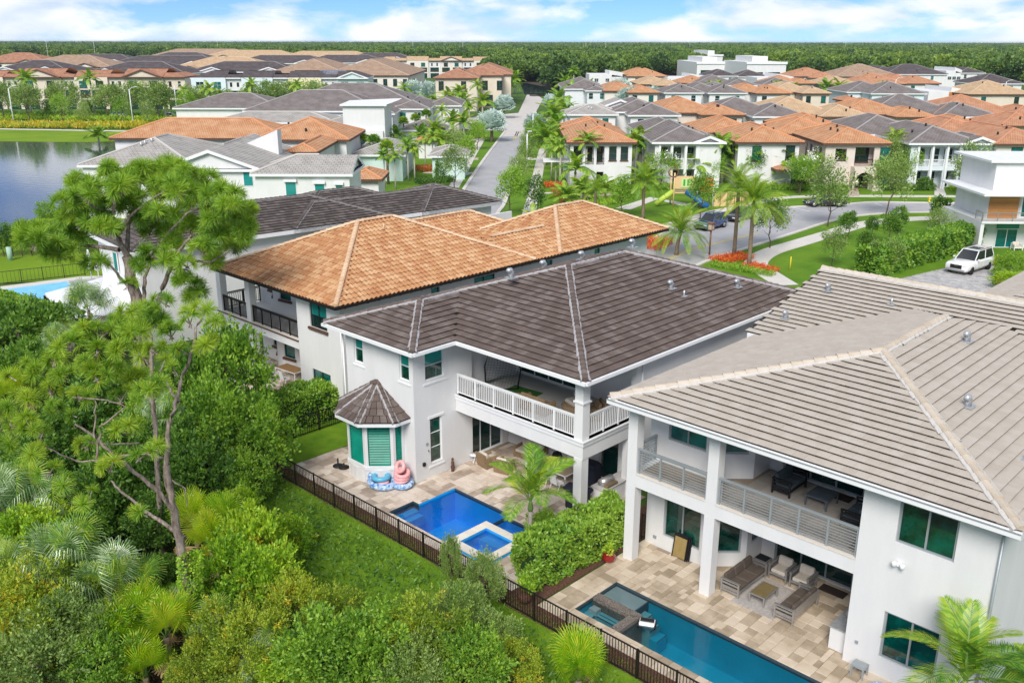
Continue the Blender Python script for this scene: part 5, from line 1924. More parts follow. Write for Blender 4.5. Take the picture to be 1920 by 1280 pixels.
fhouse('cream apartment house with russet hip roof above the palms by the avenue', s, t, [(0, 0, wd * .93, 26, 9.6), (6, 18, wd + 6, 60, 9.8), (wd * .5, 26, wd + 9, 70, 9.8)], RF_RD, CREAM, BROWNWOOD, .36,
       [(1.6, .5, 6.2, 1.4, 2.4, 0, GLASS_D), (8.3, .5, 6.6, 1.4, 2.0, 0, GLASS_D), (14.6, .5, 6.2, 1.6, 2.6, 0, GLASS_D), (19, .5, 6.2, 1.6, 2.6, 0, GLASS_D),
  (15.5, .5, 1.5, 2.2, 3.2, 0, GLASS_D)], None, 'apartment house', inset=.6)
# --- townhouses beyond the lake
def trow(xl, xr, y, ze, units, rm, em, label, group, depth=14, m=.36):
 s0, t0 = st(xl, y, ze)
 s1, t1 = st(xr, y, ze)
 rot = math.atan2(t1 - t0, s1 - s0)
 L = math.hypot(s1 - s0, t1 - t0)
 tot = sum(u[0] for u in units)
 x = 0
 for k, (rel, wm, gable, kind) in enumerate(units):
  wd = L * rel / tot
  px0 = s0 + math.cos(rot) * x
  pt0 = t0 + math.sin(rot) * x
  lab = label[k] if isinstance(label, (list, tuple)) else label
  root = thing('townhouse', lab, 'townhouse', SW(px0, pt0), ANG + rot, group)
  pr = -.9 if kind == 'out' else 0.0
  q = MB()
  q.box(0.02, pr + .5, 0, wd - .02, depth, ze - .1, wm)
  q.build('wall', root)
  bl = [(-.15, 0 - .3, wd + .15, depth + .6, ze, 'ew' if 0 < k < len(units) - 1 else ('e' if k == 0 else 'w'))]
  if gable:
   bl.append((0, pr - .4, wd, depth * .9, ze + .02, 'S'))
  R = obj('roof', uvroof(bl, m, rm, em, wm, .35), root)
  n = 3 if wd > 13 else 2
  if kind == 'out':
   for i in range(n):
    xx = wd * (i + .5) / n
    if n == 3 and i == 1:
     fwin(root, xx - .5, pr + .5, 6.6, .9, 1.5, 0, GLASS_D, em, False)
    else:
     fwin(root, xx - 1.1, pr + .5, 6.4, 2.2, 1.9, 0, GLASS_T if (k + i) % 2 else GLASS_D, em if em is BROWNWOOD else TRIM)
  else:
   for i in range(2):
    fwin(root, wd * (.28 + .44 * i) - .35, .5, 6.8, .7, 1.3, 0, GLASS_D, em, False)
  for z0, z1 in ((3.3, 5.7), (0.0, 2.6)):
   cnt = max(1, int(wd / 5.2))
   for i in range(cnt):
    a = wd * (i + .14) / cnt
    b = wd * (i + .86) / cnt
    yy = pr + .5
    o = MB()
    o.box(a, yy - .04, z0, b, yy - .01, z1, GLASS_D)
    o.box(a - .12, yy - .12, z0 - .1, a - .0, yy - .011, z1 + .1, wm)
    o.box(b, yy - .12, z0 - .1, b + .12, yy - .011, z1 + .1, wm)
    if z0 > 1:
     o.box(a, yy - .16, z0, b, yy - .12, z0 + .95, BROWNWOOD if em is BROWNWOOD else TRIM)
     o.box(a + .05, yy - .17, z0 + .25, b - .05, yy - .161, z0 + .75, GLASS_D)
    o.build('balcony_opening' if z0 > 1 else 'entrance_opening', root)
  x += wd
ORD = ['first', 'second', 'third', 'fourth', 'fifth', 'sixth', 'seventh', 'eighth', 'ninth', 'tenth', 'eleventh', 'twelfth', 'thirteenth', 'fourteenth', 'fifteenth', 'sixteenth']
U1 = [(2.4, CREAM, True, 'out'), (2.0, CREAM, False, 'out'), (1.0, CREAM2, False, 'in'), (2.8, CREAM, True, 'out'), (.9, CREAM2, False, 'in'), (2.2, CREAM, False, 'out'), (1.0, CREAM2, False, 'in'), (2.7, CREAM, True, 'out'), (1.4, CREAM, False, 'in')]
trow(-120, 345, 144.5, 9.5, U1, RF_RD, BROWNWOOD, ['%s %s townhouse from the left in the russet-roofed row beyond the lake' % (ORD[i], 'cream gabled' if u[2] else ('cream' if u[1] is CREAM else 'narrow pale')) for i, u in enumerate(U1)], 'townhouses beyond the lake', 16)
U2 = [(2.2, PALEBLUE, False, 'out'), (1.0, STUCCO, False, 'in'), (2.0, PALEBLUE, False, 'out'), (1.0, STUCCO, False, 'in'), (2.1, PALEYEL, False, 'out'), (1.0, STUCCO, False, 'in'), (2.0, PALEGREEN, True, 'out')]
trow(358, 690, 146, 9.5, U2, RF_DK, TRIM, ['%s %s townhouse from the left in the dark-roofed row behind the royal palms' % (ORD[i], {'pale_blue_siding': 'pale blue', 'white_stucco': 'narrow white', 'pale_yellow_siding': 'yellow', 'pale_green_siding': 'gabled sea green'}[u[1].name]) for i, u in enumerate(U2)], 'townhouses behind the royal palms', 16)
U3 = [(1.6, CREAM2, False, 'out'), (1.0, STUCCO, False, 'in'), (1.8, CREAM2, False, 'out'), (1, STUCCO, False, 'in'), (1.8, CREAM2, True, 'out'), (1, STUCCO, False, 'in'), (1.6, CREAM2, False, 'out'), (1.4, CREAM2, True, 'out')]
trow(704, 955, 114, 9.5, U3, RF_TAN, BROWNWOOD, ['%s pale townhouse from the left in the long tan-roofed row before the woods' % ORD[i] for i in range(8)], 'townhouses before the woods', 18)
s, t, wd = pxh(690, 716, 140, 9.5)
fhouse('long pale townhouse block with brown hip roof seen end-on beside the silver palms', s - 14, t - 8, [(0, 0, wd + 24, 60, 9.5), (-22, 14, 6, 60, 9.4)], RF_TP, CREAM2, BROWNWOOD, .33,
       [(4 + 3.2 * i, .5, 6.3, 1.2, 2.0, 0, GLASS_D) for i in range(9)], cat='townhouse', name='townhouse', vents=0)
ROWS = [(-30, 130, 134, RF_DK, 24), (20, 210, 126, RF_TP, 30), (150, 350, 138, RF_DK, 24), (90, 260, 118, RF_DK, 26), (190, 420, 122, RF_DK, 26), (300, 520, 132, RF_TAN, 30), (345, 560, 135, RF_DK, 22),
  (260, 400, 112, RF_DK, 26), (370, 560, 108, RF_TAN, 30), (430, 620, 119, RF_DK, 24), (560, 730, 118, RF_DK, 24), (520, 700, 108, RF_TAN, 26), (640, 780, 112, RF_DK, 24), (-60, 90, 118, RF_RD, 30), (280, 470, 104, RF_TP, 30)]
for k, (xl, xr, y, rm, dp) in enumerate(ROWS):
 s, t, wd = pxh(xl, xr, y, 9.5)
 n = max(2, int(wd / 26))
 bl = [(0, 0, wd, dp, 9.5)]
 for i in range(n):
  c = wd * (i + .5) / n
  bl.append((c - 5.5, -1.6, c + 5.5, dp * .8, 9.52, 'S'))
 fhouse('%s of the distant long townhouse rows, %s roof, counted from the left rear' % (ORD[k], {'far_dark_roof': 'dark grey', 'far_taupe_roof': 'brown', 'far_tan_roof': 'tan', 'far_russet_roof': 'russet'}[rm.name]), s, t, bl, rm, STUCCO if rm is RF_DK else CREAM2, None, .3,
           [(wd * (i + .5) / (n * 2) - 1, .5, 6.6, 2.0, 1.6, 0, GLASS_D) for i in range(n * 2)], 'distant townhouse rows', 'townhouse', vents=0, name='townhouse_row')
# --- houses right of the avenue
RG = 'houses right of the avenue'
def sidewins(depth, zs, n, gm=None, y0=2.0):
 return [(.55, y0 + (depth - y0 - 1.5) * i / max(n - 1, 1) + .8, zs, .8, 1.5, -PI / 2, gm or GLASS_D) for i in range(n)]
def RH(label, xl, xr, y, ze, depth, rm, wm, extra=(), m=.36, wins=(), side=3, front=2, fz=4.0, **kw):
 s, t, wd = pxh(xl, xr, y, ze)
 bl = [(0, 0, wd, depth, ze)] + [tuple(e) for e in extra]
 W = list(wins)
 em = BROWNWOOD if rm in (RF_OR, RF_OR2, RF_TAN, RF_TP, RF_RD) else None
 gl = GLASS_T
 if not wins:
  for i in range(front):
   W.append((wd * (i + .5) / front - .6, .55, fz, 1.2, 1.6, 0, gl if (i + int(xl)) % 2 else GLASS_D))
 if s > 5:
  W += sidewins(depth, fz, side)
 return fhouse(label, s, t, bl, rm, wm, None, m, W, RG, **kw)
def rowhouse(label, xl, xr, y, rm, wm, depth, style, extra=()):
 ze = 6.5
 s, t, wd = pxh(xl, xr, y, ze)
 bl = [(0, 0, wd, depth, ze)] + [tuple(e) for e in extra]
 em = BROWNWOOD if rm in (RF_OR, RF_OR2) else TRIM
 fr = BROWNWOOD if em is BROWNWOOD else TRIM
 root = thing('house', label, 'house', SW(s, t), ANG, 'front row houses on the curved street')
 q = MB()
 i_ = .55
 fy = i_
 if style == 'A':
  ho = [(.45, 1.75, 3.3, 5.9), (2.15, 3.35, 3.3, 5.9), (3.75, 4.85, 3.3, 5.9), (3.8, 4.8, 0, 2.3)]
  dpth = 1.6
 elif style in ('B', 'E'):
  ho = [(1.2, 2.9, 3.2, 5.9), (3.3, 5.0, 3.2, 5.9), (5.4, 6.9, 3.2, 5.9), (1.3, 2.9, 0, 2.6), (3.4, 4.9, 0, 2.6), (5.5, 6.9, 0, 2.6)] if style == 'E' else \
             [(.8, 2.2, 3.2, 5.9), (2.6, 4.2, 3.2, 5.9), (4.6, 6.0, 3.2, 5.9), (4.7, 6.0, 0, 2.6), (2.7, 4.2, 0, 2.6)]
  dpth = 1.8
 elif style == 'D':
  ho = [(4.2, 6.9, 3.3, 5.9), (1.4, 3.0, 3.9, 5.7), (4.3, 6.6, 0, 2.5)]
  dpth = 1.8
 elif style == 'F':
  ho, dpth = [(1.3, 2.6, 3.3, 5.9), (3.2, 4.6, 3.3, 5.9)], 1.6
 else:
  ho, dpth = [], 1.2
 ho = [h for h in ho if h[1] < wd - 2 * i_ - .2]
 wall_run(q, (i_, fy), (wd - i_, fy), 0, ze - .15, .3, wm, ho)
 q.box(i_, fy + .301, 0, i_ + .3, depth - i_, ze - .15, wm)
 q.box(wd - i_ - .3, fy + .301, 0, wd - i_, depth - i_, ze - .15, wm)
 q.box(i_ + .302, fy + dpth, 0, wd - i_ - .302, fy + dpth + .3, ze - .16, wm)
 q.box(i_ + .302, fy + .302, 3.0, wd - i_ - .302, fy + dpth - .001, 3.18, wm)
 for k, b in enumerate(bl[1:]):
  q.box(b[0] + i_, b[1] + i_, 0, b[2] - i_, b[3] - i_, b[4] - .2, wm)
 q.build('wall', root)
 R = obj('roof', uvroof(bl, .36, rm, em, wm, .28), root)
 cap_strips(R, bl, .36, CAPM[rm.name])
 rnd = random.Random(int(xl))
 for k in range(3):
  x, yy = wd * rnd.uniform(.25, .75), depth * rnd.uniform(.2, .5)
  z = max(hip_height(bb[:5], x, yy, .36) for bb in bl)
  v = MB()
  v.tube([(0, 0, -.1), (0, 0, .4)], .14, BLACK, 6)
  v.build('roof_vent', R, (x, yy, z))
 for h in ho:
  x0, x1 = i_ + h[0], i_ + h[1]
  if h[2] > 3:
   fwin(root, x0 + .15, fy + dpth, h[2] + .4, x1 - x0 - .3, 1.9, 0, GLASS_D, fr)
   bmat = WHITEMETAL if em is TRIM else DARKMETAL
   rl = railing(root, (x0, fy + .12), (x1, fy + .12), h[2], .95, bmat, .16, 3, singles=True)
  else:
   fwin(root, x0 + .2, fy + dpth, .1, max(.7, x1 - x0 - .5), 2.1, 0, GLASS_D, fr, name='door')
 if style in ('B', 'E'):
  for h in ho:
   pass
  c = MB()
  edges = sorted({h[0] for h in ho if h[2] > 3} | {h[1] for h in ho if h[2] > 3})
  for e in edges[1:-1:2] + [edges[0], edges[-1]]:
   pass
  for a in (ho[0][0] - .3, (ho[0][1] + ho[1][0]) / 2 - .15, (ho[1][1] + ho[2][0]) / 2 - .15, ho[2][1]):
   c = MB()
   c.box(i_ + a, fy - .25, 0, i_ + a + .3, fy - .002, ze - .3, TRIM)
   c.build('column', root)
 return root, s, t, wd, fy
rA, s, t, wd, fy = rowhouse('white house with orange roof, balcony trio and arched door nearest the avenue', 1063, 1194, 267, RF_OR, STUCCO, 22, 'A', [(0.5, 19, 9.3, 30, 6.5)])
for x in (6.1, 7.75):
 fwin(rA, x, fy, 4.0, .95, 1.8, 0, GLASS_D, BROWNWOOD)
q = MB()
q.box(-3.2, 2.5, 3.4, .5, 6, 3.6, TRIM)
q.build('side_canopy', rA)
rB, s, t, wd, fy = rowhouse('white house with grey roof and three-bay column porch, second from the avenue', 1223, 1354, 266.5, RF_GR, STUCCO, 21, 'B', [(-.2, 12, wd * .9, 28, 6.5), (5.8, -.2, 10.5, 9, 6.51, 'S')])
for x, g in ((6.9, GLASS_T), (8.8, GLASS_D)):
 fwin(rB, x, fy, 4.0, 1.0, 1.9, 0, g, TRIM)
fwin(rB, 7.0, fy, .8, 2.2, 1.7, 0, GLASS_T, TRIM)
rC, s, t, wd, fy = rowhouse('plain white house with orange roof and low tiled porch roof beside a flowering tree', 1380, 1509, 266.5, RF_OR, STUCCO, 17, 'C', [(-2.4, 15, 8, 30, 6.4)])
fwin(rC, 2.6, fy, 3.9, 1.2, 1.9, 0, GLASS_T, BROWNWOOD)
fwin(rC, 7.4, fy, 3.9, 1.2, 2.0, 0, GLASS_D, BROWNWOOD)
fwin(rC, 8.6, fy, .9, 1.8, 1.8, 0, GLASS_T, BROWNWOOD)
obj('porch_roof', uvroof([(5.5, -2.0, 11.2, 2.2, 2.9)], .3, RF_OR2, BROWNWOOD), rC)
for k in range(4):
 fwin(rC, .55, 3 + k * 2.2, 3.9, .7, 1.7, -PI / 2, GLASS_D, BROWNWOOD)
rD, s, t, wd, fy = rowhouse('blush house with orange roof, railed corner balcony and big entrance arch with a person', 1545, 1672, 269, RF_OR, BEIGE_W, 17, 'D', [(-3, 15, 8, 28, 6.4)])
fwin(rD, 8.3, fy, 3.9, 1.4, 1.9, 0, GLASS_T, BROWNWOOD)
fwin(rD, 8.2, fy, .7, 1.6, 2.0, 0, GLASS_T, BROWNWOOD)
for k in range(4):
 fwin(rD, .55, 3 + k * 2.2, 3.9, .7, 1.7, -PI / 2, GLASS_D, BROWNWOOD)
q = MB()
N = 14
ax0, ax1, cxr = 4.35, 9.0, 5.95
vs = []
R_ = 1.25
arc = [(cxr - R_ * math.cos(PI * i / N), .95 + 0.3 + R_ * math.sin(PI * i / N) * 1.05) for i in range(N + 1)]
outer = []
for i in range(N + 1):
 f = i / N
 outer.append((ax0 + (7.55 - ax0) * f, 3.3))
for yy in (-.9, fy - .002):
 pass
fr_ = [(a[0], -.9, a[1]) for a in arc] + [(o[0], -.9, o[1]) for o in outer]
bk_ = [(a[0], fy - .004, a[1]) for a in arc] + [(o[0], fy - .004, o[1]) for o in outer]
n2 = len(fr_)
fs = []
for i in range(N):
 fs.append((i, i + 1, N + 2 + i, N + 1 + i))
 fs.append((i, n2 + i, n2 + i + 1, i + 1))
q.add(fr_ + bk_, fs, BEIGE_W, False)
q.box(ax0, -.9, 0, cxr - R_, fy - .004, 1.25, BEIGE_W)
q.box(cxr + R_, -.9, 0, 7.55, fy - .004, 1.25, BEIGE_W)
q.add([(ax0, -.9, 0), (ax0, fy - .004, 0), (ax0, fy - .004, 3.3), (ax0, -.9, 3.3)], [(0, 3, 2, 1)], BEIGE_W)
q.add([(ax0, -.9, 3.3), (7.55, -.9, 3.3), (7.55, fy, 3.3), (ax0, fy, 3.3)], [(0, 1, 2, 3)], BEIGE_W)
fl_ = [(7.55, 3.3), (7.6, 2.2), (7.75, 1.2), (8.1, .5), (8.8, .05), (7.55, 0)]
q.add([(x, -.9, z) for x, z in fl_] + [(x, -.4, z) for x, z in fl_], [(0, 5, 4, 3, 2, 1)] + [(i, i + 1, 6 + i + 1, 6 + i) for i in range(5)], BEIGE_W)
q.build('entrance_arch', rD)
rE, s, t, wd, fy = rowhouse('pale blue-grey house with grey roof and tall white column portico, farther right', 1706, 1843, 268.5, RF_GR, mat('pale_ice_stucco', (0.62, 0.68, 0.72), (0.66, 0.72, 0.76), .5, .85), 20, 'E', [(-4, 13, 9, 30, 6.5), (7.6, -.2, 12.6, 9, 6.51, 'S')])
for x, g in ((8.0, GLASS_T), (10.6, GLASS_T)):
 fwin(rE, x, fy, 4.0, 1.2, 1.9, 0, g, TRIM)
fwin(rE, 7.8, fy, .8, 2.4, 1.7, 0, GLASS_T, TRIM)
rF, s, t, wd, fy = rowhouse('cream house with orange roof at the right edge of the front row', 1867, 1992, 270, RF_OR2, CREAM2, 22, 'C', [(-3, 14, 8, 30, 6.4)])
fwin(rF, 2.7, fy, 3.8, 1.5, 2.1, 0, GLASS_T, BROWNWOOD)
for k in range(3):
 fwin(rF, .55, 2.5 + k * 3, 3.8, .8, 1.9, -PI / 2, GLASS_D, BROWNWOOD)
HL = [
 ('light grey low-roofed house with a slanted white parapet, behind the nearest orange roof', 1064, 1160, 214.5, 9, RF_LG, STUCCO, [(-.5, 7, 12, 16, 5.9), (7, 12, 16.5, 22, 6.8, 'SN')]),
 ('grey-roofed white house second from the avenue, second row', 1178, 1277, 216, 14, RF_GR, STUCCO, [(-2.5, 6, 9, 26, 6.6)]),
 ('orange-roofed blush house, second row, left of the grey pair', 1313, 1398, 215.5, 14, RF_OR, BEIGE_W, [(-8.5, 4, 5, 24, 6.5)]),
 ('grey-roofed white house with one teal window, second row middle', 1412, 1517, 218.5, 14, RF_GR, STUCCO, [(-8, 6, 7, 22, 6.5)]),
 ('pale tan roofed house with two teal windows, second row', 1538, 1636, 219, 14, RF_TAN, CREAM2, [(-10.5, 5, 5, 24, 6.5)]),
 ('peach-orange roofed house, second row, right of the pale tan one', 1680, 1757, 219.5, 12, RF_OR, CREAM2, [(-9, 5, 5, 22, 6.5)]),
 ('wide grey-roofed white house with teal window, second row right', 1766, 1880, 219, 15, RF_GR, STUCCO, [(-12, 6, 7, 24, 6.5)]),
 ('orange-roofed house cut by the right edge, second row', 1894, 1990, 220, 14, RF_OR2, CREAM2, [(-12, 6, 6, 24, 6.5)]),
 ('orange-roofed back wing behind the entrance-arch house', 1472, 1585, 239.5, 13, RF_OR, BEIGE_W, []),
 ('grey-roofed back wing behind the column portico house', 1600, 1700, 242, 12, RF_GR, LGREY, []),
 ('orange-roofed back wing right of the column portico house', 1764, 1866, 241, 13, RF_OR, CREAM2, []),
 ('orange-roofed back wing at the far right behind the front row', 1876, 1980, 236, 13, RF_OR2, CREAM2, []),
 ('orange-roofed house behind silver palms, third row left', 1176, 1237, 174, 18, RF_OR, CREAM2, [(-6, 8, 5, 34, 6.5)]),
 ('tan-roofed house with dark teal window, third row left', 1226, 1281, 161, 18, RF_TAN, CREAM2, [(-4, 8, 8, 30, 6.5)]),
 ('grey hip-roofed house between silver palms, third row', 1245, 1320, 174, 16, RF_GR, LGREY, []),
 ('brown-grey roofed house at the avenue edge, third row', 1098, 1140, 170, 22, RF_GR, LGREY, [(-6, 10, 8, 44, 6.4)]),
 ('grey-roofed white house with twin windows, third row middle', 1328, 1402, 174.5, 16, RF_GR, STUCCO, [(-5, 8, 6, 28, 6.4)]),
 ('small grey-roofed white house behind the twin-window one', 1362, 1420, 160, 16, RF_GR, STUCCO, [(-9, 8, 6, 28, 6.4)]),
 ('dark-roofed house by the white office block', 1328, 1384, 142.5, 20, RF_DK, STUCCO, [(12, 2, 26, 18, 6.0)]),
 ('bright orange roofed house with narrow window, third row', 1418, 1486, 175.5, 16, RF_OR, STUCCO, [(-5, 7, 6, 24, 6.4)]),
 ('olive-tan roofed house behind the garden palms, third row', 1504, 1560, 175.5, 16, RF_TAN, CREAM, [(-7, 7, 6, 26, 6.4)]),
 ('small dark grey roofed house, fourth row middle', 1429, 1494, 159.5, 14, RF_GR, LGREY, []),
 ('small orange-roofed house, fourth row middle', 1487, 1530, 157, 16, RF_OR, STUCCO, [(-7, 6, 5, 22, 6.4)]),
 ('tan-roofed house with large dark window, fourth row', 1541, 1611, 158, 18, RF_TAN, STUCCO, []),
 ('big orange-roofed house below the bright woods', 1486, 1565, 143.5, 22, RF_OR2, CREAM2, [(6, -6, 18, 8, 6.0)]),
 ('very wide taupe-roofed house below the woods', 1568, 1692, 144, 26, RF_TP, CREAM2, []),
 ('orange-roofed long house, fourth row right', 1602, 1700, 157.5, 18, RF_OR2, STUCCO, []),
 ('orange-roofed house beside the wood-panelled modern one', 1697, 1765, 157, 18, RF_OR2, STUCCO, [(-4, 8, 10, 30, 6.4)]),
 ('grey-roofed pale house with a row of dark windows and lamp post', 1634, 1738, 175.5, 18, RF_GR, PALEBLUE, [(-4, 8, 10, 26, 6.4)]),
 ('tan-roofed cream house at the right edge, third row', 1817, 1940, 177, 20, RF_TAN, CREAM, []),
 ('dark grey roofed white house at the right edge, fourth row', 1832, 1920, 157, 18, RF_DK, STUCCO, []),
 ('dark-roofed wide house beneath the woods at right', 1662, 1778, 139.5, 22, RF_DK, STUCCO, [(-2, 10, 12, 40, 6.8)]),
 ('dark and orange roofed house beneath the woods at right', 1800, 1848, 137, 24, RF_DK, STUCCO, []),
 ('pale orange roofed house farthest right below the woods', 1884, 1950, 132, 26, RF_TP, STUCCO, []),
 ('russet-roofed house behind dark ones at far right', 1818, 1880, 127, 26, RF_TP, STUCCO, []),
 ('orange-roofed twin-gabled house right of the white modern cube', 1176, 1252, 143.5, 18, RF_OR, CREAM2, [(0, 6, 14, 30, 6.8)]),
 ('small orange-roofed house in front of the slanted white modern one', 1275, 1338, 156, 18, RF_OR, CREAM2, []),
 ('small dark hip roof between tan and orange roofs', 1320, 1375, 166, 12, RF_GR, LGREY, []),
 ('small round-looking terracotta roof behind palms, middle right', 1582, 1618, 189, 8, RF_OR2, CREAM, []),
]
for lab, xl, xr, y, dp, rm, wm, ex in HL:
 far = y < 165
 RH(lab, xl, xr, y, 6.4, dp, rm, wm, ex, side=2 if far else 3, vents=1 if far else 2, caps_on=True)
def modern(label, xl, xr, y, ze, depth, slant=1.5, wood=False):
 s, t, wd = pxh(xl, xr, y, ze)
 r = thing('house', label, 'house', SW(s, t), ANG, RG)
 q = MB()
 q.box(0, 0, 0, wd * .62, depth, ze, STUCCO)
 q.box(wd * .62 + .01, .5, 0, wd, depth, ze - 1.0, STUCCO)
 q.add([(wd * .55, .2, ze + .01), (wd * 1.02, .2, ze - 1 + .02), (wd * 1.02, depth, ze - 1 + .02), (wd * .55, depth, ze + .01), (wd * .55, .2, ze + slant), (wd * 1.04, .2, ze + slant * .2), (wd * 1.04, depth, ze + slant * .2), (wd * .55, depth, ze + slant)],
          [(0, 1, 5, 4), (1, 2, 6, 5), (2, 3, 7, 6), (3, 0, 4, 7), (4, 5, 6, 7)], STUCCO)
 q.build('wall', r)
 if wood:
  for i in range(8):
   q = MB()
   q.box(wd * .5, -.06, 3.2 + i * .42, wd * .96, -.01, 3.2 + i * .42 + .39, WOODPANEL)
   q.build('wood_board', r)
 for i in range(3):
  fwin(r, wd * (.15 + .3 * i), 0, 3.6 if not wood else 1, 1.6, 1.3, 0, GLASS_D, TRIM)
 return r
modern('white modern house with flat cube and slanted parapet before the dark trees', 1105, 1173, 140, 6.6, 20)
modern('white modern house with slanted roofs before the dark trees, farther right', 1252, 1328, 146, 6.2, 20)
modern('white modern house with angular roofs below the office block', 1420, 1486, 146, 6.8, 18)
modern('modern house with orange wood-clad upper wall under a sloping eave', 1742, 1818, 172, 6.6, 18, 1.2, True)
modern('white modern cube house between dark roofs near the woods at right', 1775, 1803, 133, 7.5, 22)
for lab, xl, xr, y, h, dp in (('long flat white building half hidden in the trees, middle distance', 1110, 1218, 111, 9, 60),
                              ('white two-storey office block with dark window bands', 1308, 1375, 117, 10, 60),
                              ('white flat-roofed block right of the office with few windows', 1402, 1474, 117, 11, 50),
                              ('pale low building in the woods behind the office block', 1325, 1355, 103, 12, 70),
                              ('small white pavilion roofs at the far right in the woods', 1868, 1918, 98, 10, 60)):
 s, t, wd = pxh(xl, xr, y, h)
 r = thing('office_building', lab, 'building', SW(s, t), ANG, 'flat white buildings among the trees')
 q = MB()
 q.box(0, 0, 0, wd, dp, h, STUCCO)
 q.box(wd * .2, 6, h + .01, wd * .6, dp * .8, h + 2.5, STUCCO)
 q.build('wall', r)
 q = MB()
 q.box(-.4, -.5, h - .9, wd + .4, -.01, h + .2, TRIM)
 q.build('parapet', r)
 for i in range(int(wd / 8)):
  fwin(r, 2 + i * 8, 0, h * .45, 5.6, 1.6, 0, GLASS_D, TRIM, False)
# --- modern white house at the right edge with wood siding
s0, t0 = st(1831, 473, 0)
MH = thing('house', 'white modern house at the right edge with orange wood siding and slim steel balcony rails', 'house', SW(s0, t0), ANG - .02)
MH.scale = (1, 1, .88)
q = MB()
q.box(0, 0, 0, .35, 9, 3.3, STUCCO)
q.box(.351, 2.2, 0, 14, 9, 3.3, STUCCO)
q.box(0, -.1, 3.301, 14, 9, 3.55, STUCCO)
q.box(1.2, 1.6, 3.551, 14, 9, 6.6, STUCCO)
q.box(1.35, 1.5, 6.7, 14, 9, 9.9, STUCCO)
q.build('wall', MH)
q = MB()
q.box(-.4, -.6, 6.45, 14, 9.4, 6.699, TRIM)
q.build('canopy', MH)
q = MB()
q.box(.6, 1.1, 9.901, 14, 9.6, 10.15, TRIM)
q.build('roof', MH)
for xa, xb in ((1.25, 4.2), (5.9, 9.5)):
 for i in range(14):
  q = MB()
  q.box(xa, 1.54, 3.6 + i * .205, xb, 1.597, 3.6 + i * .205 + .195, WOODPANEL)
  q.build('siding_board', MH)
window(MH, (4.35, 1.6, 3.58), 0, 1.35, 2.8, 1, 1, .2, TRIM, GLASS_T, depth=-.08, name='glass_door')
window(MH, (2.7, 2.2, .05), 0, 2.2, 2.2, 2, 1, .08, TRIM, GLASS_T, depth=-.08, name='glass_door')
q = MB()
q.box(2.7, 2.1, 2.3, 4.9, 2.198, 2.95, GLASS_B)
q.build('transom_window', MH)
railing(MH, (.05, 0), (9, 0), 3.56, 1.0, SILVER, bar='h', post=1.6, nb=6)
railing(MH, (.05, 1.5), (.05, .05), 3.56, 1.0, SILVER, bar='h', post=1.5, nb=6)
# === VEGETATION
RS = np.random.RandomState(11)
def unit(v):
 return v / (np.linalg.norm(v, axis=-1, keepdims=True) + 1e-9)
def leaves(C, D, L, W, curl=0.25, rs=None):
 """rhombic leaves: centres C, pointing along D, length L, width W (arrays) -> vertices of quads"""
 rs = rs or RS
 n = len(C)
 D = unit(D)
 R = unit(np.cross(D, unit(rs.normal(size=(n, 3)))))
 L = np.broadcast_to(np.asarray(L, float).reshape(-1, 1), (n, 1))
 W = np.broadcast_to(np.asarray(W, float).reshape(-1, 1), (n, 1))
 N = np.cross(D, R)
 a = C
 b = C + D * L * .45 + R * W * .5 + N * L * curl * .3
 c = C + D * L
 d = C + D * L * .45 - R * W * .5 + N * L * curl * .3
 return np.stack([a, b, c, d], 1).reshape(-1, 3)
def crown_mesh(name, mt, r=(1, 1, 1), ncl=40, per=60, leaf=.12, seed=1, low=-.35, clr=.30, inner=.45, mt2=None, frac2=0.0, aspect=.5, droop=0.0, upb=.35, shoots=0):
 """leafy crown: leaf clusters on a lumpy ellipsoid shell, leaves pointing outwards from each cluster"""
 rs = np.random.RandomState(seed)
 d = unit(rs.normal(size=(ncl * 2, 3)))
 d = d[d[:, 2] > low][:ncl]
 rad = inner + (1 - inner) * rs.rand(len(d)) ** .45
 lump = 1 + .24 * np.sin(d[:, 0] * 5 + seed) * np.cos(d[:, 1] * 4 + seed * 2)
 cc = d * (rad * lump)[:, None]
 n = len(cc) * per
 idx = np.repeat(np.arange(len(cc)), per)
 off = unit(rs.normal(size=(n, 3))) * (rs.rand(n, 1) ** .5) * clr * (0.7 + .6 * rs.rand(len(cc)))[idx][:, None]
 P = cc[idx] + off
 R3 = np.array(r)
 P = P * R3
 D = unit(off) * 1.0 + unit(cc[idx]) * .5 + rs.normal(size=(n, 3)) * .5
 D[:, 2] += upb - droop
 ls = leaf * (.7 + .6 * rs.rand(n))
 if shoots:
  sd = unit(rs.normal(size=(shoots, 3)) + [0, 0, .9])
  m_ = 22
  k_ = np.repeat(np.arange(shoots), m_)
  f_ = np.tile(np.linspace(.75, 1.0, m_), shoots) * (1.05 + .28 * rs.rand(shoots))[k_]
  sp = sd[k_] * f_[:, None] + rs.normal(size=(len(k_), 3)) * .02
  P = np.concatenate([P, sp * R3])
  D = np.concatenate([D, sd[k_] + rs.normal(size=(len(k_), 3)) * .7])
  ls = np.concatenate([ls, leaf * (.7 + .5 * rs.rand(len(k_)))])
  idx = np.concatenate([idx, k_ % len(cc)])
 V = leaves(P, D, ls, ls * aspect, rs=rs)
 if mt2 is not None:
  mi = (rs.rand(len(cc)) < frac2)[idx].astype(int)
  return npmesh(name, V, 4, mt, mi=mi, mats=[mt, mt2])
 return npmesh(name, V, 4, mt)
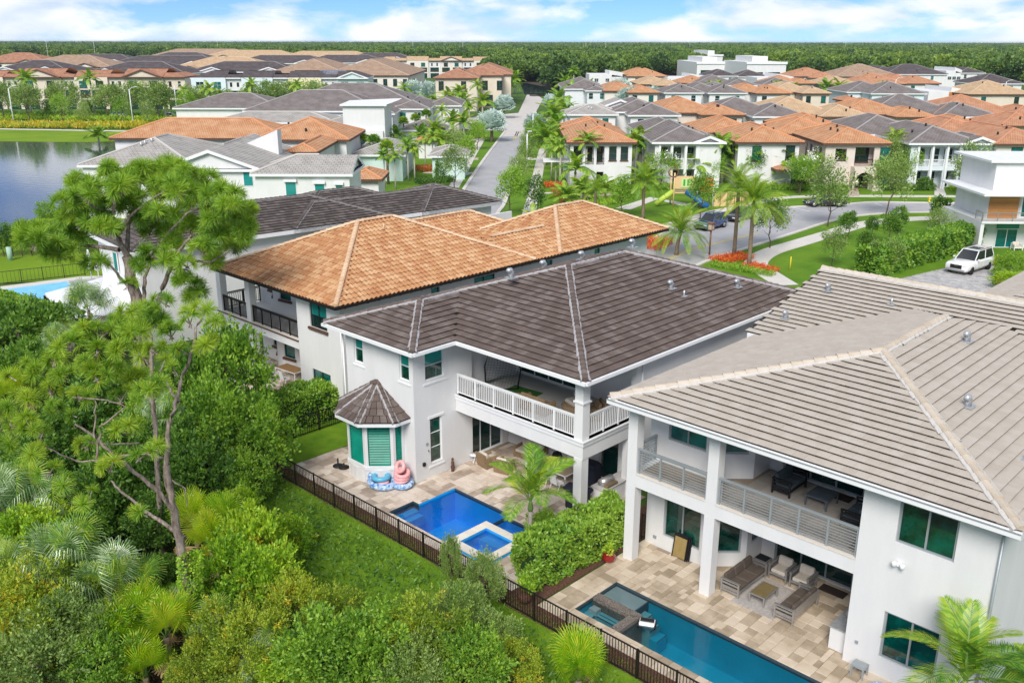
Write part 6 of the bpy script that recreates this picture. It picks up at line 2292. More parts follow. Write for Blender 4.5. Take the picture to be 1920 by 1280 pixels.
def branch_mb(mb, p, q, r0, r1, mt, seed=0, n=5, wig=.08):
 rnd = random.Random(seed)
 p, q = Vector(p), Vector(q)
 L = (q - p).length
 pts, rs_ = [], []
 for i in range(n + 1):
  f = i / n
  w = wig * L * math.sin(f * PI)
  pts.append(p.lerp(q, f) + Vector((rnd.uniform(-w, w), rnd.uniform(-w, w), rnd.uniform(-w, w) * .5)))
  rs_.append(r0 + (r1 - r0) * f)
 mb.tube([tuple(v) for v in pts], rs_, mt, 7, cap=False)
 return pts
def trunk_mesh(h, r, crown_r, seed=1, mt=None, nb=7, base=.45):
 mb = MB()
 mt = mt or BARK_D
 rnd = random.Random(seed)
 pts = branch_mb(mb, (0, 0, -.1), (rnd.uniform(-.15, .15) * h, rnd.uniform(-.15, .15) * h, h), r, r * .35, mt, seed, 6, .05)
 for i in range(nb):
  f = base + (1 - base) * i / nb
  k = pts[min(int(f * 6), 5)]
  a = i * 2.4 + rnd.random()
  e = Vector((math.cos(a) * crown_r * .8, math.sin(a) * crown_r * .8, k.z + crown_r * rnd.uniform(.2, .7)))
  branch_mb(mb, k, e, r * .4, r * .1, mt, seed + i, 4, .1)
 return mb.mesh('trunk')
def tree_kind(h, r, mt, seed, leaf=.3, ncl=40, per=34, trunk_r=.14, zc=None, rz=None, mt2=None, frac2=0.0, bark=None, low=-.55, clr=.3, inner=.4):
 zc = zc if zc is not None else h - (rz or r) * .85
 c = crown_mesh('crown', mt, (r, r, rz or r), ncl, per, leaf, seed, low, clr, inner, mt2, frac2)
 t = trunk_mesh(h * .8, trunk_r, r, seed, bark, 7, .4)
 return (t, c, zc)
def put_tree(kind, loc, label, group=None, rz=0.0, s=1.0, name='tree', cat='tree', sz=None):
 t, c, zc = kind
 root = thing(name, label, cat, loc, rz, group)
 root.scale = (s, s, sz or s)
 if t is not None:
  obj('trunk', t, root)
 obj('crown', c, root, (0, 0, zc))
 return root
# --- palms
def frond_mesh(L=2.4, leaflet=.55, n=26, arch=.9, width=.045, mt=None, seed=1, vee=.5, rise=.5, droop=.35, rach=None, back=1.0):
 """feather frond growing along +X from the origin, arching up then down"""
 rs = np.random.RandomState(seed)
 def spine(f):
  x = L * (f - .12 * f * f * arch)
  z = L * (rise * f - arch * .62 * f * f)
  return np.array([x, 0, z])
 V, MI = [], []
 for i in range(n):
  f = .14 + .86 * i / (n - 1)
  p = spine(f)
  t = unit((spine(min(f + .03, 1.02)) - spine(f - .03))[None])[0]
  ll = leaflet * (math.sin(PI * min(1, .12 + f * .86)) ** .6) * (.9 + .2 * rs.rand())
  for sg in (-1, 1):
   side = np.array([0, sg, 0])
   up = np.cross(t, [0, 1, 0]) * -1
   if up[2] < 0:
    up = -up
   d = side * 1.0 + t * (.55 + .7 * f) * back + up * vee * (1 - f * .6)
   d = d / np.linalg.norm(d)
   tip = p + d * ll + np.array([0, 0, -droop * ll])
   mid = p + d * ll * .5 + np.array([0, 0, -droop * ll * .18])
   wv = np.cross(d, up)
   wv = wv / (np.linalg.norm(wv) + 1e-6) * width
   V += [p - wv * .5, p + wv * .5, mid + wv, mid - wv, mid - wv, mid + wv, tip + wv * .15, tip - wv * .15]
   MI += [0, 0]
 for i in range(8):
  f0, f1 = i / 8, (i + 1) / 8
  a, b = spine(f0), spine(f1)
  w0, w1 = .03 * (1 - f0 * .8), .03 * (1 - f1 * .8)
  V += [a + [0, w0, .01], a - [0, w0, -.01], b - [0, w1, -.01], b + [0, w1, .01]]
  MI += [1]
 return npmesh('frond', np.array(V), 4, mt, mi=MI, mats=[mt, rach or CROWNSHAFT])
def fan_mesh(R=.9, stalk=.9, n=22, mt=None, seed=1, droop=.5, spread=2.5, width=.05, fold=.25, st_m=None, rise=.6):
 """fan leaf: stalk along +X, blade of narrow segments drooping at the tips"""
 rs = np.random.RandomState(seed)
 V, MI = [], []
 base = np.array([stalk * .85, 0, stalk * rise])
 t0 = base / np.linalg.norm(base)
 a = np.array([0, 0, 0.])
 for k in range(3):
  f0, f1 = k / 3, (k + 1) / 3
  V += [base * f0 + [0, .018, 0], base * f0 - [0, .018, 0], base * f1 - [0, .012, 0], base * f1 + [0, .012, 0]]
  MI.append(1)
 up = np.cross([0, -1, 0], t0)
 if up[2] < 0:
  up = -up
 for i in range(n):
  g = (i + .5) / n * 2 - 1
  an = g * spread
  d = t0 * math.cos(an) + np.array([0, 1, 0]) * math.sin(an)
  d = d + up * (fold * (1 - abs(g)))
  d = d / np.linalg.norm(d)
  ll = R * (1 - .22 * g * g) * (.9 + .2 * rs.rand())
  wv = np.cross(d, up)
  wv = wv / (np.linalg.norm(wv) + 1e-6) * width
  m1 = base + d * ll * .5
  m2 = base + d * ll * .78 + np.array([0, 0, -droop * ll * .14])
  tip = base + d * ll * .95 + np.array([0, 0, -droop * ll * (.45 + .2 * rs.rand())])
  V += [base - wv * .2, base + wv * .2, m1 + wv, m1 - wv, m1 - wv, m1 + wv, m2 + wv * .8, m2 - wv * .8, m2 - wv * .8, m2 + wv * .8, tip + wv * .12, tip - wv * .12]
  MI += [0, 0, 0]
 return npmesh('fan_leaf', np.array(V), 4, mt, mi=MI, mats=[mt, st_m or CROWNSHAFT])
def palm(name, label, loc, h, meshes, count, trunk_r=.13, lean=(0, 0), group=None, el=(75, -25), trunk_m=None, shaft=0.0, base_flare=1.25, seed=1, leafname='frond', scale=1.0, cat='palm tree', dead=None, trunks=None):
 """palm: trunk, crownshaft, every frond its own part"""
 rnd = random.Random(seed)
 root = thing(name, label, cat, loc, rnd.uniform(0, 6.28), group)
 mb = MB()
 top = Vector((lean[0], lean[1], h))
 pts = []
 for i in range(7):
  f = i / 6
  pts.append((top.x * f * f, top.y * f * f, h * f - (.1 if i == 0 else 0)))
 mb.tube(pts, [trunk_r * (base_flare if i == 0 else 1.0 - .12 * i / 6) for i in range(7)], trunk_m or PALMBARK, 9)
 mb.build('trunk', root)
 if shaft:
  q = MB()
  q.lathe([(trunk_r * .9, 0), (trunk_r * 1.25, shaft * .25), (trunk_r * .8, shaft * .8), (trunk_r * .4, shaft)], (top.x, top.y, h - .02), CROWNSHAFT, 10)
  q.build('crownshaft', root)
 hb = h + shaft * .85
 for i in range(count):
  f = (i + .5) / count
  e = math.radians(el[0] + (el[1] - el[0]) * f ** .85 + rnd.uniform(-6, 6))
  az = i * 2.39996 + rnd.uniform(-.2, .2)
  M4 = Matrix.Translation((top.x, top.y, hb)) @ Matrix.Rotation(az, 4, 'Z') @ Matrix.Rotation(-e, 4, 'Y') @ Matrix.Rotation(rnd.uniform(-.35, .35), 4, 'X') @ Matrix.Scale(scale * rnd.uniform(.88, 1.08), 4)
  obj(leafname, meshes[i % len(meshes)], root, mat=M4)
 if dead:
  for i in range(dead[1]):
   az = i * 2.1
   M4 = Matrix.Translation((top.x, top.y, hb - .15)) @ Matrix.Rotation(az, 4, 'Z') @ Matrix.Rotation(math.radians(60), 4, 'Y') @ Matrix.Scale(scale * .8, 4)
   obj('dead_' + leafname, dead[0], root, mat=M4)
 return root
def joined_palm_mesh(h, meshes_fn, count, trunk_r, el, seed, mt, trunk_m, shaft=0.0, scale=1.0):
 """(trunk mesh, crown mesh) for palms too far away to show single fronds"""
 rnd = random.Random(seed)
 mb = MB()
 mb.tube([(0, 0, -.1), (0, 0, h * .5), (0, 0, h)], [trunk_r * 1.2, trunk_r, trunk_r * .8], trunk_m, 7)
 if shaft:
  mb.lathe([(trunk_r * .8, 0), (trunk_r * 1.1, shaft * .3), (trunk_r * .5, shaft)], (0, 0, h), CROWNSHAFT, 7)
 tm = mb.mesh('trunk')
 Vs, MI = [], []
 srcs = []
 for me in meshes_fn:
  co = np.zeros(len(me.vertices) * 3, dtype=np.float32)
  me.vertices.foreach_get('co', co)
  mi = np.zeros(len(me.polygons), dtype=np.int32)
  me.polygons.foreach_get('material_index', mi)
  srcs.append((co.reshape(-1, 3), mi, list(me.materials)))
 for i in range(count):
  f = (i + .5) / count
  e = math.radians(el[0] + (el[1] - el[0]) * f ** .85 + rnd.uniform(-6, 6))
  M4 = Matrix.Rotation(i * 2.39996, 4, 'Z') @ Matrix.Rotation(-e, 4, 'Y') @ Matrix.Rotation(rnd.uniform(-.35, .35), 4, 'X') @ Matrix.Scale(scale * rnd.uniform(.88, 1.08), 4)
  A = np.array(M4)
  co, mi, mats = srcs[i % len(srcs)]
  Vs.append(co @ A[:3, :3].T)
  MI.append(mi)
 return (tm, npmesh('crown', np.concatenate(Vs), 4, None, mi=np.concatenate(MI), mats=srcs[0][2]), h + shaft * .85)
FR_A = [frond_mesh(2.7, .42, 56, 1.0, .009, LF_PALM, 1, .6, .5, .25), frond_mesh(2.5, .40, 56, 1.2, .009, LF_PALM, 2, .5, .55, .3), frond_mesh(2.7, .42, 56, .85, .009, LF_PALMY, 3, .6, .45, .25)]
FR_N = [frond_mesh(2.0, .55, 34, 1.0, .018, LF_PALM, 21, .5, .6, .25), frond_mesh(1.9, .52, 34, 1.2, .018, LF_PALM, 22, .5, .65, .3), frond_mesh(2.0, .52, 34, 1.1, .018, LF_PALMY, 23, .55, .6, .28)]
FR_C = [frond_mesh(2.2, .5, 18, 1.0, .05, LF_PALM, 5, .3, .5, .5), frond_mesh(2.0, .5, 18, 1.2, .05, LF_PALMY, 6, .3, .5, .5)]
FN_SB = [fan_mesh(.95, .95, 40, LF_SABAL, 1, 1.1, 2.3, .013, .3), fan_mesh(.9, .8, 40, LF_SABAL, 2, 1.4, 2.4, .013, .35), fan_mesh(1.0, 1.0, 40, LF_PALM, 3, .9, 2.2, .013, .3)]
FN_SW = [fan_mesh(.85, .7, 34, LF_SAW, 4, .15, 2.1, .014, .25), fan_mesh(.78, .6, 34, LF_SAW, 5, .25, 2.2, .014, .3), fan_mesh(.8, .75, 32, LF_PALMY, 6, .3, 2.0, .014, .3)]
FN_BI = [fan_mesh(1.35, 1.1, 18, LF_BISM, 7, .25, 2.4, .12, .3), fan_mesh(1.25, 1.0, 18, LF_BISM, 8, .35, 2.5, .12, .3)]
FN_DEAD = fan_mesh(.7, .8, 14, DEADFROND, 9, 1.4, 1.9, .035, .2, DEADFROND)
# --- pines (parts: trunk, limbs, needle tufts)
def tuft_mesh(R, n, mt, seed, w=.023):
 rs = np.random.RandomState(seed)
 d = unit(rs.normal(size=(n, 3)))
 d[:, 2] = np.abs(d[:, 2]) * .9 - .25
 d = unit(d)
 base = d * R * .06
 base[:, 2] -= R * .15 * rs.rand(n)
 L = R * (.75 + .4 * rs.rand(n))[:, None]
 s = unit(np.cross(d, rs.normal(size=(n, 3)))) * w
 tip = base + d * L
 tip[:, 2] -= (L[:, 0] ** 2) * .22
 V = np.stack([base - s * .5, base + s * .5, tip + s * .25, tip - s * .25], 1).reshape(-1, 3)
 return npmesh('needle_tuft', V, 4, mt)
TUFTS = [tuft_mesh(.5, 200, LF_PINE, 1), tuft_mesh(.46, 180, LF_PINE, 2), tuft_mesh(.5, 200, LF_PINE, 3)]
TUFTY = [tuft_mesh(.46, 190, LF_PINE2, 4), tuft_mesh(.42, 170, LF_PINE2, 5), tuft_mesh(.46, 190, LF_PINE, 6)]
def pine(label, paths, clusters, tset, t0, seed, ts=1.0, rad=1.0):
 """paths: list of [(px,py,depth offset)..], radius start/end; clusters: (px,py,dt,spread px,count)"""
 rnd = random.Random(seed)
 base = deep(*paths[0][0][0][:2], t0)
 root = thing('pine_tree', label, 'tree', (base.x, base.y, 0))
 B0 = Vector((base.x, base.y, 0))
 for k, (pp, ra, rb) in enumerate(paths):
  mb = MB()
  P = [deep(a[0], a[1], t0 + (a[2] if len(a) > 2 else 0)) - B0 for a in pp]
  if k == 0:
   P[0].z = -.2
  Q, R_ = [], []
  for i in range(len(P) - 1):
   for j in range(4):
    f = j / 4
    w = .04
    Q.append(P[i].lerp(P[i + 1], f) + Vector((rnd.uniform(-w, w), rnd.uniform(-w, w), 0)))
  Q.append(P[-1])
  n = len(Q) - 1
  R_ = [(ra + (rb - ra) * i / n) * rnd.uniform(.92, 1.1) for i in range(n + 1)]
  mb.tube([tuple(q) for q in Q], R_, BARK, 9, cap=False)
  mb.build('trunk' if k == 0 else 'limb', root)
 tw = MB()
 for ci, (cxp, cyp, dt, sp, cnt) in enumerate(clusters):
  c = deep(cxp, cyp, t0 + dt) - B0
  sc = sp * t0 / FPX
  for i in range(cnt):
   if tset is TUFTY and rnd.random() < .3:
    continue
   v = Vector((rnd.gauss(0, 1), rnd.gauss(0, 1), rnd.gauss(0, .7)))
   v = v.normalized() * rnd.random() ** .4 * sc
   v.z *= .75
   p = c + v
   d = (v + Vector((0, 0, sc * .6))).normalized()
   M4 = Matrix.Translation(p) @ d.to_track_quat('Z', 'Y').to_matrix().to_4x4() @ Matrix.Rotation(rnd.uniform(0, 6.3), 4, 'Z') @ Matrix.Scale(ts * rnd.uniform(.75, 1.2), 4)
   obj('needle_tuft', rnd.choice(tset), root, mat=M4)
   tw.tube([tuple(c - v * .3 + Vector((0, 0, -sc * .7))), tuple(p - d * .05)], [.028, .012], BARK, 4, cap=False)
 o = tw.build('twigs', root)
 o['kind'] = 'stuff'
 return root
T1 = 47.5
rnd = random.Random(5)
cl = []
outline = [(150, 345), (205, 318), (255, 318), (320, 310), (300, 345), (380, 335), (430, 375), (130, 400), (190, 380), (245, 365), (350, 370), (400, 395), (452, 395), (462, 430), (95, 440), (150, 430), (60, 448), (200, 420), (405, 430), (355, 420), (320, 440),
           (300, 395), (440, 455), (380, 460), (270, 400), (340, 350), (225, 345), (60, 430), (110, 465), (165, 360), (420, 410), (290, 325), (130, 375), (250, 330), (340, 320), (370, 360), (400, 360), (300, 360), (240, 380), (330, 410), (280, 420), (200, 350), (170, 400)]
for (x, y) in outline:
 cl.append((x, y, rnd.uniform(-2.6, 2.8), 27, 11))
for (x, y, n) in ((270, 490, 6), (315, 480, 6), (345, 520, 6), (365, 540, 5), (395, 485, 5), (350, 490, 4), (120, 475, 4), (180, 490, 4), (235, 530, 2), (405, 480, 4), (330, 455, 5), (145, 415, 4), (85, 455, 4), (355, 550, 4), (285, 470, 4)):
 cl.append((x, y, rnd.uniform(-2.0, 2.0), 20, n))
pine('tall pine with a broad rounded crown and forking trunk before the white wall',
     [([(262, 770), (262, 640), (256, 560), (246, 520), (238, 480)], .34, .26), ([(238, 480), (224, 455), (215, 420, -.5), (213, 380, -1), (200, 340, -1.4)], .17, .05), ([(238, 480), (240, 430, .5), (250, 390, 1), (262, 350, 1.5)], .13, .05),
      ([(280, 600), (270, 560), (272, 520, .5), (285, 480, 1), (300, 455, 1.6), (318, 450, 2)], .12, .05), ([(268, 640), (290, 590), (305, 540, -.4), (318, 505, -.8), (335, 470, -1), (360, 440, -1.3)], .19, .06),
      ([(225, 468), (190, 463, .4), (150, 460, .8), (95, 452, 1.2)], .13, .05), ([(330, 480), (360, 488, -1), (395, 492, -1.4), (430, 470, -1.8)], .09, .04), ([(250, 545), (225, 520, .8), (200, 490, 1.2), (180, 480, 1.6)], .1, .04),
      ([(222, 440), (250, 400), (290, 370), (330, 345)], .09, .03), ([(213, 400), (180, 390, -1), (150, 370, -1.6)], .1, .04), ([(318, 505), (350, 505), (372, 530)], .07, .03), ([(300, 455), (350, 400, 1.5), (400, 380, 2), (440, 390, 2)], .08, .03)],
     cl, TUFTS, T1, 3, 1.0)
T2 = 27.5
cl = []
for (x, y, n) in ((215, 600, 7), (245, 575, 5), (275, 575, 7), (310, 560, 6), (250, 620, 8), (290, 600, 7), (150, 615, 6), (155, 670, 7), (180, 650, 6), (230, 650, 8), (100, 670, 6), (120, 700, 8), (180, 700, 8), (215, 690, 7),
                  (60, 690, 7), (95, 730, 8), (45, 740, 8), (150, 735, 6), (25, 700, 5), (20, 790, 8), (55, 790, 8), (75, 810, 6), (105, 760, 6), (15, 830, 6), (60, 840, 5), (255, 700, 8), (280, 720, 6), (225, 740, 5), (140, 770, 3), (250, 800, 4),
                  (230, 800, 3), (160, 830, 4), (120, 900, 3), (165, 930, 6), (285, 840, 4), (205, 870, 4), (260, 850, 3), (270, 955, 3), (150, 940, 4), (90, 880, 3), (355, 595, 3), (380, 570, 3), (395, 600, 3), (345, 650, 3), (400, 640, 3), (375, 645, 3), (320, 620, 4), (330, 690, 2),
                  (10, 760, 6), (190, 620, 4), (130, 640, 4), (290, 650, 5), (300, 680, 3)):
 cl.append((x, y, rnd.uniform(-2.4, 2.2), 24, n))
pine('near leaning pine with bare pale limbs and bright needle tufts at the left',
     [([(372, 1240), (352, 1110), (335, 1010), (322, 940), (312, 870)], .155, .12), ([(312, 870), (316, 800), (330, 755), (345, 700, .2), (362, 650, .3), (368, 615, .3), (385, 585, .3)], .085, .03),
      ([(336, 754), (322, 735, .5), (312, 715, 1)], .05, .02), ([(328, 960), (290, 915, -.4), (250, 885, -.7), (210, 850, -.9), (178, 820, -1.1), (140, 795, -1.3)], .085, .03),
      ([(304, 858), (275, 850, -.3), (240, 852, -.6), (195, 862, -.9), (145, 865, -1.0), (85, 838, -1.2)], .045, .02), ([(345, 1010), (300, 975, .5), (262, 950, .9), (225, 920, 1.2), (208, 900, 1.4)], .075, .03),
      ([(178, 820, -1.1), (178, 780, -1.1), (178, 750, -1)], .03, .015), ([(262, 830, 0), (210, 833, -.5), (165, 828, -.9)], .03, .02), ([(180, 860, -1), (190, 800, -1), (235, 762, -1), (200, 750, -1), (135, 745, -1.2)], .035, .02),
      ([(322, 900), (345, 915, .2), (350, 950, .2)], .03, .015)],
     cl, TUFTY, T2, 4, .66)
pine('slim second pine stem with a dense bright top, close behind the near leaning pine',
     [([(298, 985), (294, 880), (290, 780), (283, 740), (284, 690), (282, 640), (278, 600)], .11, .06), ([(284, 760), (270, 740, .3)], .03, .02), ([(290, 750), (300, 735, -.2)], .03, .02), ([(284, 690), (255, 655, .3), (235, 640, .5)], .03, .02)],
     [(278, 590, 0, 16, 8), (255, 605, .4, 16, 5), (300, 610, -.3, 14, 5), (275, 700, .2, 20, 4), (265, 660, .3, 18, 5), (300, 720, -.2, 18, 4)], TUFTY, 33.0, 6, .8)
# --- foreground thicket
BUSH = {
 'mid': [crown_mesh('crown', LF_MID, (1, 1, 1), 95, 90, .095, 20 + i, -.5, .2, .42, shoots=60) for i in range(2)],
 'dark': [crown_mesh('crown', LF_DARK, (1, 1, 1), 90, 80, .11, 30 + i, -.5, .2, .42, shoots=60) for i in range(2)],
 'lime': [crown_mesh('crown', LF_LIME, (1, 1, 1), 90, 80, .11, 40 + i, -.5, .2, .42, LF_YEL, .07, shoots=60) for i in range(2)],
 'olive': [crown_mesh('crown', LF_OLIVE, (1, 1, 1), 105, 105, .075, 50 + i, -.5, .2, .42, LF_YEL, .06, shoots=60) for i in range(2)],
 'grey': [crown_mesh('crown', LF_GREY, (1, 1, 1), 100, 90, .075, 60 + i, -.5, .22, .45, shoots=60) for i in range(2)],
}
STEM = trunk_mesh(1.0, .05, .8, 9, BARK_D, 8, .2)
SPR = {k: None for k in BUSH}
def bush(kind, loc, r, h, label, seed, group='shrubs of the foreground thicket', name='shrub', cat='shrub'):
 rnd = random.Random(seed)
 root = thing(name, label, cat, loc, rnd.uniform(0, 6.28), group)
 m = BUSH[kind][seed % 2]
 c = obj('foliage', m, root, (0, 0, h * .52))
 c.scale = (r, r * rnd.uniform(.85, 1.1), h * .55)
 s_ = obj('stem', STEM, root)
 s_.scale = (r, r, h * .8)
 return root
KN = {'mid': 'mid green small-leaved', 'dark': 'deep green', 'lime': 'bright lime green', 'olive': 'yellowish olive fine-leaved', 'grey': 'greyish green twiggy'}
BL = [
 (430, 720, 'mid', 2.0, 5.6, 'tallest leafy one beside the orange-roofed villa patio'), (400, 820, 'mid', 1.9, 4.6, 'lower half of the tall leafy mass right of the pine trunk'), (470, 830, 'mid', 1.6, 4.0, 'at the left end of the black fence'),
 (360, 760, 'mid', 1.5, 5.0, 'directly behind the bare pine trunk'), (370, 900, 'dark', 1.6, 3.2, 'in shade under the tall leafy mass'), (455, 900, 'mid', 1.2, 2.4, 'low by the lawn corner at the fence end'),
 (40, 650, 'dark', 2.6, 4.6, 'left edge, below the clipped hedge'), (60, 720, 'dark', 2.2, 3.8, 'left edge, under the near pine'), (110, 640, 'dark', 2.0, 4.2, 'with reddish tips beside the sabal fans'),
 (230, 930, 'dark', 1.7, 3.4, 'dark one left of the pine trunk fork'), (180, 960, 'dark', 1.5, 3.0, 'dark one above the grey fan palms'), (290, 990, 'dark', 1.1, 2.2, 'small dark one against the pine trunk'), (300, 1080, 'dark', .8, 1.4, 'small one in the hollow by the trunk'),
 (60, 1040, 'lime', 1.3, 3.2, 'left edge between fan palms'), (110, 1000, 'lime', 1.0, 2.6, 'left, in front of the drooping fans'), (475, 1035, 'lime', 1.3, 3.2, 'big leaved one at the lawn edge'), (430, 1090, 'lime', 1.3, 3.0, 'right of the palmetto cluster'),
 (500, 1100, 'lime', 1.2, 2.8, 'second one along the lawn edge'), (545, 1010, 'lime', .8, 1.8, 'small one by the grey stone'), (450, 960, 'lime', .9, 2.0, 'top one next to the lawn corner'),
 (545, 1150, 'olive', 1.2, 2.4, 'centre bottom mass, left part'),
 (620, 1165, 'olive', 1.1, 2.1, 'centre bottom mass, middle part'), (720, 1190, 'mid', 1.1, 2.1, 'centre bottom mass, right part'), (610, 1240, 'mid', 1.4, 2.8, 'bottom edge left of centre'),
 (700, 1240, 'mid', 1.4, 2.8, 'bottom edge at centre'), (800, 1210, 'olive', 1.4, 2.8, 'bottom edge right of centre'), (780, 1270, 'grey', 1.2, 2.4, 'bottom edge under the twiggy grey one'), (860, 1165, 'grey', 1.1, 2.4, 'twiggy one reaching the fence'),
 (905, 1090, 'grey', .7, 2.2, 'twiggy one leaning on the fence'), (920, 1200, 'grey', .95, 1.9, 'right end of the thicket'), (890, 1255, 'mid', 1.2, 2.4, 'bottom edge right end'), (960, 1250, 'olive', .9, 1.7, 'last low one beside the lawn'),
 (845, 1050, 'grey', .4, 2.0, 'thin sprig in front of the spa'), (90, 1130, 'olive', 1.7, 3.2, 'bottom left, yellow-flecked'), (40, 1190, 'olive', 1.7, 3.2, 'bottom left corner, yellow-flecked'), (130, 1210, 'grey', 1.6, 3.0, 'bottom left, greyish'), (60, 1260, 'grey', 1.5, 2.8, 'bottom left corner, lowest'),
 (190, 1260, 'mid', 1.2, 2.2, 'bottom edge below the grey fans'), (420, 1200, 'olive', 1.2, 2.4, 'right of the vine-covered trunk foot'), (470, 1230, 'olive', 1.3, 2.4, 'bottom edge beside small fan palms'), (540, 1265, 'lime', 1.0, 1.9, 'bottom edge bright one'),
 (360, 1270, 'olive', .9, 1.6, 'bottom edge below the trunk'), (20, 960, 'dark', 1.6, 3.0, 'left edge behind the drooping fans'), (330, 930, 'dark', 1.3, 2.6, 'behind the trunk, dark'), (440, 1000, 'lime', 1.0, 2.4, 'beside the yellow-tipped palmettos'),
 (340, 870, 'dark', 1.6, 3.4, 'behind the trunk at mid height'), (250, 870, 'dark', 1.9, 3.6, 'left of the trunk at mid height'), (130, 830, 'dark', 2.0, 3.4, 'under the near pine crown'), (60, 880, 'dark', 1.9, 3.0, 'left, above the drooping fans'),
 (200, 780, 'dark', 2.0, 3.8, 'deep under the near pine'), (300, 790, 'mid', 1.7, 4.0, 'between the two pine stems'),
]
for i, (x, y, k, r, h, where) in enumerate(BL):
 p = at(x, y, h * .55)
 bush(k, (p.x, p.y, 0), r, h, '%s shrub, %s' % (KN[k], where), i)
def fanclump(name, label, x, y, z, meshes, n, sc, seed, el=(80, -10), h=.3, dead=True, group='fan palms of the thicket'):
 p = at(x, y, z)
 return palm(name, label, (p.x, p.y, 0), max(z - .3, h), meshes, int(n * .72), .12, group=group, el=el, seed=seed, leafname='fan_leaf', scale=sc, trunk_m=PALMBARK, dead=(FN_DEAD, 4) if dead else None)
FPL = [
 ('sabal_palm', 'large grey-green fan palm with drooping leaves, bottom left centre', 130, 1070, 2.2, FN_SB, 26, 1.35, 1), ('sabal_palm', 'grey-green drooping fan palm just right of the largest one', 205, 1110, 1.9, FN_SB, 22, 1.25, 2),
 ('sabal_palm', 'drooping fan palm at the left edge with long hanging tips', 25, 950, 2.6, FN_SB, 24, 1.35, 3), ('sabal_palm', 'second drooping fan palm at the left edge, half behind lime leaves', 90, 960, 2.2, FN_SB, 20, 1.1, 4),
 ('sabal_palm', 'dusky sabal palm standing below the white pavilion roof', 165, 575, 4.2, FN_SB, 26, 1.25, 5), ('sabal_palm', 'shaggy sabal palm between clipped hedge and near pine', 115, 650, 3.2, FN_SB, 24, 1.2, 6),
 ('sabal_palm', 'fan palm glimpsed behind the fork of the near pine', 305, 780, 3.6, FN_SB, 20, 1.0, 7), ('saw_palmetto', 'bright yellow-green palmetto cluster at the bottom, left crown', 225, 1200, 1.5, FN_SW, 26, 1.25, 8),
 ('saw_palmetto', 'bright palmetto cluster at the bottom, upper crown', 265, 1160, 1.6, FN_SW, 26, 1.2, 9), ('saw_palmetto', 'bright palmetto at the bottom beside the vine-covered trunk', 310, 1180, 1.6, FN_SW, 24, 1.2, 10),
 ('saw_palmetto', 'low palmetto crown at the bottom edge with a brown skirt', 270, 1255, 1.0, FN_SW, 22, 1.1, 11), ('saw_palmetto', 'yellow-green palmetto right of the pine trunk, upper', 365, 975, 2.0, FN_SW, 24, 1.2, 12),
 ('saw_palmetto', 'yellow palmetto with orange tips right of the pine trunk, lower', 395, 1020, 1.8, FN_SW, 24, 1.2, 13), ('saw_palmetto', 'palmetto nearest the lawn corner, bright yellow', 425, 980, 2.0, FN_SW, 22, 1.05, 14),
 ('saw_palmetto', 'palmetto at the very bottom of the lawn by the fence', 1085, 1262, .9, FN_SW, 26, 1.2, 15), ('sabal_palm', 'small fan palm at the bottom edge among olive leaves', 500, 1225, 1.3, FN_SB, 16, .8, 16),
 ('sabal_palm', 'small fan palm left of the bottom-edge one', 410, 1180, 1.4, FN_SB, 16, .8, 17), ('sabal_palm', 'tiny fan palm in the bottom edge by the lime shrub', 480, 1275, 1.0, FN_SB, 14, .7, 18),
 ('sabal_palm', 'lone small fan palm left of the vine trunk', 345, 1130, 1.3, FN_SB, 14, .75, 19), ('saw_palmetto', 'pale palmetto at the left edge under the near pine', 20, 740, 2.6, FN_SW, 20, 1.3, 20),
 ('sabal_palm', 'fan palm at the extreme left edge, middle height', 10, 1075, 2.0, FN_SB, 18, 1.1, 21), ('saw_palmetto', 'palmetto with pale stalks under the near pine crown', 60, 930, 2.0, FN_SW, 18, 1.2, 22),
]
for nm, lab, x, y, z, ms, n, sc, sd in FPL:
 fanclump(nm, lab, x, y, z, ms, n, sc, sd, el=(82, -20) if nm == 'sabal_palm' else (85, 5))
p = deep(372, 1190, T2 - .3)
V_ = []
rs = np.random.RandomState(3)
n = 2600
zz_ = rs.rand(n) * 3.6
ang_ = rs.rand(n) * 6.28
rad_ = .28 + .12 * rs.rand(n) + .12 * (zz_ < 1.5)
C = np.c_[p.x + rad_ * np.cos(ang_) + .12 * np.sin(zz_ * 2), p.y + rad_ * np.sin(ang_), zz_]
V_ = leaves(C, np.c_[np.cos(ang_), np.sin(ang_), -.3 + 0 * ang_] + rs.normal(size=(n, 3)) * .4, .09, .08, rs=rs)
vn = obj('vine', npmesh('vine', V_, 4, LF_LIME))
tag(vn, 'bright green vine climbing the foot of the near pine trunk', 'vine')
q = MB()
q.cbox(0, 0, 0, .9, .35, .28, mat('grey_stone', (0.32, 0.31, 0.30), (0.42, 0.41, 0.40), 6, .9, .6), .3, .1)
p = at(536, 1015, .1)
tag(q.build('stone', None, (p.x, p.y, 0)), 'pale grey stone slab at the thicket edge by the lawn', 'stone')
rs = np.random.RandomState(8)
n = 90000
C = np.c_[rs.uniform(-43, -8, n), rs.uniform(16, 21.6, n) + .15 * rs.rand(n), np.full(n, .03)]
V_ = leaves(C, np.c_[rs.normal(size=(n, 2)) * .45, np.ones(n)], .04 + .04 * rs.rand(n), .016, rs=rs)
o = obj('lawn_blades', npmesh('lawn_blades', V_, 4, leaf_mat('grass_blades', (0.09, 0.19, 0.012), (0.20, 0.32, 0.02), (0.30, 0.40, 0.04), .3)))
o['kind'] = 'stuff'
n = 70000
C = np.c_[rs.uniform(-75, -12, n), rs.uniform(2, 20.5, n), .05 + .5 * rs.rand(n) ** 2]
V_ = leaves(C, rs.normal(size=(n, 3)) * [1, 1, .5] + [0, 0, .6], .12 + .14 * rs.rand(n), .07, rs=rs)
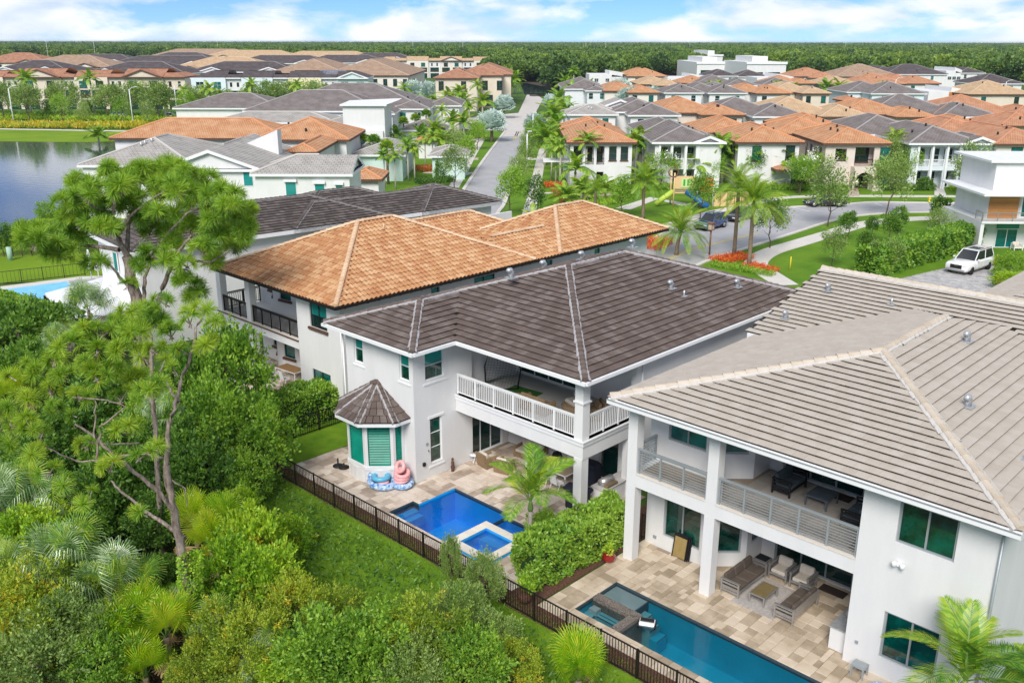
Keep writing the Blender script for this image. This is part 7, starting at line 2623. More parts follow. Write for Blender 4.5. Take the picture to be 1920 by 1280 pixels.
o = obj('undergrowth', npmesh('undergrowth', V_, 4, LF_DARK))
o['kind'] = 'stuff'
# --- hedges
def hedge_mesh(L, W, H, leaf=.12, dens=420, seed=1, mt=None, lump=.14):
 rs = np.random.RandomState(seed)
 area = 2 * L * H + 2 * W * H + L * W
 n = int(area * dens)
 f = rs.rand(n)
 P = np.zeros((n, 3))
 N = np.zeros((n, 3))
 aT, aF, aE = L * W / area, 2 * L * H / area, 2 * W * H / area
 top = f < aT
 P[top] = np.c_[rs.rand(top.sum()) * L, (rs.rand(top.sum()) - .5) * W, np.full(top.sum(), H)]
 N[top] = [0, 0, 1]
 fr = (f >= aT) & (f < aT + aF)
 sg = rs.choice([-1, 1], fr.sum())
 P[fr] = np.c_[rs.rand(fr.sum()) * L, sg * W / 2, rs.rand(fr.sum()) * H]
 N[fr] = np.c_[0 * sg, sg, 0 * sg]
 en = f >= aT + aF
 sg = rs.choice([0, 1], en.sum())
 P[en] = np.c_[sg * L, (rs.rand(en.sum()) - .5) * W, rs.rand(en.sum()) * H]
 N[en] = np.c_[sg * 2 - 1, 0 * sg, 0 * sg]
 bump_ = lump * (np.sin(P[:, 0] * 3.1 + seed) * np.cos(P[:, 2] * 3.7 + P[:, 1] * 2.9) + .6 * np.sin(P[:, 0] * 7.3 + P[:, 2] * 5 + P[:, 1] * 6))
 P += N * (bump_ - .10 + rs.normal(size=n) * .05)[:, None]
 D = N * .8 + rs.normal(size=(n, 3)) * .55 + [0, 0, .35]
 ls = leaf * (.7 + .6 * rs.rand(n))
 V = leaves(P, D, ls, ls * .6, rs=rs)
 core = MB()
 return npmesh('foliage', V, 4, mt or LF_HEDGE)
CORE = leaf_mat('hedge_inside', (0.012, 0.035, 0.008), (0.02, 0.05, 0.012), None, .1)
def hedge(label, a, b, W, H, leaf=.12, dens=420, seed=1, mt=None, group=None, name='hedge', cat='hedge'):
 a, b = Vector((a[0], a[1], 0)), Vector((b[0], b[1], 0))
 d = b - a
 root = thing(name, label, cat, a, math.atan2(d.y, d.x), group)
 obj('foliage', hedge_mesh(d.length, W, H, leaf, dens, seed, mt), root)
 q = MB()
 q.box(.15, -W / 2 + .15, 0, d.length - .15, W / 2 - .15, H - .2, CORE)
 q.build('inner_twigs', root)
 return root
hedge('glossy green hedge between the blue pool and the right villa patio', (-21.3, 22.75), (-20.9, 28.3), 1.5, 1.75, .15, 520, 1)
hedge('glossy green hedge between the bay window and the orange-roofed villa', (-41.4, 23.0), (-40.9, 28.2), 2.1, 1.9, .14, 460, 2)
hedge('clipped hedge slanting along the far left pool, left edge', (-74.0, 18.6), (-60.5, 21.0), 2.6, 3.0, .2, 240, 3)
hedge('clipped hedge continuing left of the slanting one, left edge', (-86, 17.0), (-74.3, 18.5), 2.6, 3.0, .22, 200, 4)
hedge('low clipped hedge in front of the modern house by the white car', (-33.3, 80.0), (-31.2, 100.5), 2.2, 2.4, .28, 130, 5, LF_HEDGE)
bush('mid', (-22.9, 25.6, 0), .75, 1.2, 'round green bush at the foot of the pool palm', 201, 'garden bushes')
BL2 = [(1895, 500, 'mid', 1.4, 2.0, 'one at the right edge below the modern house'), (1890, 528, 'lime', 1.2, 1.4, 'next to the driveway, right edge'),
       (1500, 345, 'mid', .9, 1.2, 'by the arch entrance path'), (1735, 345, 'dark', 1.0, 1.5, 'round dark ball by the column portico')]
for i, (x, y, k, r, h, w_) in enumerate(BL2):
 p = at(x, y, h * .5)
 bush(k, (p.x, p.y, 0), r, h, '%s garden bush, %s' % (KN[k], w_), 300 + i, 'garden bushes')
# --- palms near the camera
palm('pool_palm', 'green palm with arching fronds beside the spa of the blue pool', (-22.9, 24.7, 0), 1.7, FR_N, 13, .10, (.1, .1), el=(84, 5), shaft=.5, trunk_m=PALMGREY, seed=4, scale=1.3)
palm('garden_palm', 'large feathery palm at the bottom right corner by the white wall', (-6.15, 25.3, 0), 1.9, FR_N, 16, .13, (.0, .0), el=(84, 0), shaft=.5, trunk_m=PALMGREY, seed=7, scale=1.35)
palm('garden_palm', 'second feathery palm stem at the right frame edge, bottom', (-4.6, 26.5, 0), 1.4, FR_N, 11, .12, (.0, .0), el=(84, 10), shaft=.45, trunk_m=PALMGREY, seed=9, scale=1.05)
# --- street palms with visible fronds
SP = [(1404, 500, 5.9, 'tall date palm nearest the flower bed with thick ringed trunk', FR_A, 56, 1.42), (1376, 481, 6.6, 'date palm just left of the thick-trunked one, yellowing skirt', FR_A, 48, 1.3), (1268, 478, 2.2, 'short date palm behind the dark roof ridge', FR_A, 52, 1.4),
      (1205, 412, 4.2, 'arching yellow-green palm on the playground lawn', FR_A, 44, 1.35), (1115, 405, 3.0, 'palm with upright fronds left on the playground lawn', FR_A, 34, 1.1), (1002, 425, .6, 'squat palm beside the sidewalk behind the orange roof', FR_C, 22, 1.0)]
for i, (x, y, h, lab, ms, n, sc) in enumerate(SP):
 p = at(x, y)
 palm('date_palm', lab, (p.x, p.y, 0), h, ms, n, .2, ((i % 3 - 1) * .3, .1), 'palms along the curved street', (75, -30), shaft=0, trunk_m=PALMBARK, seed=20 + i, scale=sc)
QP = {
 'queen': [joined_palm_mesh(4.6, FR_C, 16, .13, (75, -25), 31 + i, None, PALMGREY, .8, 1.0) for i in range(2)],
 'low': [joined_palm_mesh(1.6, FR_C, 16, .12, (80, -10), 35 + i, None, PALMGREY, .3, .95) for i in range(2)],
 'royal': [joined_palm_mesh(8.5, FR_C, 16, .22, (75, -30), 37, None, PALMGREY, 1.3, 1.35)],
 'sabal': [joined_palm_mesh(4.2, [fan_mesh(.7, .7, 12, LF_PALM, 12, .4, 2.2, .08)], 34, .16, (85, -45), 38, None, PALMBARK, 0, .95)],
 'bism': [joined_palm_mesh(2.3, FN_BI, 46, .3, (88, -40), 40 + i, None, PALMBARK, 0, 1.5) for i in range(2)],
 'bush': [joined_palm_mesh(.6, FR_C, 18, .1, (85, 0), 45, None, PALMGREY, 0, .9)],
}
PK = {'queen': ('feather palm', 'queen_palm'), 'low': ('low feather palm', 'garden_palm'), 'royal': ('tall royal palm', 'royal_palm'), 'sabal': ('round-headed cabbage palm', 'cabbage_palm'), 'bism': ('silver-blue fan palm', 'silver_palm'), 'bush': ('bushy stemless palm', 'bush_palm')}
def farpalm(k, x, y, where, s=1.0, seed=0, group=None, z=0, base=True):
 p = at(x, y, z)
 ks = QP[k]
 return put_tree(ks[seed % len(ks)], (p.x, p.y, 0), '%s %s' % (PK[k][0], where), group or ('%ss of the estate' % PK[k][0]), seed * 1.3, s * {'low': 1.35, 'queen': 1.2, 'bism': 1.25, 'bush': 1.2, 'sabal': 1.1}.get(k, 1.0), PK[k][1], 'palm tree')
FP = [
 ('sabal', 679, 325, 1.1, 'leftmost of three beside the grey roof'), ('sabal', 704, 332, 1.1, 'middle of three beside the grey roof'), ('sabal', 728, 345, 1.1, 'right one of three beside the grey roof'),
 ('queen', 722, 352, .7, 'slim one by the wall lantern annex'), ('queen', 742, 355, .7, 'right of the annex'), ('queen', 766, 340, .8, 'left of two by the hedge left of the avenue'), ('queen', 778, 340, .75, 'right of two by the hedge left of the avenue'),
 ('sabal', 758, 275, 1.0, 'over the orange garage, left'), ('sabal', 780, 268, 1.0, 'over the orange garage, middle'), ('sabal', 800, 264, 1.1, 'over the orange garage, right'), ('low', 745, 285, 1.1, 'yellowish one left of the orange garage'),
 ('queen', 798, 315, .7, 'by the front garden left of the avenue'), ('queen', 812, 318, .8, 'second in the front garden left of the avenue'), ('low', 830, 300, 1.2, 'dark clump left of the avenue pavement'), ('low', 850, 255, 1.2, 'beside the crossing, left'),
 ('queen', 838, 240, 1.1, 'tall one over the tan annex'), ('queen', 815, 238, 1.0, 'left of the tan annex'), ('low', 800, 236, 1.6, 'dense one before the brown-grey roof'), ('queen', 880, 250, .9, 'with a shaggy skirt by the crossing'),
 ('low', 870, 262, 1.3, 'dark clump under the shaggy one'), ('queen', 860, 205, 1.1, 'behind the annex, against the cream wall'), ('queen', 895, 212, 1.2, 'date-like one right of the cream wall'), ('queen', 830, 200, 1.0, 'against the cream apartment wall, left'),
 ('low', 845, 215, 1.6, 'between palms before the cream apartment'), ('low', 870, 222, 1.6, 'dark mass below the cream apartment'), ('queen', 905, 190, 1.1, 'farther back by the avenue bend'), ('low', 890, 195, 1.8, 'leafy mass right of the cream apartment'),
 ('bism', 922, 266, .95, 'largest at the avenue left kerb'), ('bism', 945, 222, .9, 'second along the avenue left side'), ('bism', 1004, 262, .8, 'nearest on the avenue right side'),
 ('bism', 1032, 214, .8, 'second on the avenue right side'),
 ('bism', 690, 192, .95, 'leftmost before the townhouses'), ('bism', 738, 192, 1.2, 'second before the townhouses'), ('bism', 775, 200, 1.2, 'greener one before the pale block'), ('bism', 810, 205, 1.2, 'white-stalked one left of the cream apartment'),
 ('bism', 610, 195, .9, 'small pale one behind the orange ridge'), ('bism', 650, 196, .9, 'pale one between white modern house and row'), ('bism', 1160, 205, 1.35, 'taller of the pair behind the orange-roofed house'),
 ('bism', 1178, 215, 1.1, 'lower of the pair behind the orange-roofed house'), ('bism', 1225, 205, 1.0, 'left over the grey roof'), ('bism', 1262, 205, 1.0, 'middle over the grey roof'), ('bism', 1288, 205, 1.0, 'right over the grey roof'), ('bism', 1145, 195, 1.0, 'behind the taller of the pair'),
 ('royal', 477, 237, 1.0, 'tallest before the pale blue townhouse'), ('royal', 562, 232, .95, 'before the yellow townhouse'), ('royal', 352, 234, .85, 'at the end of the russet-roofed row'), ('queen', 398, 232, 1.3, 'left before the blue townhouse'),
 ('queen', 420, 232, 1.1, 'right before the blue townhouse'), ('queen', 178, 222, 1.6, 'broad one before the second cream gable'), ('queen', 60, 222, 1.6, 'broad one before the left cream gable'), ('queen', 268, 222, 1.2, 'before the third cream gable'),
 ('queen', 702, 225, 1.2, 'dark one by the sea green gable'), ('low', 220, 224, 1.5, 'yellowish one before the russet row'), ('low', 312, 226, 1.6, 'golden one before the russet row'), ('low', 500, 228, 1.4, 'yellowish under the royal palm'), ('low', 582, 224, 1.4, 'under the second royal palm'),
 ('low', 640, 214, 1.4, 'before the sea green townhouse'),
 ('queen', 1098, 352, 1.0, 'slim trio member left by the white house, front'), ('queen', 1042, 345, .8, 'left of three by the side canopy'), ('queen', 1050, 350, .9, 'middle of three by the side canopy'), ('queen', 1034, 335, .8, 'right of three by the side canopy'),
 ('queen', 1190, 345, 1.0, 'between the first two front-row houses'), ('low', 1198, 330, 1.6, 'dark one between the first two front-row houses'), ('queen', 1345, 350, .95, 'between the grey and orange front-row houses'), ('low', 1352, 345, 1.5, 'bushy between grey and orange houses'),
 ('queen', 1668, 345, 1.0, 'between arch house and portico house'), ('queen', 1858, 330, .9, 'by the cream house at right'), ('queen', 1880, 330, .9, 'right of the cream house window'), ('low', 1845, 335, 1.4, 'left of the cream house'),
 ('low', 1060, 245, 1.6, 'at the avenue side of the nearest orange roof'), ('low', 1040, 285, 1.6, 'dense one by the avenue sidewalk'), ('low', 1022, 310, 1.6, 'arching over the avenue sidewalk'), ('low', 1050, 320, 1.4, 'by the canopy hedge'), ('low', 1035, 262, 1.8, 'lush clump right of the avenue'),
 ('low', 1070, 205, 1.8, 'lush clump farther up the avenue'), ('low', 1058, 190, 2.0, 'far lush clump up the avenue'), ('queen', 1075, 180, 1.4, 'over the far lush clump'), ('low', 1105, 190, 1.6, 'round green one by the brown roof'), ('low', 1048, 225, 1.8, 'lush middle clump up the avenue'),
 ('queen', 1330, 200, 1.0, 'behind the second-row roofs, left'), ('queen', 1345, 196, 1.0, 'pair partner behind the second-row roofs'), ('low', 1408, 205, 1.3, 'narrow one between grey and orange roofs'), ('queen', 1455, 205, 1.1, 'dark one by the slim lamp post'), ('queen', 1485, 203, 1.0, 'right of the slim lamp post'),
 ('low', 1545, 196, 1.8, 'bush mass beside the tan roof'), ('low', 1570, 196, 1.8, 'dark bush mass right of the tan roof'), ('queen', 1622, 190, 1.2, 'tall one left of the pale blue house'), ('queen', 1652, 198, 1.0, 'before the pale blue house'), ('low', 1690, 200, 1.2, 'yellow one before the pale blue house'),
 ('low', 1738, 192, 1.1, 'before the grey modern house'), ('low', 1775, 198, 1.2, 'under the wood-clad wall'), ('queen', 1790, 150, 1.2, 'left of pair by the tan-roofed right house'), ('queen', 1820, 160, 1.2, 'right of pair by the tan-roofed right house'), ('low', 1850, 150, 1.5, 'bright one at far right rows'),
 ('low', 1880, 196, 1.2, 'at the cream house right edge'), ('queen', 1550, 150, 1.0, 'tiny one over the orange far roofs'), ('low', 1290, 245, 1.2, 'between the grey house and blush house'), ('low', 1168, 235, 1.3, 'between light grey and grey roofs'), ('queen', 1176, 262, .9, 'behind the nearest orange roof, right'),
 ('queen', 862, 232, 1.2, 'against the russet-roofed apartment, right part'), ('low', 905, 222, 1.6, 'dense clump at the avenue bend, left'), ('queen', 925, 200, 1.3, 'tall, between silver palms at the avenue left'), ('low', 955, 190, 1.9, 'bright clump far up the avenue, left'), ('low', 940, 178, 2.0, 'farthest clump up the avenue, left'), ('low', 965, 176, 2.0, 'rounded clump just before the far lake'),
 ('low', 735, 330, 1.1, 'by the grey-roofed annex wall'), ('low', 790, 290, 1.2, 'behind the orange garage'), ('low', 815, 280, 1.3, 'right of the orange garage'), ('queen', 830, 270, 1.0, 'slim one near the crossing pavement'), ('low', 1048, 300, 1.5, 'between sidewalk and side canopy'), ('low', 1078, 362, 1.2, 'front corner of the balcony-trio house'), ('low', 1300, 350, 1.1, 'front of the column porch'),
 ('low', 1640, 346, 1.2, 'right side of the arch buttress'), ('low', 1470, 350, 1.2, 'under the low porch roof'), ('queen', 1385, 348, .9, 'at the corner of the plain white house'), ('queen', 760, 222, 1.2, 'before the brown-grey roof, left'), ('low', 780, 228, 1.5, 'before the brown-grey roof, middle'),
 ('bush', 1090, 372, 1.3, 'in the bed left of the lawn palm'), ('bush', 1060, 388, 1.3, 'yellowish one by the garden wall'), ('bush', 1135, 378, 1.4, 'by the playground path'), ('bush', 1215, 352, 1.3, 'beneath the flowering tree'), ('bush', 1160, 345, 1.3, 'left of the flowering tree'), ('bush', 1440, 345, 1.2, 'before the plain white house'),
 ('bush', 645, 400, .9, 'tiny crown over the very dark roof'), ('low', 1710, 330, 1.2, 'green one left of the portico'), ('bush', 1600, 350, 1.0, 'right of the arch'), ('bush', 1830, 352, 1.2, 'right of the portico'),
]
for i, (k, x, y, s, w_) in enumerate(FP):
 farpalm(k, x, y, w_, s, i)
# --- broadleaf trees of the estate
TK = {
 'oak': [tree_kind(7.6, 3.3, LF_GREY, 71 + i, .36, 80, 60, .14, rz=3.0) for i in range(2)],
 'oakd': [tree_kind(7.5, 2.5, LF_MID, 75, .32, 60, 40, .14, rz=2.9)],
 'street': [tree_kind(5.2, 1.6, LF_MID, 81 + i, .24, 56, 44, .09, rz=1.9, clr=.34, inner=.3) for i in range(2)],
 'wispy': [tree_kind(5.6, 1.9, LF_GREY, 85 + i, .24, 60, 44, .08, rz=2.2, clr=.36, inner=.25) for i in range(2)],
 'young': [tree_kind(3.2, 1.0, LF_DARK, 91 + i, .22, 44, 40, .06, rz=1.1, clr=.34) for i in range(2)],
 'flower': [tree_kind(5.0, 2.2, LF_MID, 95, .26, 60, 40, .1, rz=1.8, mt2=FLOWER_W, frac2=.10)],
 'cone': [tree_kind(4.2, 1.0, LF_DARK, 97, .22, 50, 34, .08, rz=2.1)],
 'big': [tree_kind(9.5, 4.2, LF_DARK, 101 + i, .5, 80, 44, .25, rz=4.2) for i in range(2)],
 'bigy': [tree_kind(10, 4.0, LF_FARY, 105 + i, .5, 80, 40, .25, rz=4.0) for i in range(2)],
}
TN = {'oak': ('grey-green young oak', 'oak_tree'), 'oakd': ('full green oak', 'oak_tree'), 'street': ('slim street tree', 'street_tree'), 'wispy': ('wispy grey-green street tree', 'street_tree'), 'young': ('small dark young tree', 'young_tree'),
      'flower': ('white-flowering tree', 'flowering_tree'), 'cone': ('dark conical tree', 'conical_tree'), 'big': ('large dark round tree', 'broadleaf_tree'), 'bigy': ('large bright green tree', 'broadleaf_tree')}
FT = [
 ('oak', 55, 228, 1.15, 'before the left cream townhouse'), ('oak', 125, 225, 1.2, 'before the second gable'), ('oakd', 118, 232, .9, 'in the road verge left'), ('oak', 250, 226, 1.2, 'before the third gable'), ('oakd', 232, 234, .8, 'small one by the lakeside road'), ('oakd', 353, 236, 1.0, 'round yellowish one in the road verge'),
 ('oak', 300, 228, 1.2, 'before the row end'), ('oak', 380, 230, 1.1, 'left before the blue townhouse'), ('oak', 428, 236, 1.0, 'above the parked white car'), ('oak', 500, 230, 1.25, 'dark one left of the yellow townhouse'), ('oak', 540, 226, 1.2, 'below the yellow townhouse'), ('oak', 590, 222, 1.2, 'right below the yellow townhouse'),
 ('oak', 205, 226, 1.1, 'between second and third gable'), ('oak', 10, 226, 1.2, 'at the left frame edge'), ('cone', 90, 226, 1.2, 'pine-like in the verge, left'), ('cone', 168, 226, 1.2, 'pine-like in the verge, right'), ('wispy', 158, 236, 1.0, 'in the lakeside verge'), ('wispy', 282, 238, 1.0, 'by the lakeside lamp'),
 ('wispy', 640, 220, 1.2, 'before the white townhouse'), ('oak', 470, 226, 1.0, 'beneath the tallest royal palm'),
 ('street', 873, 322, 1.0, 'first on the avenue left pavement'), ('street', 895, 282, 1.0, 'second on the avenue left pavement'), ('wispy', 852, 352, 1.0, 'thin one at the avenue left pavement'), ('street', 908, 262, .9, 'third on the avenue left pavement'), ('cone', 826, 352, .9, 'at the hedge corner left of the avenue'), ('wispy', 852, 300, .9, 'tall thin one behind the left pavement'),
 ('street', 956, 406, 1.05, 'nearest on the avenue right verge'), ('wispy', 975, 352, .75, 'second on the avenue right verge'), ('wispy', 985, 318, .75, 'third on the avenue right verge'), ('wispy', 990, 295, .75, 'fourth on the avenue right verge'), ('street', 998, 275, .9, 'fifth on the avenue right verge'), ('cone', 1003, 405, 1.1, 'dark dense one on the avenue sidewalk'),
 ('street', 1165, 410, .9, 'with thin trunk on the playground lawn'), ('street', 1312, 414, 1.0, 'beside the playground tower'), ('wispy', 1552, 425, 1.15, 'in front of the dark parked car'), ('wispy', 1660, 404, 1.2, 'large airy one at the road bend'), ('wispy', 1443, 465, .9, 'behind the date palms by the kerb'),
 ('flower', 1240, 352, 1.0, 'before the orange-roofed balcony house'), ('flower', 1495, 362, 1.0, 'before the plain white house'), ('street', 1410, 350, 1.1, 'bright one by the plain white house'), ('flower', 1545, 352, 1.1, 'left of the arch house'), ('flower', 1325, 345, .95, 'before the grey column house'), ('street', 1500, 366, .9, 'light stemmed one in the curved verge'),
 ('wispy', 1814, 372, 1.2, 'spiky one left of the wood-sided house'), ('oakd', 1700, 352, .7, 'right of the airy bend tree'), ('oakd', 1340, 350, .6, 'dark one between houses'), ('wispy', 1680, 350, 1.2, 'behind the road bend'), ('street', 1650, 356, .8, 'left of the person'),
 ('young', 1587, 452, 0.88, 'round-headed one on the big lawn, left'), ('young', 1620, 492, 0.85, 'narrow one on the big lawn, front'), ('young', 1665, 462, 0.95, 'layered one on the big lawn, middle'), ('young', 1683, 440, 0.88, 'behind the layered one'), ('young', 1757, 428, 1.02, 'broad one near the hedge'), ('young', 1792, 430, 0.82, 'slim one near the hedge'),
 ('young', 1820, 420, 1.02, 'by the corner of the wood-sided house'), ('young', 1633, 448, 0.68, 'thin one behind the narrow one'), ('wispy', 1755, 452, .6, 'pale small one at the hedge'), ('wispy', 1560, 500, .6, 'grey one by the beige roof ridge'), ('wispy', 1640, 512, .5, 'low grey one at the hedge end'), ('wispy', 1668, 512, .5, 'second low grey one at the hedge end'),
]
for i, (k, x, y, s, w_) in enumerate(FT):
 p = at(x, y)
 put_tree(TK[k][i % len(TK[k])], (p.x, p.y, 0), '%s %s' % (TN[k][0], w_), '%ss of the estate' % TN[k][0], i * 1.1, s, TN[k][1])
for i in range(14):
 f = i / 13
 p = at(-10 + 230 * f, 482 - 10 * f)
 put_tree(TK['cone'][0], (p.x, p.y, 0), 'slim columnar hedge tree, %s from the left in the row by the lake' % ORD[i], 'columnar trees by the lake', i, .75, 'columnar_tree')
p = at(88, 408)
put_tree(TK['street'][0], (p.x, p.y, -2), 'yellowish bush tree on the lake shore above the hedge row', None, 0, .7, 'shore_tree')
p = at(186, 272)
farpalm('bush', 186, 270, 'dark tuft standing in the lake edge', 1.6, 3)
def strip_foliage(name, a, b, W, H, mt, n, seed, label=None, leaf=.5, cat='plants'):
 rs = np.random.RandomState(seed)
 a, b = np.array(a[:2]), np.array(b[:2])
 d = b - a
 nn = np.array([-d[1], d[0]]) / np.linalg.norm(d)
 f = rs.rand(n)
 P = a + d * f[:, None] + nn * ((rs.rand(n) - .5) * W)[:, None]
 z = H * rs.rand(n) * .7 * (1 + .25 * np.sin(f * 60))
 C = np.c_[P, z]
 V = leaves(C, np.c_[rs.normal(size=(n, 2)) * .6, .8 * np.ones(n)], leaf * (.6 + .6 * rs.rand(n)), leaf * .3, rs=rs)
 o = obj(name, npmesh(name, V, 4, mt))
 o['kind'] = 'stuff'
 return o
strip_foliage('ornamental_grass', at(-200, 237), at(400, 240), 9, 1.3, LF_YEL, 9000, 1, leaf=.9)
strip_foliage('ornamental_grass', at(-200, 223), at(360, 227), 7, 1.4, LF_LIME, 6000, 2, leaf=.9)
strip_foliage('verge_hedge', at(-200, 219), at(700, 219), 3, 1.6, LF_DARK, 7000, 3, leaf=.8)
strip_foliage('flower_bed', at(1340, 492), at(1400, 482), 2.2, .55, FLOWER_R, 2600, 4, leaf=.2)
strip_foliage('flower_bed', at(1400, 498), at(1452, 512), 1.6, .5, FLOWER_R, 1600, 5, leaf=.2)
strip_foliage('flower_bed', at(1335, 498), at(1450, 518), 1.2, .6, LF_MID, 2200, 14, leaf=.2)
strip_foliage('flower_bed', at(1210, 470), at(1240, 452), 3.2, .8, FLOWER_R, 2000, 6, leaf=.25)
strip_foliage('flower_bed', at(1020, 350), at(1062, 352), 2.2, .8, FLOWER_R, 1500, 7, leaf=.25)
strip_foliage('croton_bed', at(785, 322), at(838, 318), 3.0, 1.0, CROTON, 2400, 8, leaf=.35)
strip_foliage('croton_bed', at(1040, 356), at(1075, 400), 1.6, .8, CROTON, 1600, 9, leaf=.3)
strip_foliage('low_shrub_bed', at(1075, 362), at(1300, 350), 3.5, .9, LF_MID, 6000, 10, leaf=.35)
strip_foliage('low_shrub_bed', at(1380, 352), at(1590, 358), 2.5, .9, LF_MID, 5000, 11, leaf=.35)
strip_foliage('low_shrub_bed', at(1640, 356), at(1750, 356), 2.5, .9, LF_DARK, 3500, 12, leaf=.35)
strip_foliage('low_shrub_bed', at(1780, 356), at(1870, 360), 3.0, .9, LF_LIME, 3000, 13, leaf=.35)
strip_foliage('low_shrub_bed', at(780, 345), at(850, 340), 2.5, .9, LF_DARK, 3000, 15, leaf=.3)
strip_foliage('low_shrub_bed', at(1852, 496), at(1900, 492), 1.2, .6, CROTON, 900, 16, leaf=.25)
strip_foliage('low_shrub_bed', at(1065, 395), at(1150, 380), 2.0, .8, LF_LIME, 2600, 17, leaf=.3)
# --- the woods
def crown_blob(name, mt, seed, nl=130):
 return crown_mesh(name, mt, (1, 1, .8), 80, 14, .27, seed, -.2, .2, .62, aspect=.8)
def scatter(name, pts, scl, crowns, seed):
 """geometry-node instances of crowns on a point cloud mesh (woods nobody could count)"""
 me = bpy.data.meshes.new(name)
 me.vertices.add(len(pts))
 me.vertices.foreach_set('co', np.asarray(pts, dtype=np.float32).ravel())
 at_ = me.attributes.new('sc', 'FLOAT', 'POINT')
 at_.data.foreach_set('value', np.asarray(scl, dtype=np.float32))
 o = obj(name, me)
 o['kind'] = 'stuff'
 ng = bpy.data.node_groups.new(name, 'GeometryNodeTree')
 ng.interface.new_socket('Geometry', in_out='INPUT', socket_type='NodeSocketGeometry')
 ng.interface.new_socket('Geometry', in_out='OUTPUT', socket_type='NodeSocketGeometry')
 N, L = ng.nodes.new, ng.links.new
 gi, go = N('NodeGroupInput'), N('NodeGroupOutput')
 jg = N('GeometryNodeJoinGeometry')
 for k, c in enumerate(crowns):
  ip = N('GeometryNodeInstanceOnPoints')
  sel = N('FunctionNodeRandomValue')
  sel.data_type = 'INT'
  sel.inputs['Min'].default_value = 0
  sel.inputs['Max'].default_value = len(crowns) - 1
  sel.inputs['Seed'].default_value = seed
  eq = N('FunctionNodeCompare')
  eq.data_type = 'INT'
  eq.operation = 'EQUAL'
  L(sel.outputs[2], eq.inputs[2])
  eq.inputs[3].default_value = k
  L(eq.outputs[0], ip.inputs['Selection'])
  oi = N('GeometryNodeObjectInfo')
  oi.inputs[0].default_value = c
  oi.inputs['As Instance'].default_value = True
  L(gi.outputs[0], ip.inputs['Points'])
  L(oi.outputs['Geometry'], ip.inputs['Instance'])
  rv = N('FunctionNodeRandomValue')
  rv.data_type = 'FLOAT_VECTOR'
  rv.inputs['Min'].default_value = (-.15, -.15, 0)
  rv.inputs['Max'].default_value = (.15, .15, 6.28)
  L(rv.outputs[0], ip.inputs['Rotation'])
  na = N('GeometryNodeInputNamedAttribute')
  na.data_type = 'FLOAT'
  na.inputs['Name'].default_value = 'sc'
  L(na.outputs[0], ip.inputs['Scale'])
  L(ip.outputs[0], jg.inputs[0])
 L(jg.outputs[0], go.inputs[0])
 md = o.modifiers.new('woods', 'NODES')
 md.node_group = ng
 return o
def src(me):
 return bpy.data.objects.new('woodland_crown', me)
SRC = [src(crown_blob('woodland_crown', LF_FAR, 201)), src(crown_blob('woodland_crown', LF_FAR, 202)), src(crown_blob('woodland_crown', LF_FARY, 203)), src(crown_blob('woodland_crown', LF_FAR, 204))]
rs = np.random.RandomState(21)
def woods(name, t0, t1, n, s_lo, s_hi, r0, r1, front=None, power=1.0, hz=(4, 9)):
 """trees between forward distances t0..t1, within the view fan (s/t between s_lo and s_hi)"""
 f = rs.rand(n)
 t = t0 * (t1 / t0) ** (f ** power)
 ss = t * (s_lo + (s_hi - s_lo) * rs.rand(n))
 r = r0 + (r1 - r0) * rs.rand(n)
 if front is not None:
  k = np.array([tt > front(a / tt) for a, tt in zip(ss, t)])
  t, ss, r = t[k], ss[k], r[k]
 h = hz[0] + (hz[1] - hz[0]) * rs.rand(len(t))
 P = np.c_[RT[0] * ss + FW[0] * t, RT[1] * ss + FW[1] * t, h]
 return scatter(name, P, r, SRC, int(t0))
def front(u):
 xs = [-.75, -.56, -.45, -.3, -.15, -.03, -.02, .035, .04, .08, .15, .22, .30, .45, .56, .8]
 ys = [1050, 1050, 980, 950, 900, 620, 480, 500, 430, 470, 560, 640, 520, 500, 470, 470]
 return float(np.interp(u, xs, ys))
woods('near_woods', 430, 1100, 11000, -.75, .75, 3.2, 6.0, front, hz=(3.0, 8.0))
woods('middle_woods', 900, 2400, 18000, -.75, .75, 4, 7, front, hz=(3.5, 8))
woods('far_woods', 2200, 9000, 14000, -.75, .75, 7, 10, None, .8, hz=(4, 7))
q = MB()
pts = [SW(t * u, t) for u, t in [(-.8, 1040), (-.45, 960), (-.15, 890), (-.03, 620), (.04, 430), (.15, 540), (.22, 620), (.3, 510), (.8, 460)]] + [SW(9000 * .9, 9800), SW(-9000 * .9, 9800)]
q.sheet([(p.x, p.y) for p in pts], .02, SOIL)
struct(q, 'woodland_ground')
q = MB()
pts = [SW(t * u, t) for u, t in [(-.8, 1500), (.8, 1500)]] + [SW(9500, 11500), SW(-9500, 11500)]
q.sheet([(p.x, p.y) for p in pts], 5.5, mat('distant_canopy', (0.02, 0.055, 0.012), (0.07, 0.13, 0.025), .02, 1.0, detail=8))
o = struct(q, 'distant_woods', 'stuff')
WT = [(1042, 118, 'bigy'), (1062, 116, 'bigy'), (1085, 124, 'big'), (1118, 126, 'big'), (1140, 128, 'big'), (1165, 134, 'big'), (1195, 128, 'big'), (1220, 132, 'big'), (1250, 130, 'big'), (1275, 132, 'big'), (1295, 133, 'big'), (1378, 128, 'big'), (1396, 130, 'big'), (1100, 135, 'bigy'), (1035, 135, 'bigy'),
      (1018, 128, 'big'), (998, 126, 'big'), (975, 130, 'big'), (960, 128, 'big'), (1290, 125, 'big'), (1310, 133, 'big'), (1460, 128, 'bigy'), (1480, 130, 'bigy'), (1560, 132, 'bigy'), (1640, 128, 'bigy'), (1700, 126, 'bigy'), (1600, 130, 'bigy')]
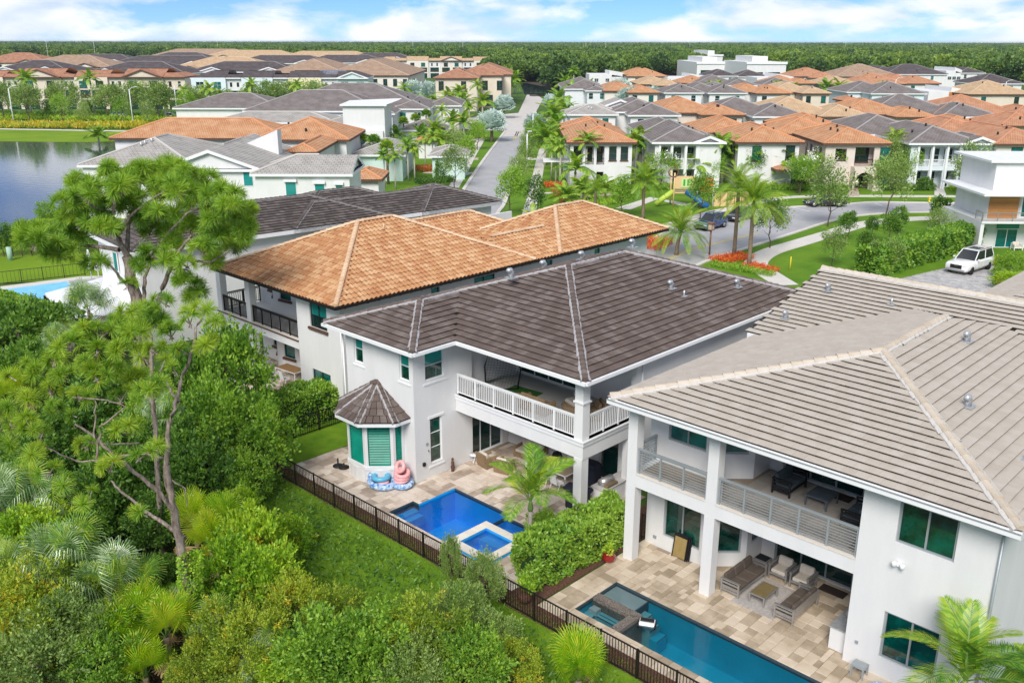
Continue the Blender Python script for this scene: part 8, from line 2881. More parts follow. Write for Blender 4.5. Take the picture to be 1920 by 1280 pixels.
for i, (x, y, k) in enumerate(WT):
 p = at(x, y + 8)
 put_tree(TK[k][i % 2], (p.x, p.y, 0), '%s at the woods edge, %s%s' % (TN[k][0], ORD[i % 16], ' from left' if i < 16 else ' in right group'), 'edge trees of the woods', i, 1.1, 'broadleaf_tree')
# --- the air
hz = MB()
hz.box(-12000, -12000, -2.5, 12000, 12000, 24, TRIM)
ho = struct(hz, 'haze', 'stuff')
hm, ht, hN = node_mat('haze_air')
hout, hv = hN('ShaderNodeOutputMaterial'), hN('ShaderNodeVolumePrincipled')
hv.inputs['Color'].default_value = (0.72, 0.87, 1.0, 1)
hv.inputs['Density'].default_value = 0.00006
ht.links.new(hv.outputs[0], hout.inputs['Volume'])
ho.data.materials.clear()
ho.data.materials.append(hm)
# === FENCES
FY = 21.15
fn = thing('pool_fence', 'black metal picket fence running along the lawn in front of both villas and their pools', 'fence', (-42.4, FY, 0))
q = MB()
q.box(-.010, -.010, .07, .010, .010, 1.14, DARKMETAL)
pk_me = q.mesh('picket')
ks = []
n = int(39.0 / .122)
rest = MB()
for i in range(n):
 x = i * .122
 ks.append(x)
ks.sort(key=lambda x: abs(x - 28))
for j, x in enumerate(ks):
 if j < 300:
  obj('picket', pk_me, fn, (x, 0, 0))
 else:
  rest.box(x - .014, -.014, .07, x + .014, .014, 1.14, DARKMETAL)
if rest.f:
 o = rest.build('pickets', fn)
 o['kind'] = 'stuff'
q = MB()
q.box(-.028, -.028, 0, .028, .028, 1.2, DARKMETAL)
pm = q.mesh('post')
for i in range(26):
 obj('post', pm, fn, (i * 1.535, 0, 0))
for z in (.1, 1.13):
 q = MB()
 q.box(0, -.022, z, 39, .022, z + .04, DARKMETAL)
 q.build('rail', fn)
def sfence(label, a, b, step=.14, h=1.2, group=None):
 a, b = Vector(a[:2]).to_3d(), Vector(b[:2]).to_3d()
 r = thing('fence', label, 'fence', a, math.atan2(b.y - a.y, b.x - a.x), group)
 L = (b - a).length
 k = int(L / step)
 for i in range(k + 1):
  obj('picket', pk_me, r, (i * L / k, 0, 0))
 k = int(L / 1.8) + 1
 for i in range(k + 1):
  obj('post', pm, r, (i * L / k, 0, 0))
 for z in (.1, 1.1):
  q = MB()
  q.box(0, -.02, z, L, .02, z + .04, DARKMETAL)
  q.build('rail', r)
sfence('black picket fence behind the hedge left of the bay window', (-39.4, 22.4), (-39.4, 29.0))
sfence('black gate panel beside the first pillar of the right villa', (-20.1, 28.6), (-19.9, 28.75), .1, 1.8)
sfence('black picket fence across the lakeside lawn by the far pool', at(0, 534), at(160, 516), .3)
# === FURNITURE
def seat(label, x, y, rz, w, d, fm, cm, n=1, arm='slat', sh=.42, bh=.78, z=0.0, name='armchair', cat='chair', group=None):
 """outdoor seat facing local -Y: frame, arms, legs and cushions"""
 r = thing(name, label, cat, (x, y, z), rz, group)
 q = MB()
 q.box(-w / 2 + .06, -d / 2 + .02, sh - .2, w / 2 - .06, d / 2 - .04, sh - .12, fm)
 q.build('seat_frame', r)
 for sx in (-1, 1):
  q = MB()
  x0 = sx * (w / 2 - .04)
  if arm == 'slat':
   for yy in (-d / 2 + .04, d / 2 - .04):
    q.box(x0 - .03, yy - .03, 0, x0 + .03, yy + .03, .6, fm)
   q.box(x0 - .05, -d / 2, .6, x0 + .05, d / 2, .64, fm)
   for zz in (.14, .3, .45):
    q.box(x0 - .015, -d / 2 + .07, zz, x0 + .015, d / 2 - .07, zz + .07, fm)
  else:
   q.cbox(x0 - sx * .05, 0, .02, .14, d, .56, fm, 0, .05)
  q.build('arm', r)
 q = MB()
 if arm == 'slat':
  q.box(-w / 2 + .07, d / 2 - .07, sh - .1, w / 2 - .07, d / 2 - .02, bh - .12, fm)
 else:
  q.add([(-w / 2, d / 2 - .12, .02), (w / 2, d / 2 - .12, .02), (w / 2, d / 2, .02), (-w / 2, d / 2, .02),
               (-w / 2 + .03, d / 2 + .06, bh), (w / 2 - .03, d / 2 + .06, bh), (w / 2 - .03, d / 2 + .16, bh), (-w / 2 + .03, d / 2 + .16, bh)],
              [(0, 1, 5, 4), (1, 2, 6, 5), (2, 3, 7, 6), (3, 0, 4, 7), (4, 5, 6, 7)], fm)
  q.box(-w / 2 + .05, -d / 2 + .03, .04, w / 2 - .05, d / 2 - .1, sh - .12, fm)
 q.build('back_frame', r)
 cw = (w - .2) / n
 for i in range(n):
  xc = -w / 2 + .1 + cw * (i + .5)
  q = MB()
  q.cbox(xc, -.04, sh - .12, cw - .015, d - .14, .15, cm, 0, .04)
  q.build('seat_cushion', r)
  q = MB()
  b = q
  b.T = Matrix.Translation((xc, d / 2 - .17, sh + .02)) @ Matrix.Rotation(math.radians(-12), 4, 'X')
  b.cbox(0, 0, 0, cw - .02, .14, bh - sh, cm, 0, .045)
  b.build('back_cushion', r)
 return r
def table(label, x, y, z, w, d, h, top, fm, rz=0, name='coffee_table', cat='table', tt=.04):
 r = thing(name, label, cat, (x, y, z), rz)
 q = MB()
 q.box(-w / 2, -d / 2, h - tt, w / 2, d / 2, h, fm)
 q.box(-w / 2 + .04, -d / 2 + .04, h + .001, w / 2 - .04, d / 2 - .04, h + .012, top)
 q.build('table_top', r)
 for sx in (-1, 1):
  for sy in (-1, 1):
   q = MB()
   q.box(sx * (w / 2 - .03) - .025, sy * (d / 2 - .03) - .025, 0, sx * (w / 2 - .03) + .025, sy * (d / 2 - .03) + .025, h - tt - .001, fm)
   q.build('leg', r)
 return r
H = PI / 2
G4 = .035
seat('three-seat taupe sofa with slatted metal arms, left side of the rug under the right villa', -15.15, 28.5, H, 2.1, .8, SILVER, CUSHION_T, 3, z=G4, name='sofa', cat='sofa')
seat('taupe sofa seen from behind at the right side of the rug', -12.85, 28.3, -H, 1.95, .8, SILVER, CUSHION_T, 3, z=G4, name='sofa', cat='sofa')
seat('cream-cushioned metal armchair beside the black-topped side table', -14.35, 30.0, 0, .8, .78, SILVER, CUSHION, 1, z=G4)
seat('cream-cushioned metal armchair nearer the doormat', -13.45, 30.0, 0, .8, .78, SILVER, CUSHION, 1, z=G4)
table('olive glass-topped coffee table on the grey rug', -14.1, 28.15, G4 + .02, .65, 1.05, .4, BRONZETOP, SILVER)
table('small slatted side table with black top in the loggia corner', -15.2, 30.0, G4, .55, .5, .52, BLACK, SILVER, name='side_table')
table('grey woven side table standing against the white wall by the pool end', -9.6, 26.45, G4, .45, .42, .42, GREYMETAL, GREYMETAL, name='side_table')
q = MB()
q.cbox(-14.05, 28.35, G4, 1.75, 2.3, .016, RUG)
tag(q.build('rug'), 'pale grey woven rug under the coffee table', 'rug')
q = MB()
q.cbox(-12.45, 30.5, G4, 1.0, .5, .02, DMAT)
tag(q.build('doormat'), 'dark brown doormat before the ground floor sliding door', 'doormat')
q = MB()
q.cbox(-12.7, 30.65, 3.905, .9, .5, .02, DMAT)
tag(q.build('doormat'), 'dark brown doormat on the upper balcony of the right villa', 'doormat')
seat('slate-blue cushioned balcony loveseat left of the low table', -14.35, 29.85, H, 1.35, .78, BLACK, SLATE, 2, z=3.9, name='loveseat', cat='sofa')
seat('slate-blue balcony loveseat half hidden behind the right wing corner', -11.4, 29.3, -H, 1.35, .78, BLACK, SLATE, 2, z=3.9, name='loveseat', cat='sofa')
table('square slate-blue low table on the right villa balcony', -12.95, 29.65, 3.9, .85, .95, .42, SLATE, SLATE)
r = thing('folded_loungers', 'folded bronze-seated lounge chairs leaning against the wall under the big window', 'lounge chair', (-18.05, 28.3, G4), 0)
for i in range(3):
 q = MB()
 q.T = Matrix.Translation((i * .06, .02 + .05 * i, 0)) @ Matrix.Rotation(math.radians(-10), 4, 'X')
 q.box(-.28, 0, .05, .28, .03, .9, mat('bronze_sling', (0.26, 0.18, 0.06), (0.34, 0.25, 0.10), 4, .6) if i == 0 else BLACK)
 for sx in (-.32, .3):
  q.box(sx, -.02, 0, sx + .03, .05, 1.0, BLACK)
 q.box(-.32, -.02, .97, .33, .05, 1.02, BLACK)
 q.build('folded_chair', r)
r = thing('outdoor_counter', 'white outdoor counter with grey stone top tucked inside the right wall', 'counter', (-10.7, 27.15, 0))
q = MB()
q.box(-.32, 0, 0.02, .3, 1.9, .86, STUCCO)
q.build('cabinet', r)
q = MB()
q.box(-.36, -.03, .861, .3, 1.93, .91, GALV)
q.build('countertop', r)
r = thing('gas_grill', 'stainless grill head on the small counter at the right wall', 'grill', (-10.7, 28.2, .912))
q = MB()
q.lathe([(.28, 0), (.28, .12), (.2, .24), (.02, .27)], (0, 0, 0), SILVER, 12)
q.build('lid', r)
r = thing('plant_pot', 'red glazed pot with a small succulent beside the first pillar', 'plant pot', (-19.95, 26.2, .02))
q = MB()
q.lathe([(.14, 0), (.26, .12), (.29, .28), (.2, .44), (.23, .48), (.18, .46)], (0, 0, 0), REDGLAZE, 18)
q.build('pot', r)
pl = obj('plant', crown_mesh('plant', LF_LIME, (.22, .22, .16), 12, 20, .12, 77), r, (0, 0, .52))
r = thing('plant_pot', 'round brown pot with lime foliage half hidden behind the fence by the hedge end', 'plant pot', (-20.4, 21.75, .02))
q = MB()
q.lathe([(.14, 0), (.24, .15), (.26, .3), (.2, .4)], (0, 0, 0), MULCH, 14)
q.build('pot', r)
obj('plant', crown_mesh('plant', LF_LIME, (.4, .4, .35), 14, 24, .14, 78), r, (0, 0, .6))
r = thing('pool_skimmer', 'white and black robotic pool skimmer floating by the granite divider', 'pool skimmer', (-16.45, 24.05, -.1), .5)
q = MB()
q.cbox(0, 0, -.04, .62, .45, .14, WHITEMETAL, 0, .06)
q.build('hull', r)
q = MB()
q.cbox(0, .02, .1, .5, .22, .04, BLACK, 0, .02)
q.build('solar_panel', r)
for sx in (-.3, .3):
 q = MB()
 q.cbox(sx, -.05, -.05, .07, .5, .12, BLACK, 0, .02)
 q.build('bumper', r)
def torus(mb, R, r, c, m, n=22, k=8, sq=1.0, m2=None):
 vs, fs, fs2 = [], [], []
 for i in range(n):
  a = 2 * PI * i / n
  for j in range(k):
   b = 2 * PI * j / k
   w = R + r * math.cos(b)
   vs.append((c[0] + w * math.cos(a), c[1] + w * math.sin(a) * sq, c[2] + r * math.sin(b)))
 for i in range(n):
  for j in range(k):
   f = (i * k + j, ((i + 1) % n) * k + j, ((i + 1) % n) * k + (j + 1) % k, i * k + (j + 1) % k)
   (fs2 if m2 and (i // 2) % 2 else fs).append(f)
 mb.add(vs, fs, m, True)
 if fs2:
  mb.add(vs, fs2, m2, True)
r = thing('pool_float', 'blue and white patterned square pool float with a light blue ring seat on it', 'pool float', (-31.75, 23.95, .05), .2)
q = MB()
torus(q, .62, .17, (0, 0, .17), FLOATBLUE, 24, 8, .8)
q.build('float_ring', r)
q = MB()
q.cbox(-.62, .1, .1, .2, .7, .45, FLOATBLUE, 0, .09)
q.build('backrest', r)
q = MB()
torus(q, .34, .13, (-.1, .05, .42), FLOATLB, 20, 8)
q.build('ring_seat', r)
q = MB()
torus(q, .2, .1, (.1, -.05, .22), FLOATPK, 16, 6)
q.build('pink_ring', r)
r = thing('pool_float', 'stack of pink rings on a blue float leaning at the house corner', 'pool float', (-31.05, 24.6, .05), 0)
q = MB()
torus(q, .42, .14, (0, 0, .14), FLOATBLUE, 22, 8)
q.build('float_ring', r)
for i in range(3):
 q = MB()
 q.T = Matrix.Translation((-.05 + .03 * i, 0, .34 + i * .17)) @ Matrix.Rotation(.12 * i, 4, 'Y') @ Matrix.Rotation(.15, 4, 'X')
 torus(q, .30, .10, (0, 0, 0), FLOATPK, 20, 8)
 q.build('pink_ring', r)
q = MB()
q.T = Matrix.Translation((-.12, 0, .95)) @ Matrix.Rotation(1.1, 4, 'X')
torus(q, .24, .10, (0, 0, 0), FLOATPK, 20, 8)
q.build('pink_ring', r)
r = thing('pool_float', 'flat blue and white float lying at the bottom edge against the white wall', 'pool float', (-8.5, 26.1, .05), .1)
q = MB()
torus(q, .5, .12, (0, 0, .1), FLOATBLUE, 22, 8, .6)
q.build('float_ring', r)
r = thing('umbrella_base', 'two black umbrella bases on the patio left of the bay', 'umbrella base', (-35.0, 23.75, .03))
for dx, dy in ((0, 0), (.35, .1)):
 q = MB()
 q.lathe([(.26, 0), (.26, .05), (.1, .09), (.045, .1), (.04, .42 if dx == 0 else .25)], (dx, dy, 0), BLACK, 14)
 q.build('base', r)
r = thing('garden_figurine', 'small dark brown totem figurine standing by the white wall under the tall window', 'figurine', (-30.55, 27.35, .03))
q = MB()
q.lathe([(.09, 0), (.08, .1), (.11, .22), (.07, .36), (.09, .46), (.04, .58)], (0, 0, 0), BROWNWOOD, 9)
q.build('body', r)
q = MB()
q.lathe([(.03, 0), (.07, .05), (.06, .12), (.0, .16)], (0, 0, .56), BROWNWOOD, 9)
q.build('head', r)
seat('tan wicker armchair with cream cushion, left of the pair seen from behind', -29.75, 29.0, PI - .15, .78, .78, WICKER, CUSHION, 1, 'solid', z=.03)
seat('tan wicker armchair with cream cushion, right of the pair seen from behind', -28.75, 29.15, PI + .25, .8, .8, WICKER, CUSHION, 1, 'solid', z=.03)
seat('brown wicker loveseat with cream cushions facing the patio', -28.9, 31.1, .1, 1.55, .85, WICKER, CUSHION, 2, 'solid', z=.03, name='loveseat', cat='sofa')
r = thing('side_table', 'small white round table with crossed legs beside the wicker armchairs', 'table', (-30.5, 28.8, .03))
q = MB()
q.lathe([(.26, .4), (.27, .43)], (0, 0, 0), WHITEMETAL, 16)
q.build('table_top', r)
for k in range(4):
 q = MB()
 a = k * H + .4
 q.tube([(.24 * math.cos(a), .24 * math.sin(a), 0), (-.16 * math.cos(a), -.16 * math.sin(a), .4)], .018, WHITEMETAL, 6)
 q.build('leg', r)
table('long outdoor dining table with tan top under the middle villa balcony', -26.2, 30.1, .03, 1.9, 1.0, .72, mat('tan_table_top', (0.36, 0.28, 0.20), (0.42, 0.34, 0.26), 3, .5), WHITEMETAL, name='dining_table')
def slingchair(label, x, y, z, rz):
 r = thing('dining_chair', label, 'chair', (x, y, z), rz, 'white sling dining chairs')
 q = MB()
 q.box(-.25, -.22, .42, .25, .22, .45, TRIM)
 q.build('seat', r)
 q = MB()
 q.add([(-.25, .22, .44), (.25, .22, .44), (.24, .34, .98), (-.24, .34, .98)], [(0, 1, 2, 3)], TRIM)
 q.tube([(-.25, .22, .42), (-.25, .35, 1.0), (.25, .35, 1.0), (.25, .22, .42)], .018, WHITEMETAL, 6)
 q.build('backrest', r)
 for sx in (-.27, .27):
  q = MB()
  q.tube([(sx, -.24, 0), (sx, -.2, .62), (sx, .24, .64)], .018, WHITEMETAL, 6)
  q.build('arm_leg', r)
  q = MB()
  q.tube([(sx, .28, 0), (sx, .1, .44)], .018, WHITEMETAL, 6)
  q.build('leg', r)
 return r
c0 = slingchair('white sling dining chair at the near left of the tan table', -27.1, 29.4, .03, PI + .3)
for (x, y, rz, lab) in ((-26.3, 29.3, PI, 'white sling dining chair at the near middle of the tan table'), (-25.5, 29.35, PI - .1, 'white sling dining chair at the near right of the tan table'),
      (-27.4, 30.3, -H, 'white sling dining chair at the left end of the tan table'), (-26.3, 30.95, 0, 'white sling dining chair at the far side of the tan table')):
 c = copy_tree(c0)
 c.location = (x, y, .03)
 c.rotation_euler = (0, 0, rz)
 c['label'] = lab
r = thing('kettle_grill_bag', 'black round bag and helmet-like ball on the far end of the dining table', 'bag', (-26.9, 30.9, .77))
q = MB()
q.lathe([(.2, 0), (.26, .1), (.2, .26), (.05, .32)], (0, 0, 0), BLACK, 12)
q.build('bag', r)
r = thing('covered_grill', 'grill under a navy cover behind the corner pillar', 'grill', (-23.75, 28.75, .03), .2)
q = MB()
q.cbox(0, 0, 0, 1.0, .6, .85, NAVY, 0, .07)
q.cbox(0, 0, .851, 1.3, .65, .2, NAVY, 0, .09)
q.build('cover', r)
r = thing('covered_cart', 'tall navy-covered cart by the glass door of the middle villa', 'cart', (-24.9, 31.0, .03), .1)
q = MB()
q.cbox(0, 0, 0, .9, .7, 1.15, NAVY, 0, .12)
q.build('cover', r)
r = thing('outdoor_kitchen', 'white outdoor kitchen counter with granite top between the two villas', 'counter', (-23.2, 29.5, 0))
q = MB()
q.box(-.35, 0, .02, .35, 2.2, .88, STUCCO)
q.build('cabinet', r)
q = MB()
q.box(-.4, -.05, .881, .4, 2.25, .93, mat('pale_granite', (.42, .41, .40), (.6, .58, .56), 20, .4))
q.build('countertop', r)
r = thing('gas_grill', 'stainless barrel grill with bronze lid on the outdoor kitchen counter', 'grill', (-23.2, 30.1, .932), 0)
q = MB()
q.tube([(-.05, -.35, .14), (-.05, .4, .14)], .2, SILVER, 12)
q.build('hood', r)
q = MB()
q.cbox(.25, 0, 0, .22, .75, .14, mat('bronze_panel', (.30, .22, .14), None, rough=.4, metal=.5), 0, .02)
q.build('control_panel', r)
r = thing('sports_net', 'black-framed curved rebound net on the middle villa balcony', 'sports net', (-30.0, 30.3, 3.8), .35)
fr = [(-.9, -.1, .05), (-1.0, 0, .9), (-.75, .15, 1.9), (-.2, .2, 2.1), (.55, .15, 1.85), (.95, 0, 1.0), (.85, -.15, .05)]
q = MB()
q.tube(fr, .04, BLACK, 7)
q.tube([(-.9, -.1, .05), (-.2, -.75, .06), (.85, -.15, .05)], .04, BLACK, 7)
q.build('frame', r)
q = MB()
for i in range(12):
 f = i / 11
 x = -.85 + 1.7 * f
 q.tube([(x, -.35, .1), (x * 1.05, .22, 1.0), (x * .8, .12, 1.95)], .007, NET, 3)
for i in range(13):
 z = .15 + i * .14
 w = .95 if z < 1.2 else .95 - (z - 1.2) * .45
 q.tube([(-w, .0, z), (0, .28, z), (w, 0, z)], .007, NET, 3)
o = q.build('netting', r)
o['kind'] = 'stuff'
q = MB()
q.cbox(-28.75, 30.4, 3.803, 1.75, 1.0, .015, TURFMAT, .1)
tag(q.build('turf_mat'), 'dark green artificial turf mat on the grey balcony floor', 'mat')
r = thing('egg_chair', 'tan wicker basket chair with cream cushions beside the corner post', 'chair', (-25.3, 30.2, 3.8), -.5)
for i in range(9):
 q = MB()
 a = -1.25 + 2.5 * i / 8
 q.tube([(.5 * math.sin(a) * .8, .1 + .35 * math.cos(a) * .6, .08), (.62 * math.sin(a), .2 + .38 * math.cos(a), .8), (.42 * math.sin(a), .16 + .25 * math.cos(a), 1.5), (0, .1, 1.75)], .03, WICKER, 5)
 q.build('wicker_rib', r)
q = MB()
q.lathe([(.5, .1), (.62, .35), (.5, .42)], (0, 0, 0), WICKER, 14)
q.build('seat', r)
for (x, y, z, s_) in ((0, -.05, .42, .8), (-.15, .25, .62, .5), (.2, .28, .75, .45), (0, .3, .95, .45)):
 q = MB()
 q.cbox(x, y, z, s_, .5 if z < .5 else .22, .2 if z < .5 else .34, CUSHION, .2, .08)
 q.build('cushion', r)
seat('low tan wicker sofa behind the white balustrade', -26.7, 29.2, PI, 1.7, .8, WICKER, WICKER, 2, 'solid', z=3.8, name='sofa', cat='sofa')
seat('round-backed wicker chair right of the corner post on the balcony', -24.3, 30.2, -.6, .95, .9, WICKER, WICKER, 1, 'solid', z=3.8)
table('slatted teak-topped dining table on the patio of the orange-roofed villa', -47.2, 29.0, .03, 1.9, .95, .74, TEAKTOP, WHITEMETAL, .1, name='dining_table')
for (x, y, rz, lab) in ((-47.8, 28.2, PI, 'white dining chair at the near left of the teak table'), (-46.6, 28.2, PI, 'white dining chair at the near right of the teak table'),
      (-47.5, 29.9, 0, 'white dining chair behind the teak table, left'), (-46.7, 29.9, 0, 'white dining chair behind the teak table, right'), (-49.6, 28.8, H, 'white lounge chair with navy cushion by the dark doorway')):
 c = copy_tree(c0)
 c.location = (x, y, .03)
 c.rotation_euler = (0, 0, rz)
 c['label'] = lab
LP_ = [at(x, y) for x, y in ((-40, 552), (140, 527), (190, 527), (170, 545), (110, 640), (-80, 640))]
q = MB()
q.sheet([tuple(p.to_2d()) for p in [at(-60, 545), at(150, 519), at(215, 516), at(260, 560), at(120, 660), at(-80, 660)]], .03, CONCRETE)
struct(q, 'far_pool_deck')
r = thing('swimming_pool', 'pale blue swimming pool at the left edge beyond the clipped hedge', 'pool')
q = MB()
q.sheet([tuple(p.to_2d()) for p in [at(-30, 548), at(125, 528), at(133, 538), at(95, 620), at(-60, 630)]], .036, POOLPALE)
q.build('water', r)
q = MB()
q.sheet([tuple(p.to_2d()) for p in [at(128, 527), at(178, 522), at(186, 530), at(134, 537)]], .036, POOLSHELF)
q.build('shelf_water', r)
for (x, y, lab, h) in ((172, 524, 'tall closed white parasol at the far pool', 2.7), (186, 526, 'shorter closed white parasol at the far pool', 2.0)):
 p = at(x, y)
 r = thing('parasol', lab, 'parasol', (p.x, p.y, 0), 0, 'closed parasols')
 q = MB()
 q.tube([(0, 0, 0), (0, 0, h)], .04, WHITEMETAL, 6)
 q.build('pole', r)
 q = MB()
 q.lathe([(.12, .9), (.3, 1.1), (.24, h * .7), (.06, h)], (0, 0, 0), TRIM, 9)
 q.build('canopy', r)
p = at(207, 526)
seat('white reclining chair on the far pool deck', p.x, p.y, 1.2, 1.0, 1.2, WHITEMETAL, TRIM, 1, z=.03)
# === CARS
def car(label, loc, rz, body, L=4.7, W=1.9, Hh=1.7, suv=True, name='parked_car', cat='car', group=None, white=False):
 """local +X is the front"""
 r = thing(name, label, cat, loc, rz, group)
 gr_, be, ro_ = .32, Hh * .58, Hh
 h = L / 2
 if suv:
  P = [(-h, .45), (-h, be), (-h + .25, ro_ * .97), (h * .12, ro_), (h * .42, be + .08), (h - .12, be - .12), (h, .62), (h, .4)]
 else:
  P = [(-h, .45), (-h, be - .05), (-h + .35, be + .02), (-h * .55, ro_), (h * .05, ro_), (h * .45, be), (h - .12, be - .15), (h, .55), (h, .4)]
 n = len(P)
 q = MB()
 w2 = W / 2
 def wid(z, x):
  k = 1.0 if z <= be + .1 else .80
  if abs(x) > h * .93:
   k *= .9
  return w2 * k
 secs = [gr_ + .02, .7, be, ]
 X = [-h, -h + .15, -h * .6, 0, h * .42, h - .35, h - .08, h]
 top = [be * .98, be, be, be, be + .02, be - .08, be - .16, be - .3]
 vs, fs = [], []
 for i, x in enumerate(X):
  ww = w2 * (.86 if i in (0, len(X) - 1) else (.96 if i in (1, len(X) - 2) else 1))
  zt = top[i]
  vs += [(x, -ww * .92, gr_), (x, -ww, gr_ + .18), (x, -ww, zt - .12), (x, -ww * .86, zt), (x, ww * .86, zt), (x, ww, zt - .12), (x, ww, gr_ + .18), (x, ww * .92, gr_)]
 m = 8
 for i in range(len(X) - 1):
  for k in range(m):
   j = (k + 1) % m
   fs.append((i * m + k, i * m + j, (i + 1) * m + j, (i + 1) * m + k)[::-1])
 fs += [tuple(range(m)), tuple(range(len(vs) - 1, len(vs) - m - 1, -1))]
 q.add(vs, fs, body, True)
 q.build('body', r)
 xr0, xr1 = (-h + .12, h * .40) if suv else (-h * .78, h * .45)
 tr0, tr1 = (-h + .38, h * .08) if suv else (-h * .5, h * .02)
 q = MB()
 bl, tl = w2 * .86, w2 * .70
 q.add([(xr0, -bl, be), (xr1, -bl, be), (xr1, bl, be), (xr0, bl, be), (tr0, -tl, ro_ - .06), (tr1, -tl, ro_ - .06), (tr1, tl, ro_ - .06), (tr0, tl, ro_ - .06)],
          [(0, 1, 5, 4), (1, 2, 6, 5), (2, 3, 7, 6), (3, 0, 4, 7)], CARGLASS)
 q.build('windows', r)
 q = MB()
 q.cbox((tr0 + tr1) / 2, 0, ro_ - .062, tr1 - tr0 + .1, tl * 2 + .06, .07, body, 0, .03)
 for sx in (-1, 1):
  for (xa, xb, ya, yb) in ((xr0, tr0, bl, tl), (xr1, tr1, bl, tl), ((xr0 + xr1) / 2 - .1, (tr0 + tr1) / 2, bl, tl)):
   q.tube([(xa, sx * ya, be), (xb, sx * yb, ro_ - .05)], .045, body, 5)
 q.build('roof', r)
 if suv:
  q = MB()
  q.cbox((tr0 + tr1) / 2 + .3, 0, ro_ + .009, 1.1, tl * 1.3, .012, CARGLASS)
  q.build('sunroof', r)
  for sx in (-1, 1):
   q = MB()
   q.tube([(tr0 + .1, sx * tl, ro_ + .03), (tr1 - .1, sx * tl, ro_ + .03)], .025, BLACK, 5)
   q.build('roof_rail', r)
 for sx in (-1, 1):
  for xx in (h * .62, -h * .60):
   q = MB()
   q.tube([(xx, sx * (w2 - .22), .36), (xx, sx * (w2 + .01), .36)], .37, RUBBER, 18)
   o = q.build('wheel', r)
   q = MB()
   q.tube([(xx, sx * (w2 + .005), .36), (xx, sx * (w2 + .022), .36)], .23, BLACK if white else SILVER, 14)
   q.build('rim', o)
  q = MB()
  q.cbox(h - .1, sx * w2 * .66, be - .36, .2, .42, .14, HEADL, 0, .03)
  q.build('headlight', r)
  q = MB()
  q.cbox(h * .30, sx * (w2 + .1), be + .02, .16, .22, .14, body, 0, .04)
  q.build('mirror', r)
  for xa in ((-h * .12, h * .32), (-h * .52, -h * .14)):
   q = MB()
   q.box(xa[0], sx * w2 - .004 * sx, .5, xa[1] - .02, sx * (w2 + .012), be - .14, body)
   q.build('door', r)
 q = MB()
 q.cbox(h - .02, 0, .55, .09, W * .5, be - .78, BLACK, 0, .02)
 q.build('grille', r)
 q = MB()
 q.cbox(h - .02, 0, gr_ + .02, .12, W * .8, .13, BLACK if not white else CHROME, 0, .03)
 q.build('bumper', r)
 if white:
  q = MB()
  q.cbox(h + .04, 0, .84, .02, .3, .1, CHROME, 0, .01)
  q.build('badge', r)
 return r
a_, b_ = at(1800, 527), at(1836, 500)
cc = at(1812, 512)
car('white full-size parked suv with black wheels on the grey brick driveway', (cc.x - .2, cc.y + 1.2, .06), math.atan2(-1, -.12) , CARWHITE, 5.4, 2.1, 1.95, True, white=True)
p = at(1332, 428)
car('blue crossover parked at the kerb under the date palms', (p.x, p.y, .02), -H + .02, CARBLUE, 4.6, 1.9, 1.65)
p = at(1385, 412)
car('dark sedan parked behind the blue crossover, half hidden by palm fronds', (p.x, p.y, .02), -H + .02, CARDARK, 4.7, 1.85, 1.45, False)
p = at(1548, 386)
car('dark green-black sedan parked in the bay behind a thin street tree', (p.x, p.y - .3, .02), ANG + PI, CARDARK, 5.2, 1.9, 1.45, False)
for x, y, m_, lab in ((225, 219.5, CARGREY, 'blue-grey car parked before the russet-roofed townhouses, left'), (322, 222, CARGREY, 'blue-grey car parked before the townhouses, right'), (420, 224, CARWHITE, 'white car parked below the blue townhouse')):
 p = at(x, y)
 car(lab, (p.x, p.y, .02), ANG, m_, 4.6, 1.85, 1.5, False, group='cars by the townhouses')
p = at(490, 224)
r = thing('box_truck', 'blue and white printed box truck parked by the townhouses', 'truck', (p.x, p.y, 0), ANG)
q = MB()
q.box(-4.5, -1.2, .8, 4.5, 1.2, 3.6, WHITEMETAL)
q.build('box_body', r)
q = MB()
q.box(-4.2, -1.23, 1.0, 2.6, -1.201, 3.2, TRUCKBLUE)
for k in range(3):
 q.box(-2.6 + k * 1.3, -1.25, 1.9, -2.0 + k * 1.3, -1.231, 2.6, WHITEMETAL)
q.build('side_print', r)
for x in (-3, 3):
 q = MB()
 q.tube([(x, -1.25, .5), (x, 1.25, .5)], .5, RUBBER, 14)
 q.build('wheel', r)
# === LAMPS, HYDRANT, PERSON, PLAYGROUND
p = at(1330, 478)
r = thing('street_lamp', 'bronze lantern street lamp on a short post beside the flower bed', 'street lamp', (p.x, p.y, 0))
q = MB()
q.tube([(0, 0, 0), (0, 0, 2.5)], .09, LAMPBRN, 8)
q.build('post', r)
q = MB()
q.prism([(-.22, -.22), (.22, -.22), (.22, .22), (-.22, .22)], 2.55, 3.1, LAMPGL)
q.build('lantern_glass', r)
q = MB()
q.cbox(0, 0, 3.1, .62, .62, .12, LAMPBRN)
q.cbox(0, 0, 2.48, .5, .5, .07, LAMPBRN)
for sx in (-.22, .22):
 for sy in (-.22, .22):
  q.tube([(sx, sy, 2.5), (sx, sy, 3.1)], .03, LAMPBRN, 4)
q.build('lantern_frame', r)
def lamp(x, y, h, lab, arm=1.8, m_=None):
 p = at(x, y)
 if h < 7:
  arm = .4
 r = thing('lamp_post', lab, 'street lamp', (p.x, p.y, 0), ANG, 'tall pale lamp posts')
 q = MB()
 q.tube([(0, 0, 0), (0, 0, h * .95)], .12, m_ or SOFFIT, 6)
 q.build('post', r)
 q = MB()
 q.tube([(0, 0, h * .93), (arm * .4, 0, h), (arm, 0, h + .15)], .07, SOFFIT, 5)
 q.cbox(arm, 0, h + .1, .7, .25, .12, SOFFIT)
 q.build('arm', r)
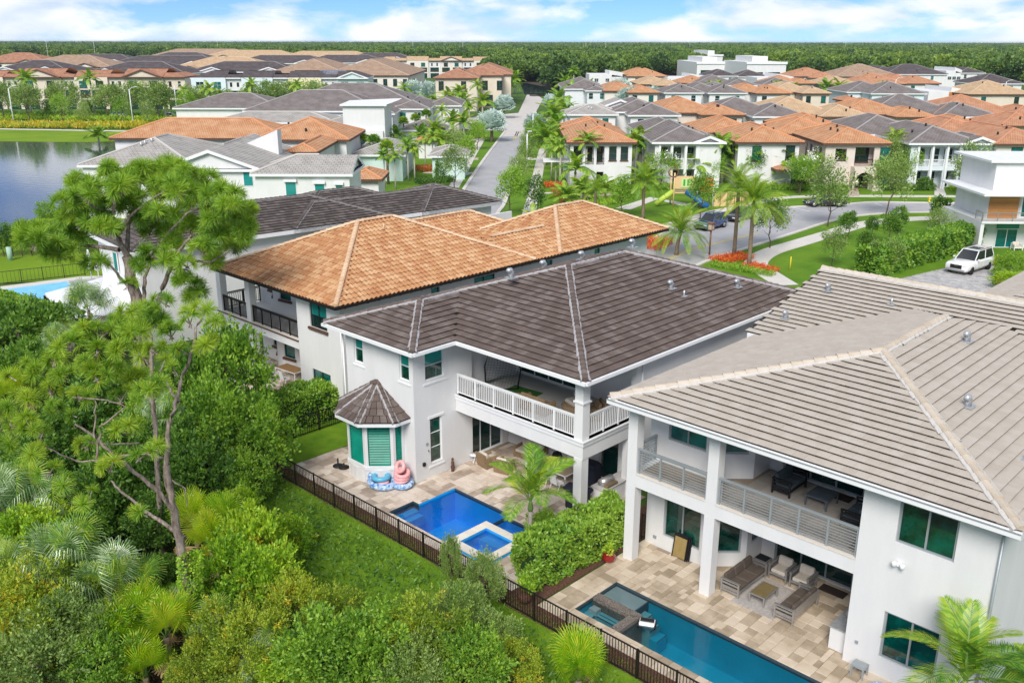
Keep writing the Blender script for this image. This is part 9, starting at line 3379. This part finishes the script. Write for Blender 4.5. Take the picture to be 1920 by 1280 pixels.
for i, (x, y, h, w_) in enumerate(((26, 231, 9, 'leftmost on the lakeside road'), (250, 234, 9, 'second on the lakeside road'), (148, 213, 8, 'thin one before the second gable'), (332, 212, 8, 'thin one at the end of the russet row'), (475, 226, 10, 'tallest by the royal palm'),
                                   (460, 224, 8, 'beside the tallest royal palm'), (988, 318, 6, 'thin one among the avenue trees'), (999, 268, 6, 'second thin one among the avenue trees'), (1470, 205, 8, 'slim one behind the grey roof'), (1674, 200, 9, 'before the pale blue house'), (1880, 198, 8, 'before the tan-roofed right house'),
                                   (92, 118, 22, 'distant one at the woods, left'), (180, 116, 20, 'distant one at the woods, second'), (410, 112, 22, 'distant one at the woods, third'), (775, 110, 22, 'distant one at the woods, middle'), (868, 112, 20, 'distant one at the woods, right of middle'), (1098, 108, 30, 'tallest distant mast at the woods'), (1135, 112, 22, 'distant pole left of the office'), (1292, 112, 22, 'distant pole above the office'), (1745, 106, 22, 'distant pole over the right-hand woods'), (1583, 108, 22, 'distant pole over the bright woods'))):
 lamp(x, y, h, 'pale lamp post, %s' % w_)
for (x, y, h, lab) in ((1742, 380, .9, 'yellow fire hydrant on the verge beyond the road bend'), (1481, 507, 1.3, 'yellow marker post on the big lawn by the sidewalk')):
 p = at(x, y)
 r = thing('fire_hydrant' if h < 1 else 'marker_post', lab, 'hydrant' if h < 1 else 'post', (p.x, p.y, 0))
 q = MB()
 q.lathe([(.16, 0), (.12, .1), (.12, h * .7), (.15, h * .75), (.05, h)] if h < 1 else [(.05, 0), (.05, h)], (0, 0, 0), YELLOWP, 9)
 if h < 1:
  q.tube([(-.22, 0, h * .55), (.22, 0, h * .55)], .06, YELLOWP, 7)
 q.build('body', r)
p = at(20, 488)
q = MB()
q.tube([(0, 0, 0), (0, 0, 1.3)], .25, mat('green_utility_box', (.35, .52, .42), None), 8)
tag(q.build('utility_pedestal', None, (p.x, p.y, 0)), 'pale green utility pedestal on the lakeside lawn', 'utility box')
def person(label, loc, rz):
 r = thing('person', label, 'person', loc, rz)
 V = [(0, 0, .95), (0, 0, 1.2), (0, 0, 1.42), (0, 0, 1.52), (0, -.01, 1.64), (.1, 0, .9), (.12, -.02, .5), (.12, 0, .08), (.12, -.14, .03), (-.1, 0, .9), (-.12, .03, .5), (-.13, .06, .08), (-.13, -.08, .03),
         (.19, 0, 1.4), (.30, .02, 1.15), (.16, -.12, 1.05), (-.19, 0, 1.4), (-.30, .02, 1.15), (-.14, -.14, 1.12)]
 E_ = [(0, 1), (1, 2), (2, 3), (3, 4), (0, 5), (5, 6), (6, 7), (7, 8), (0, 9), (9, 10), (10, 11), (11, 12), (2, 13), (13, 14), (14, 15), (2, 16), (16, 17), (17, 18)]
 R_ = [.14, .12, .13, .055, .10, .09, .06, .04, .04, .09, .06, .04, .04, .055, .04, .035, .055, .04, .035]
 me = bpy.data.meshes.new('body')
 me.from_pydata(V, E_, [])
 me.materials.append(SKIN)
 o = obj('body', me, r)
 md = o.modifiers.new('skin', 'SKIN')
 for i, rr in enumerate(R_):
  me.skin_vertices[0].data[i].radius = (rr, rr * .8)
 me.skin_vertices[0].data[0].use_root = True
 o.modifiers.new('sub', 'SUBSURF').render_levels = 1
 q = MB()
 q.lathe([(.19, .92), (.16, 1.15), (.2, 1.38), (.1, 1.48)], (0, 0, 0), CLOTH_W, 12)
 q.build('shirt', r)
 q = MB()
 q.lathe([(.24, .55), (.2, .8), (.18, .95)], (0, 0, 0), CLOTH_D, 12)
 q.build('skirt', r)
 q = MB()
 q.lathe([(.1, 1.6), (.125, 1.66), (.11, 1.75), (.02, 1.79)], (0, .02, 0), HAIR, 10)
 q.build('hair', r)
p = at(1604, 359)
person('person in a white top and dark skirt standing inside the entrance arch', (p.x, p.y, .04), ANG)
p = at(1262, 388)
r = thing('playground_tower', 'playground tower with tan panel, orange wall and slides on the lawn', 'playground', (p.x, p.y, 0), ANG)
for (x, y) in ((0, 0), (3.0, 0), (0, 2.4), (3.0, 2.4), (5.0, 0), (5.0, 2.4)):
 q = MB()
 q.tube([(x, y, 0), (x, y, 4.3 if x < 4 else 3.6)], .1, PLAY_T if x < 1 else TRIM, 7)
 q.build('post', r)
q = MB()
q.box(.1, -.05, 2.3, 2.9, .05, 3.9, PLAY_T)
q.build('panel', r)
q = MB()
q.cbox(1.5, -.1, 2.5, 1.3, .06, 1.1, mat('pale_lime_disc', (.55, .70, .3), None))
q.box(1.1, -.16, 2.7, 1.35, -.131, 3.5, PLAY_G)
q.box(1.6, -.16, 2.7, 1.85, -.131, 3.5, PLAY_G)
q.build('game_board', r)
q = MB()
q.box(3.15, -.05, 2.0, 4.95, .05, 3.7, PLAY_O)
q.build('wall_panel', r)
q = MB()
q.box(.1, .1, 1.7, 4.9, 2.3, 1.8, PLAY_T)
q.build('platform', r)
q = MB()
q.tube([(1.6, -.1, 2.0), (2.6, -.8, 1.4), (3.4, -1.2, .6), (4.2, -1.4, .25)], .45, PLAY_B, 9)
q.build('blue_slide', r)
q = MB()
q.tube([(0, .5, 1.9), (-1.2, .3, 1.1), (-2.2, .2, .3)], .35, mat('yellow_green_plastic', (.45, .6, .08), None, rough=.5), 9)
q.build('yellow_slide', r)
for i in range(5):
 q = MB()
 q.box(5.2 + i * .9, .4, 0, 6.0 + i * .9, .6, 1.9 - .12 * (i % 2), PLAY_T)
 q.build('fence_panel', r)
q = MB()
torus(q, .6, .08, (0, 0, 0), LAMPBRN, 16, 6)
o = q.build('climbing_ring', r, (-.2, -.1, 4.4), (H, 0, 0))
p = at(596, 138, 10.6)
q = MB()
for i in range(4):
 for j in range(3):
  q.add([(i * 2.1, j * 1.2, j * .45), (i * 2.1 + 2.0, j * 1.2, j * .45), (i * 2.1 + 2.0, j * 1.2 + 1.1, j * .45 + .42), (i * 2.1, j * 1.2 + 1.1, j * .45 + .42)], [(0, 1, 2, 3)], SOLAR)
o = q.build('solar_array', None, (p.x, p.y, 10.2), (0, 0, ANG))
tag(o, 'grey solar panel array on the dark roof of the yellow townhouse', 'solar panels')
p = SW(s0 + 4.6, t0 + 1.2, .05)
seat('white cushioned lounge chair outside the glass door of the wood-sided house', p.x, p.y, ANG, .9, .8, WHITEMETAL, CUSHION, 1)
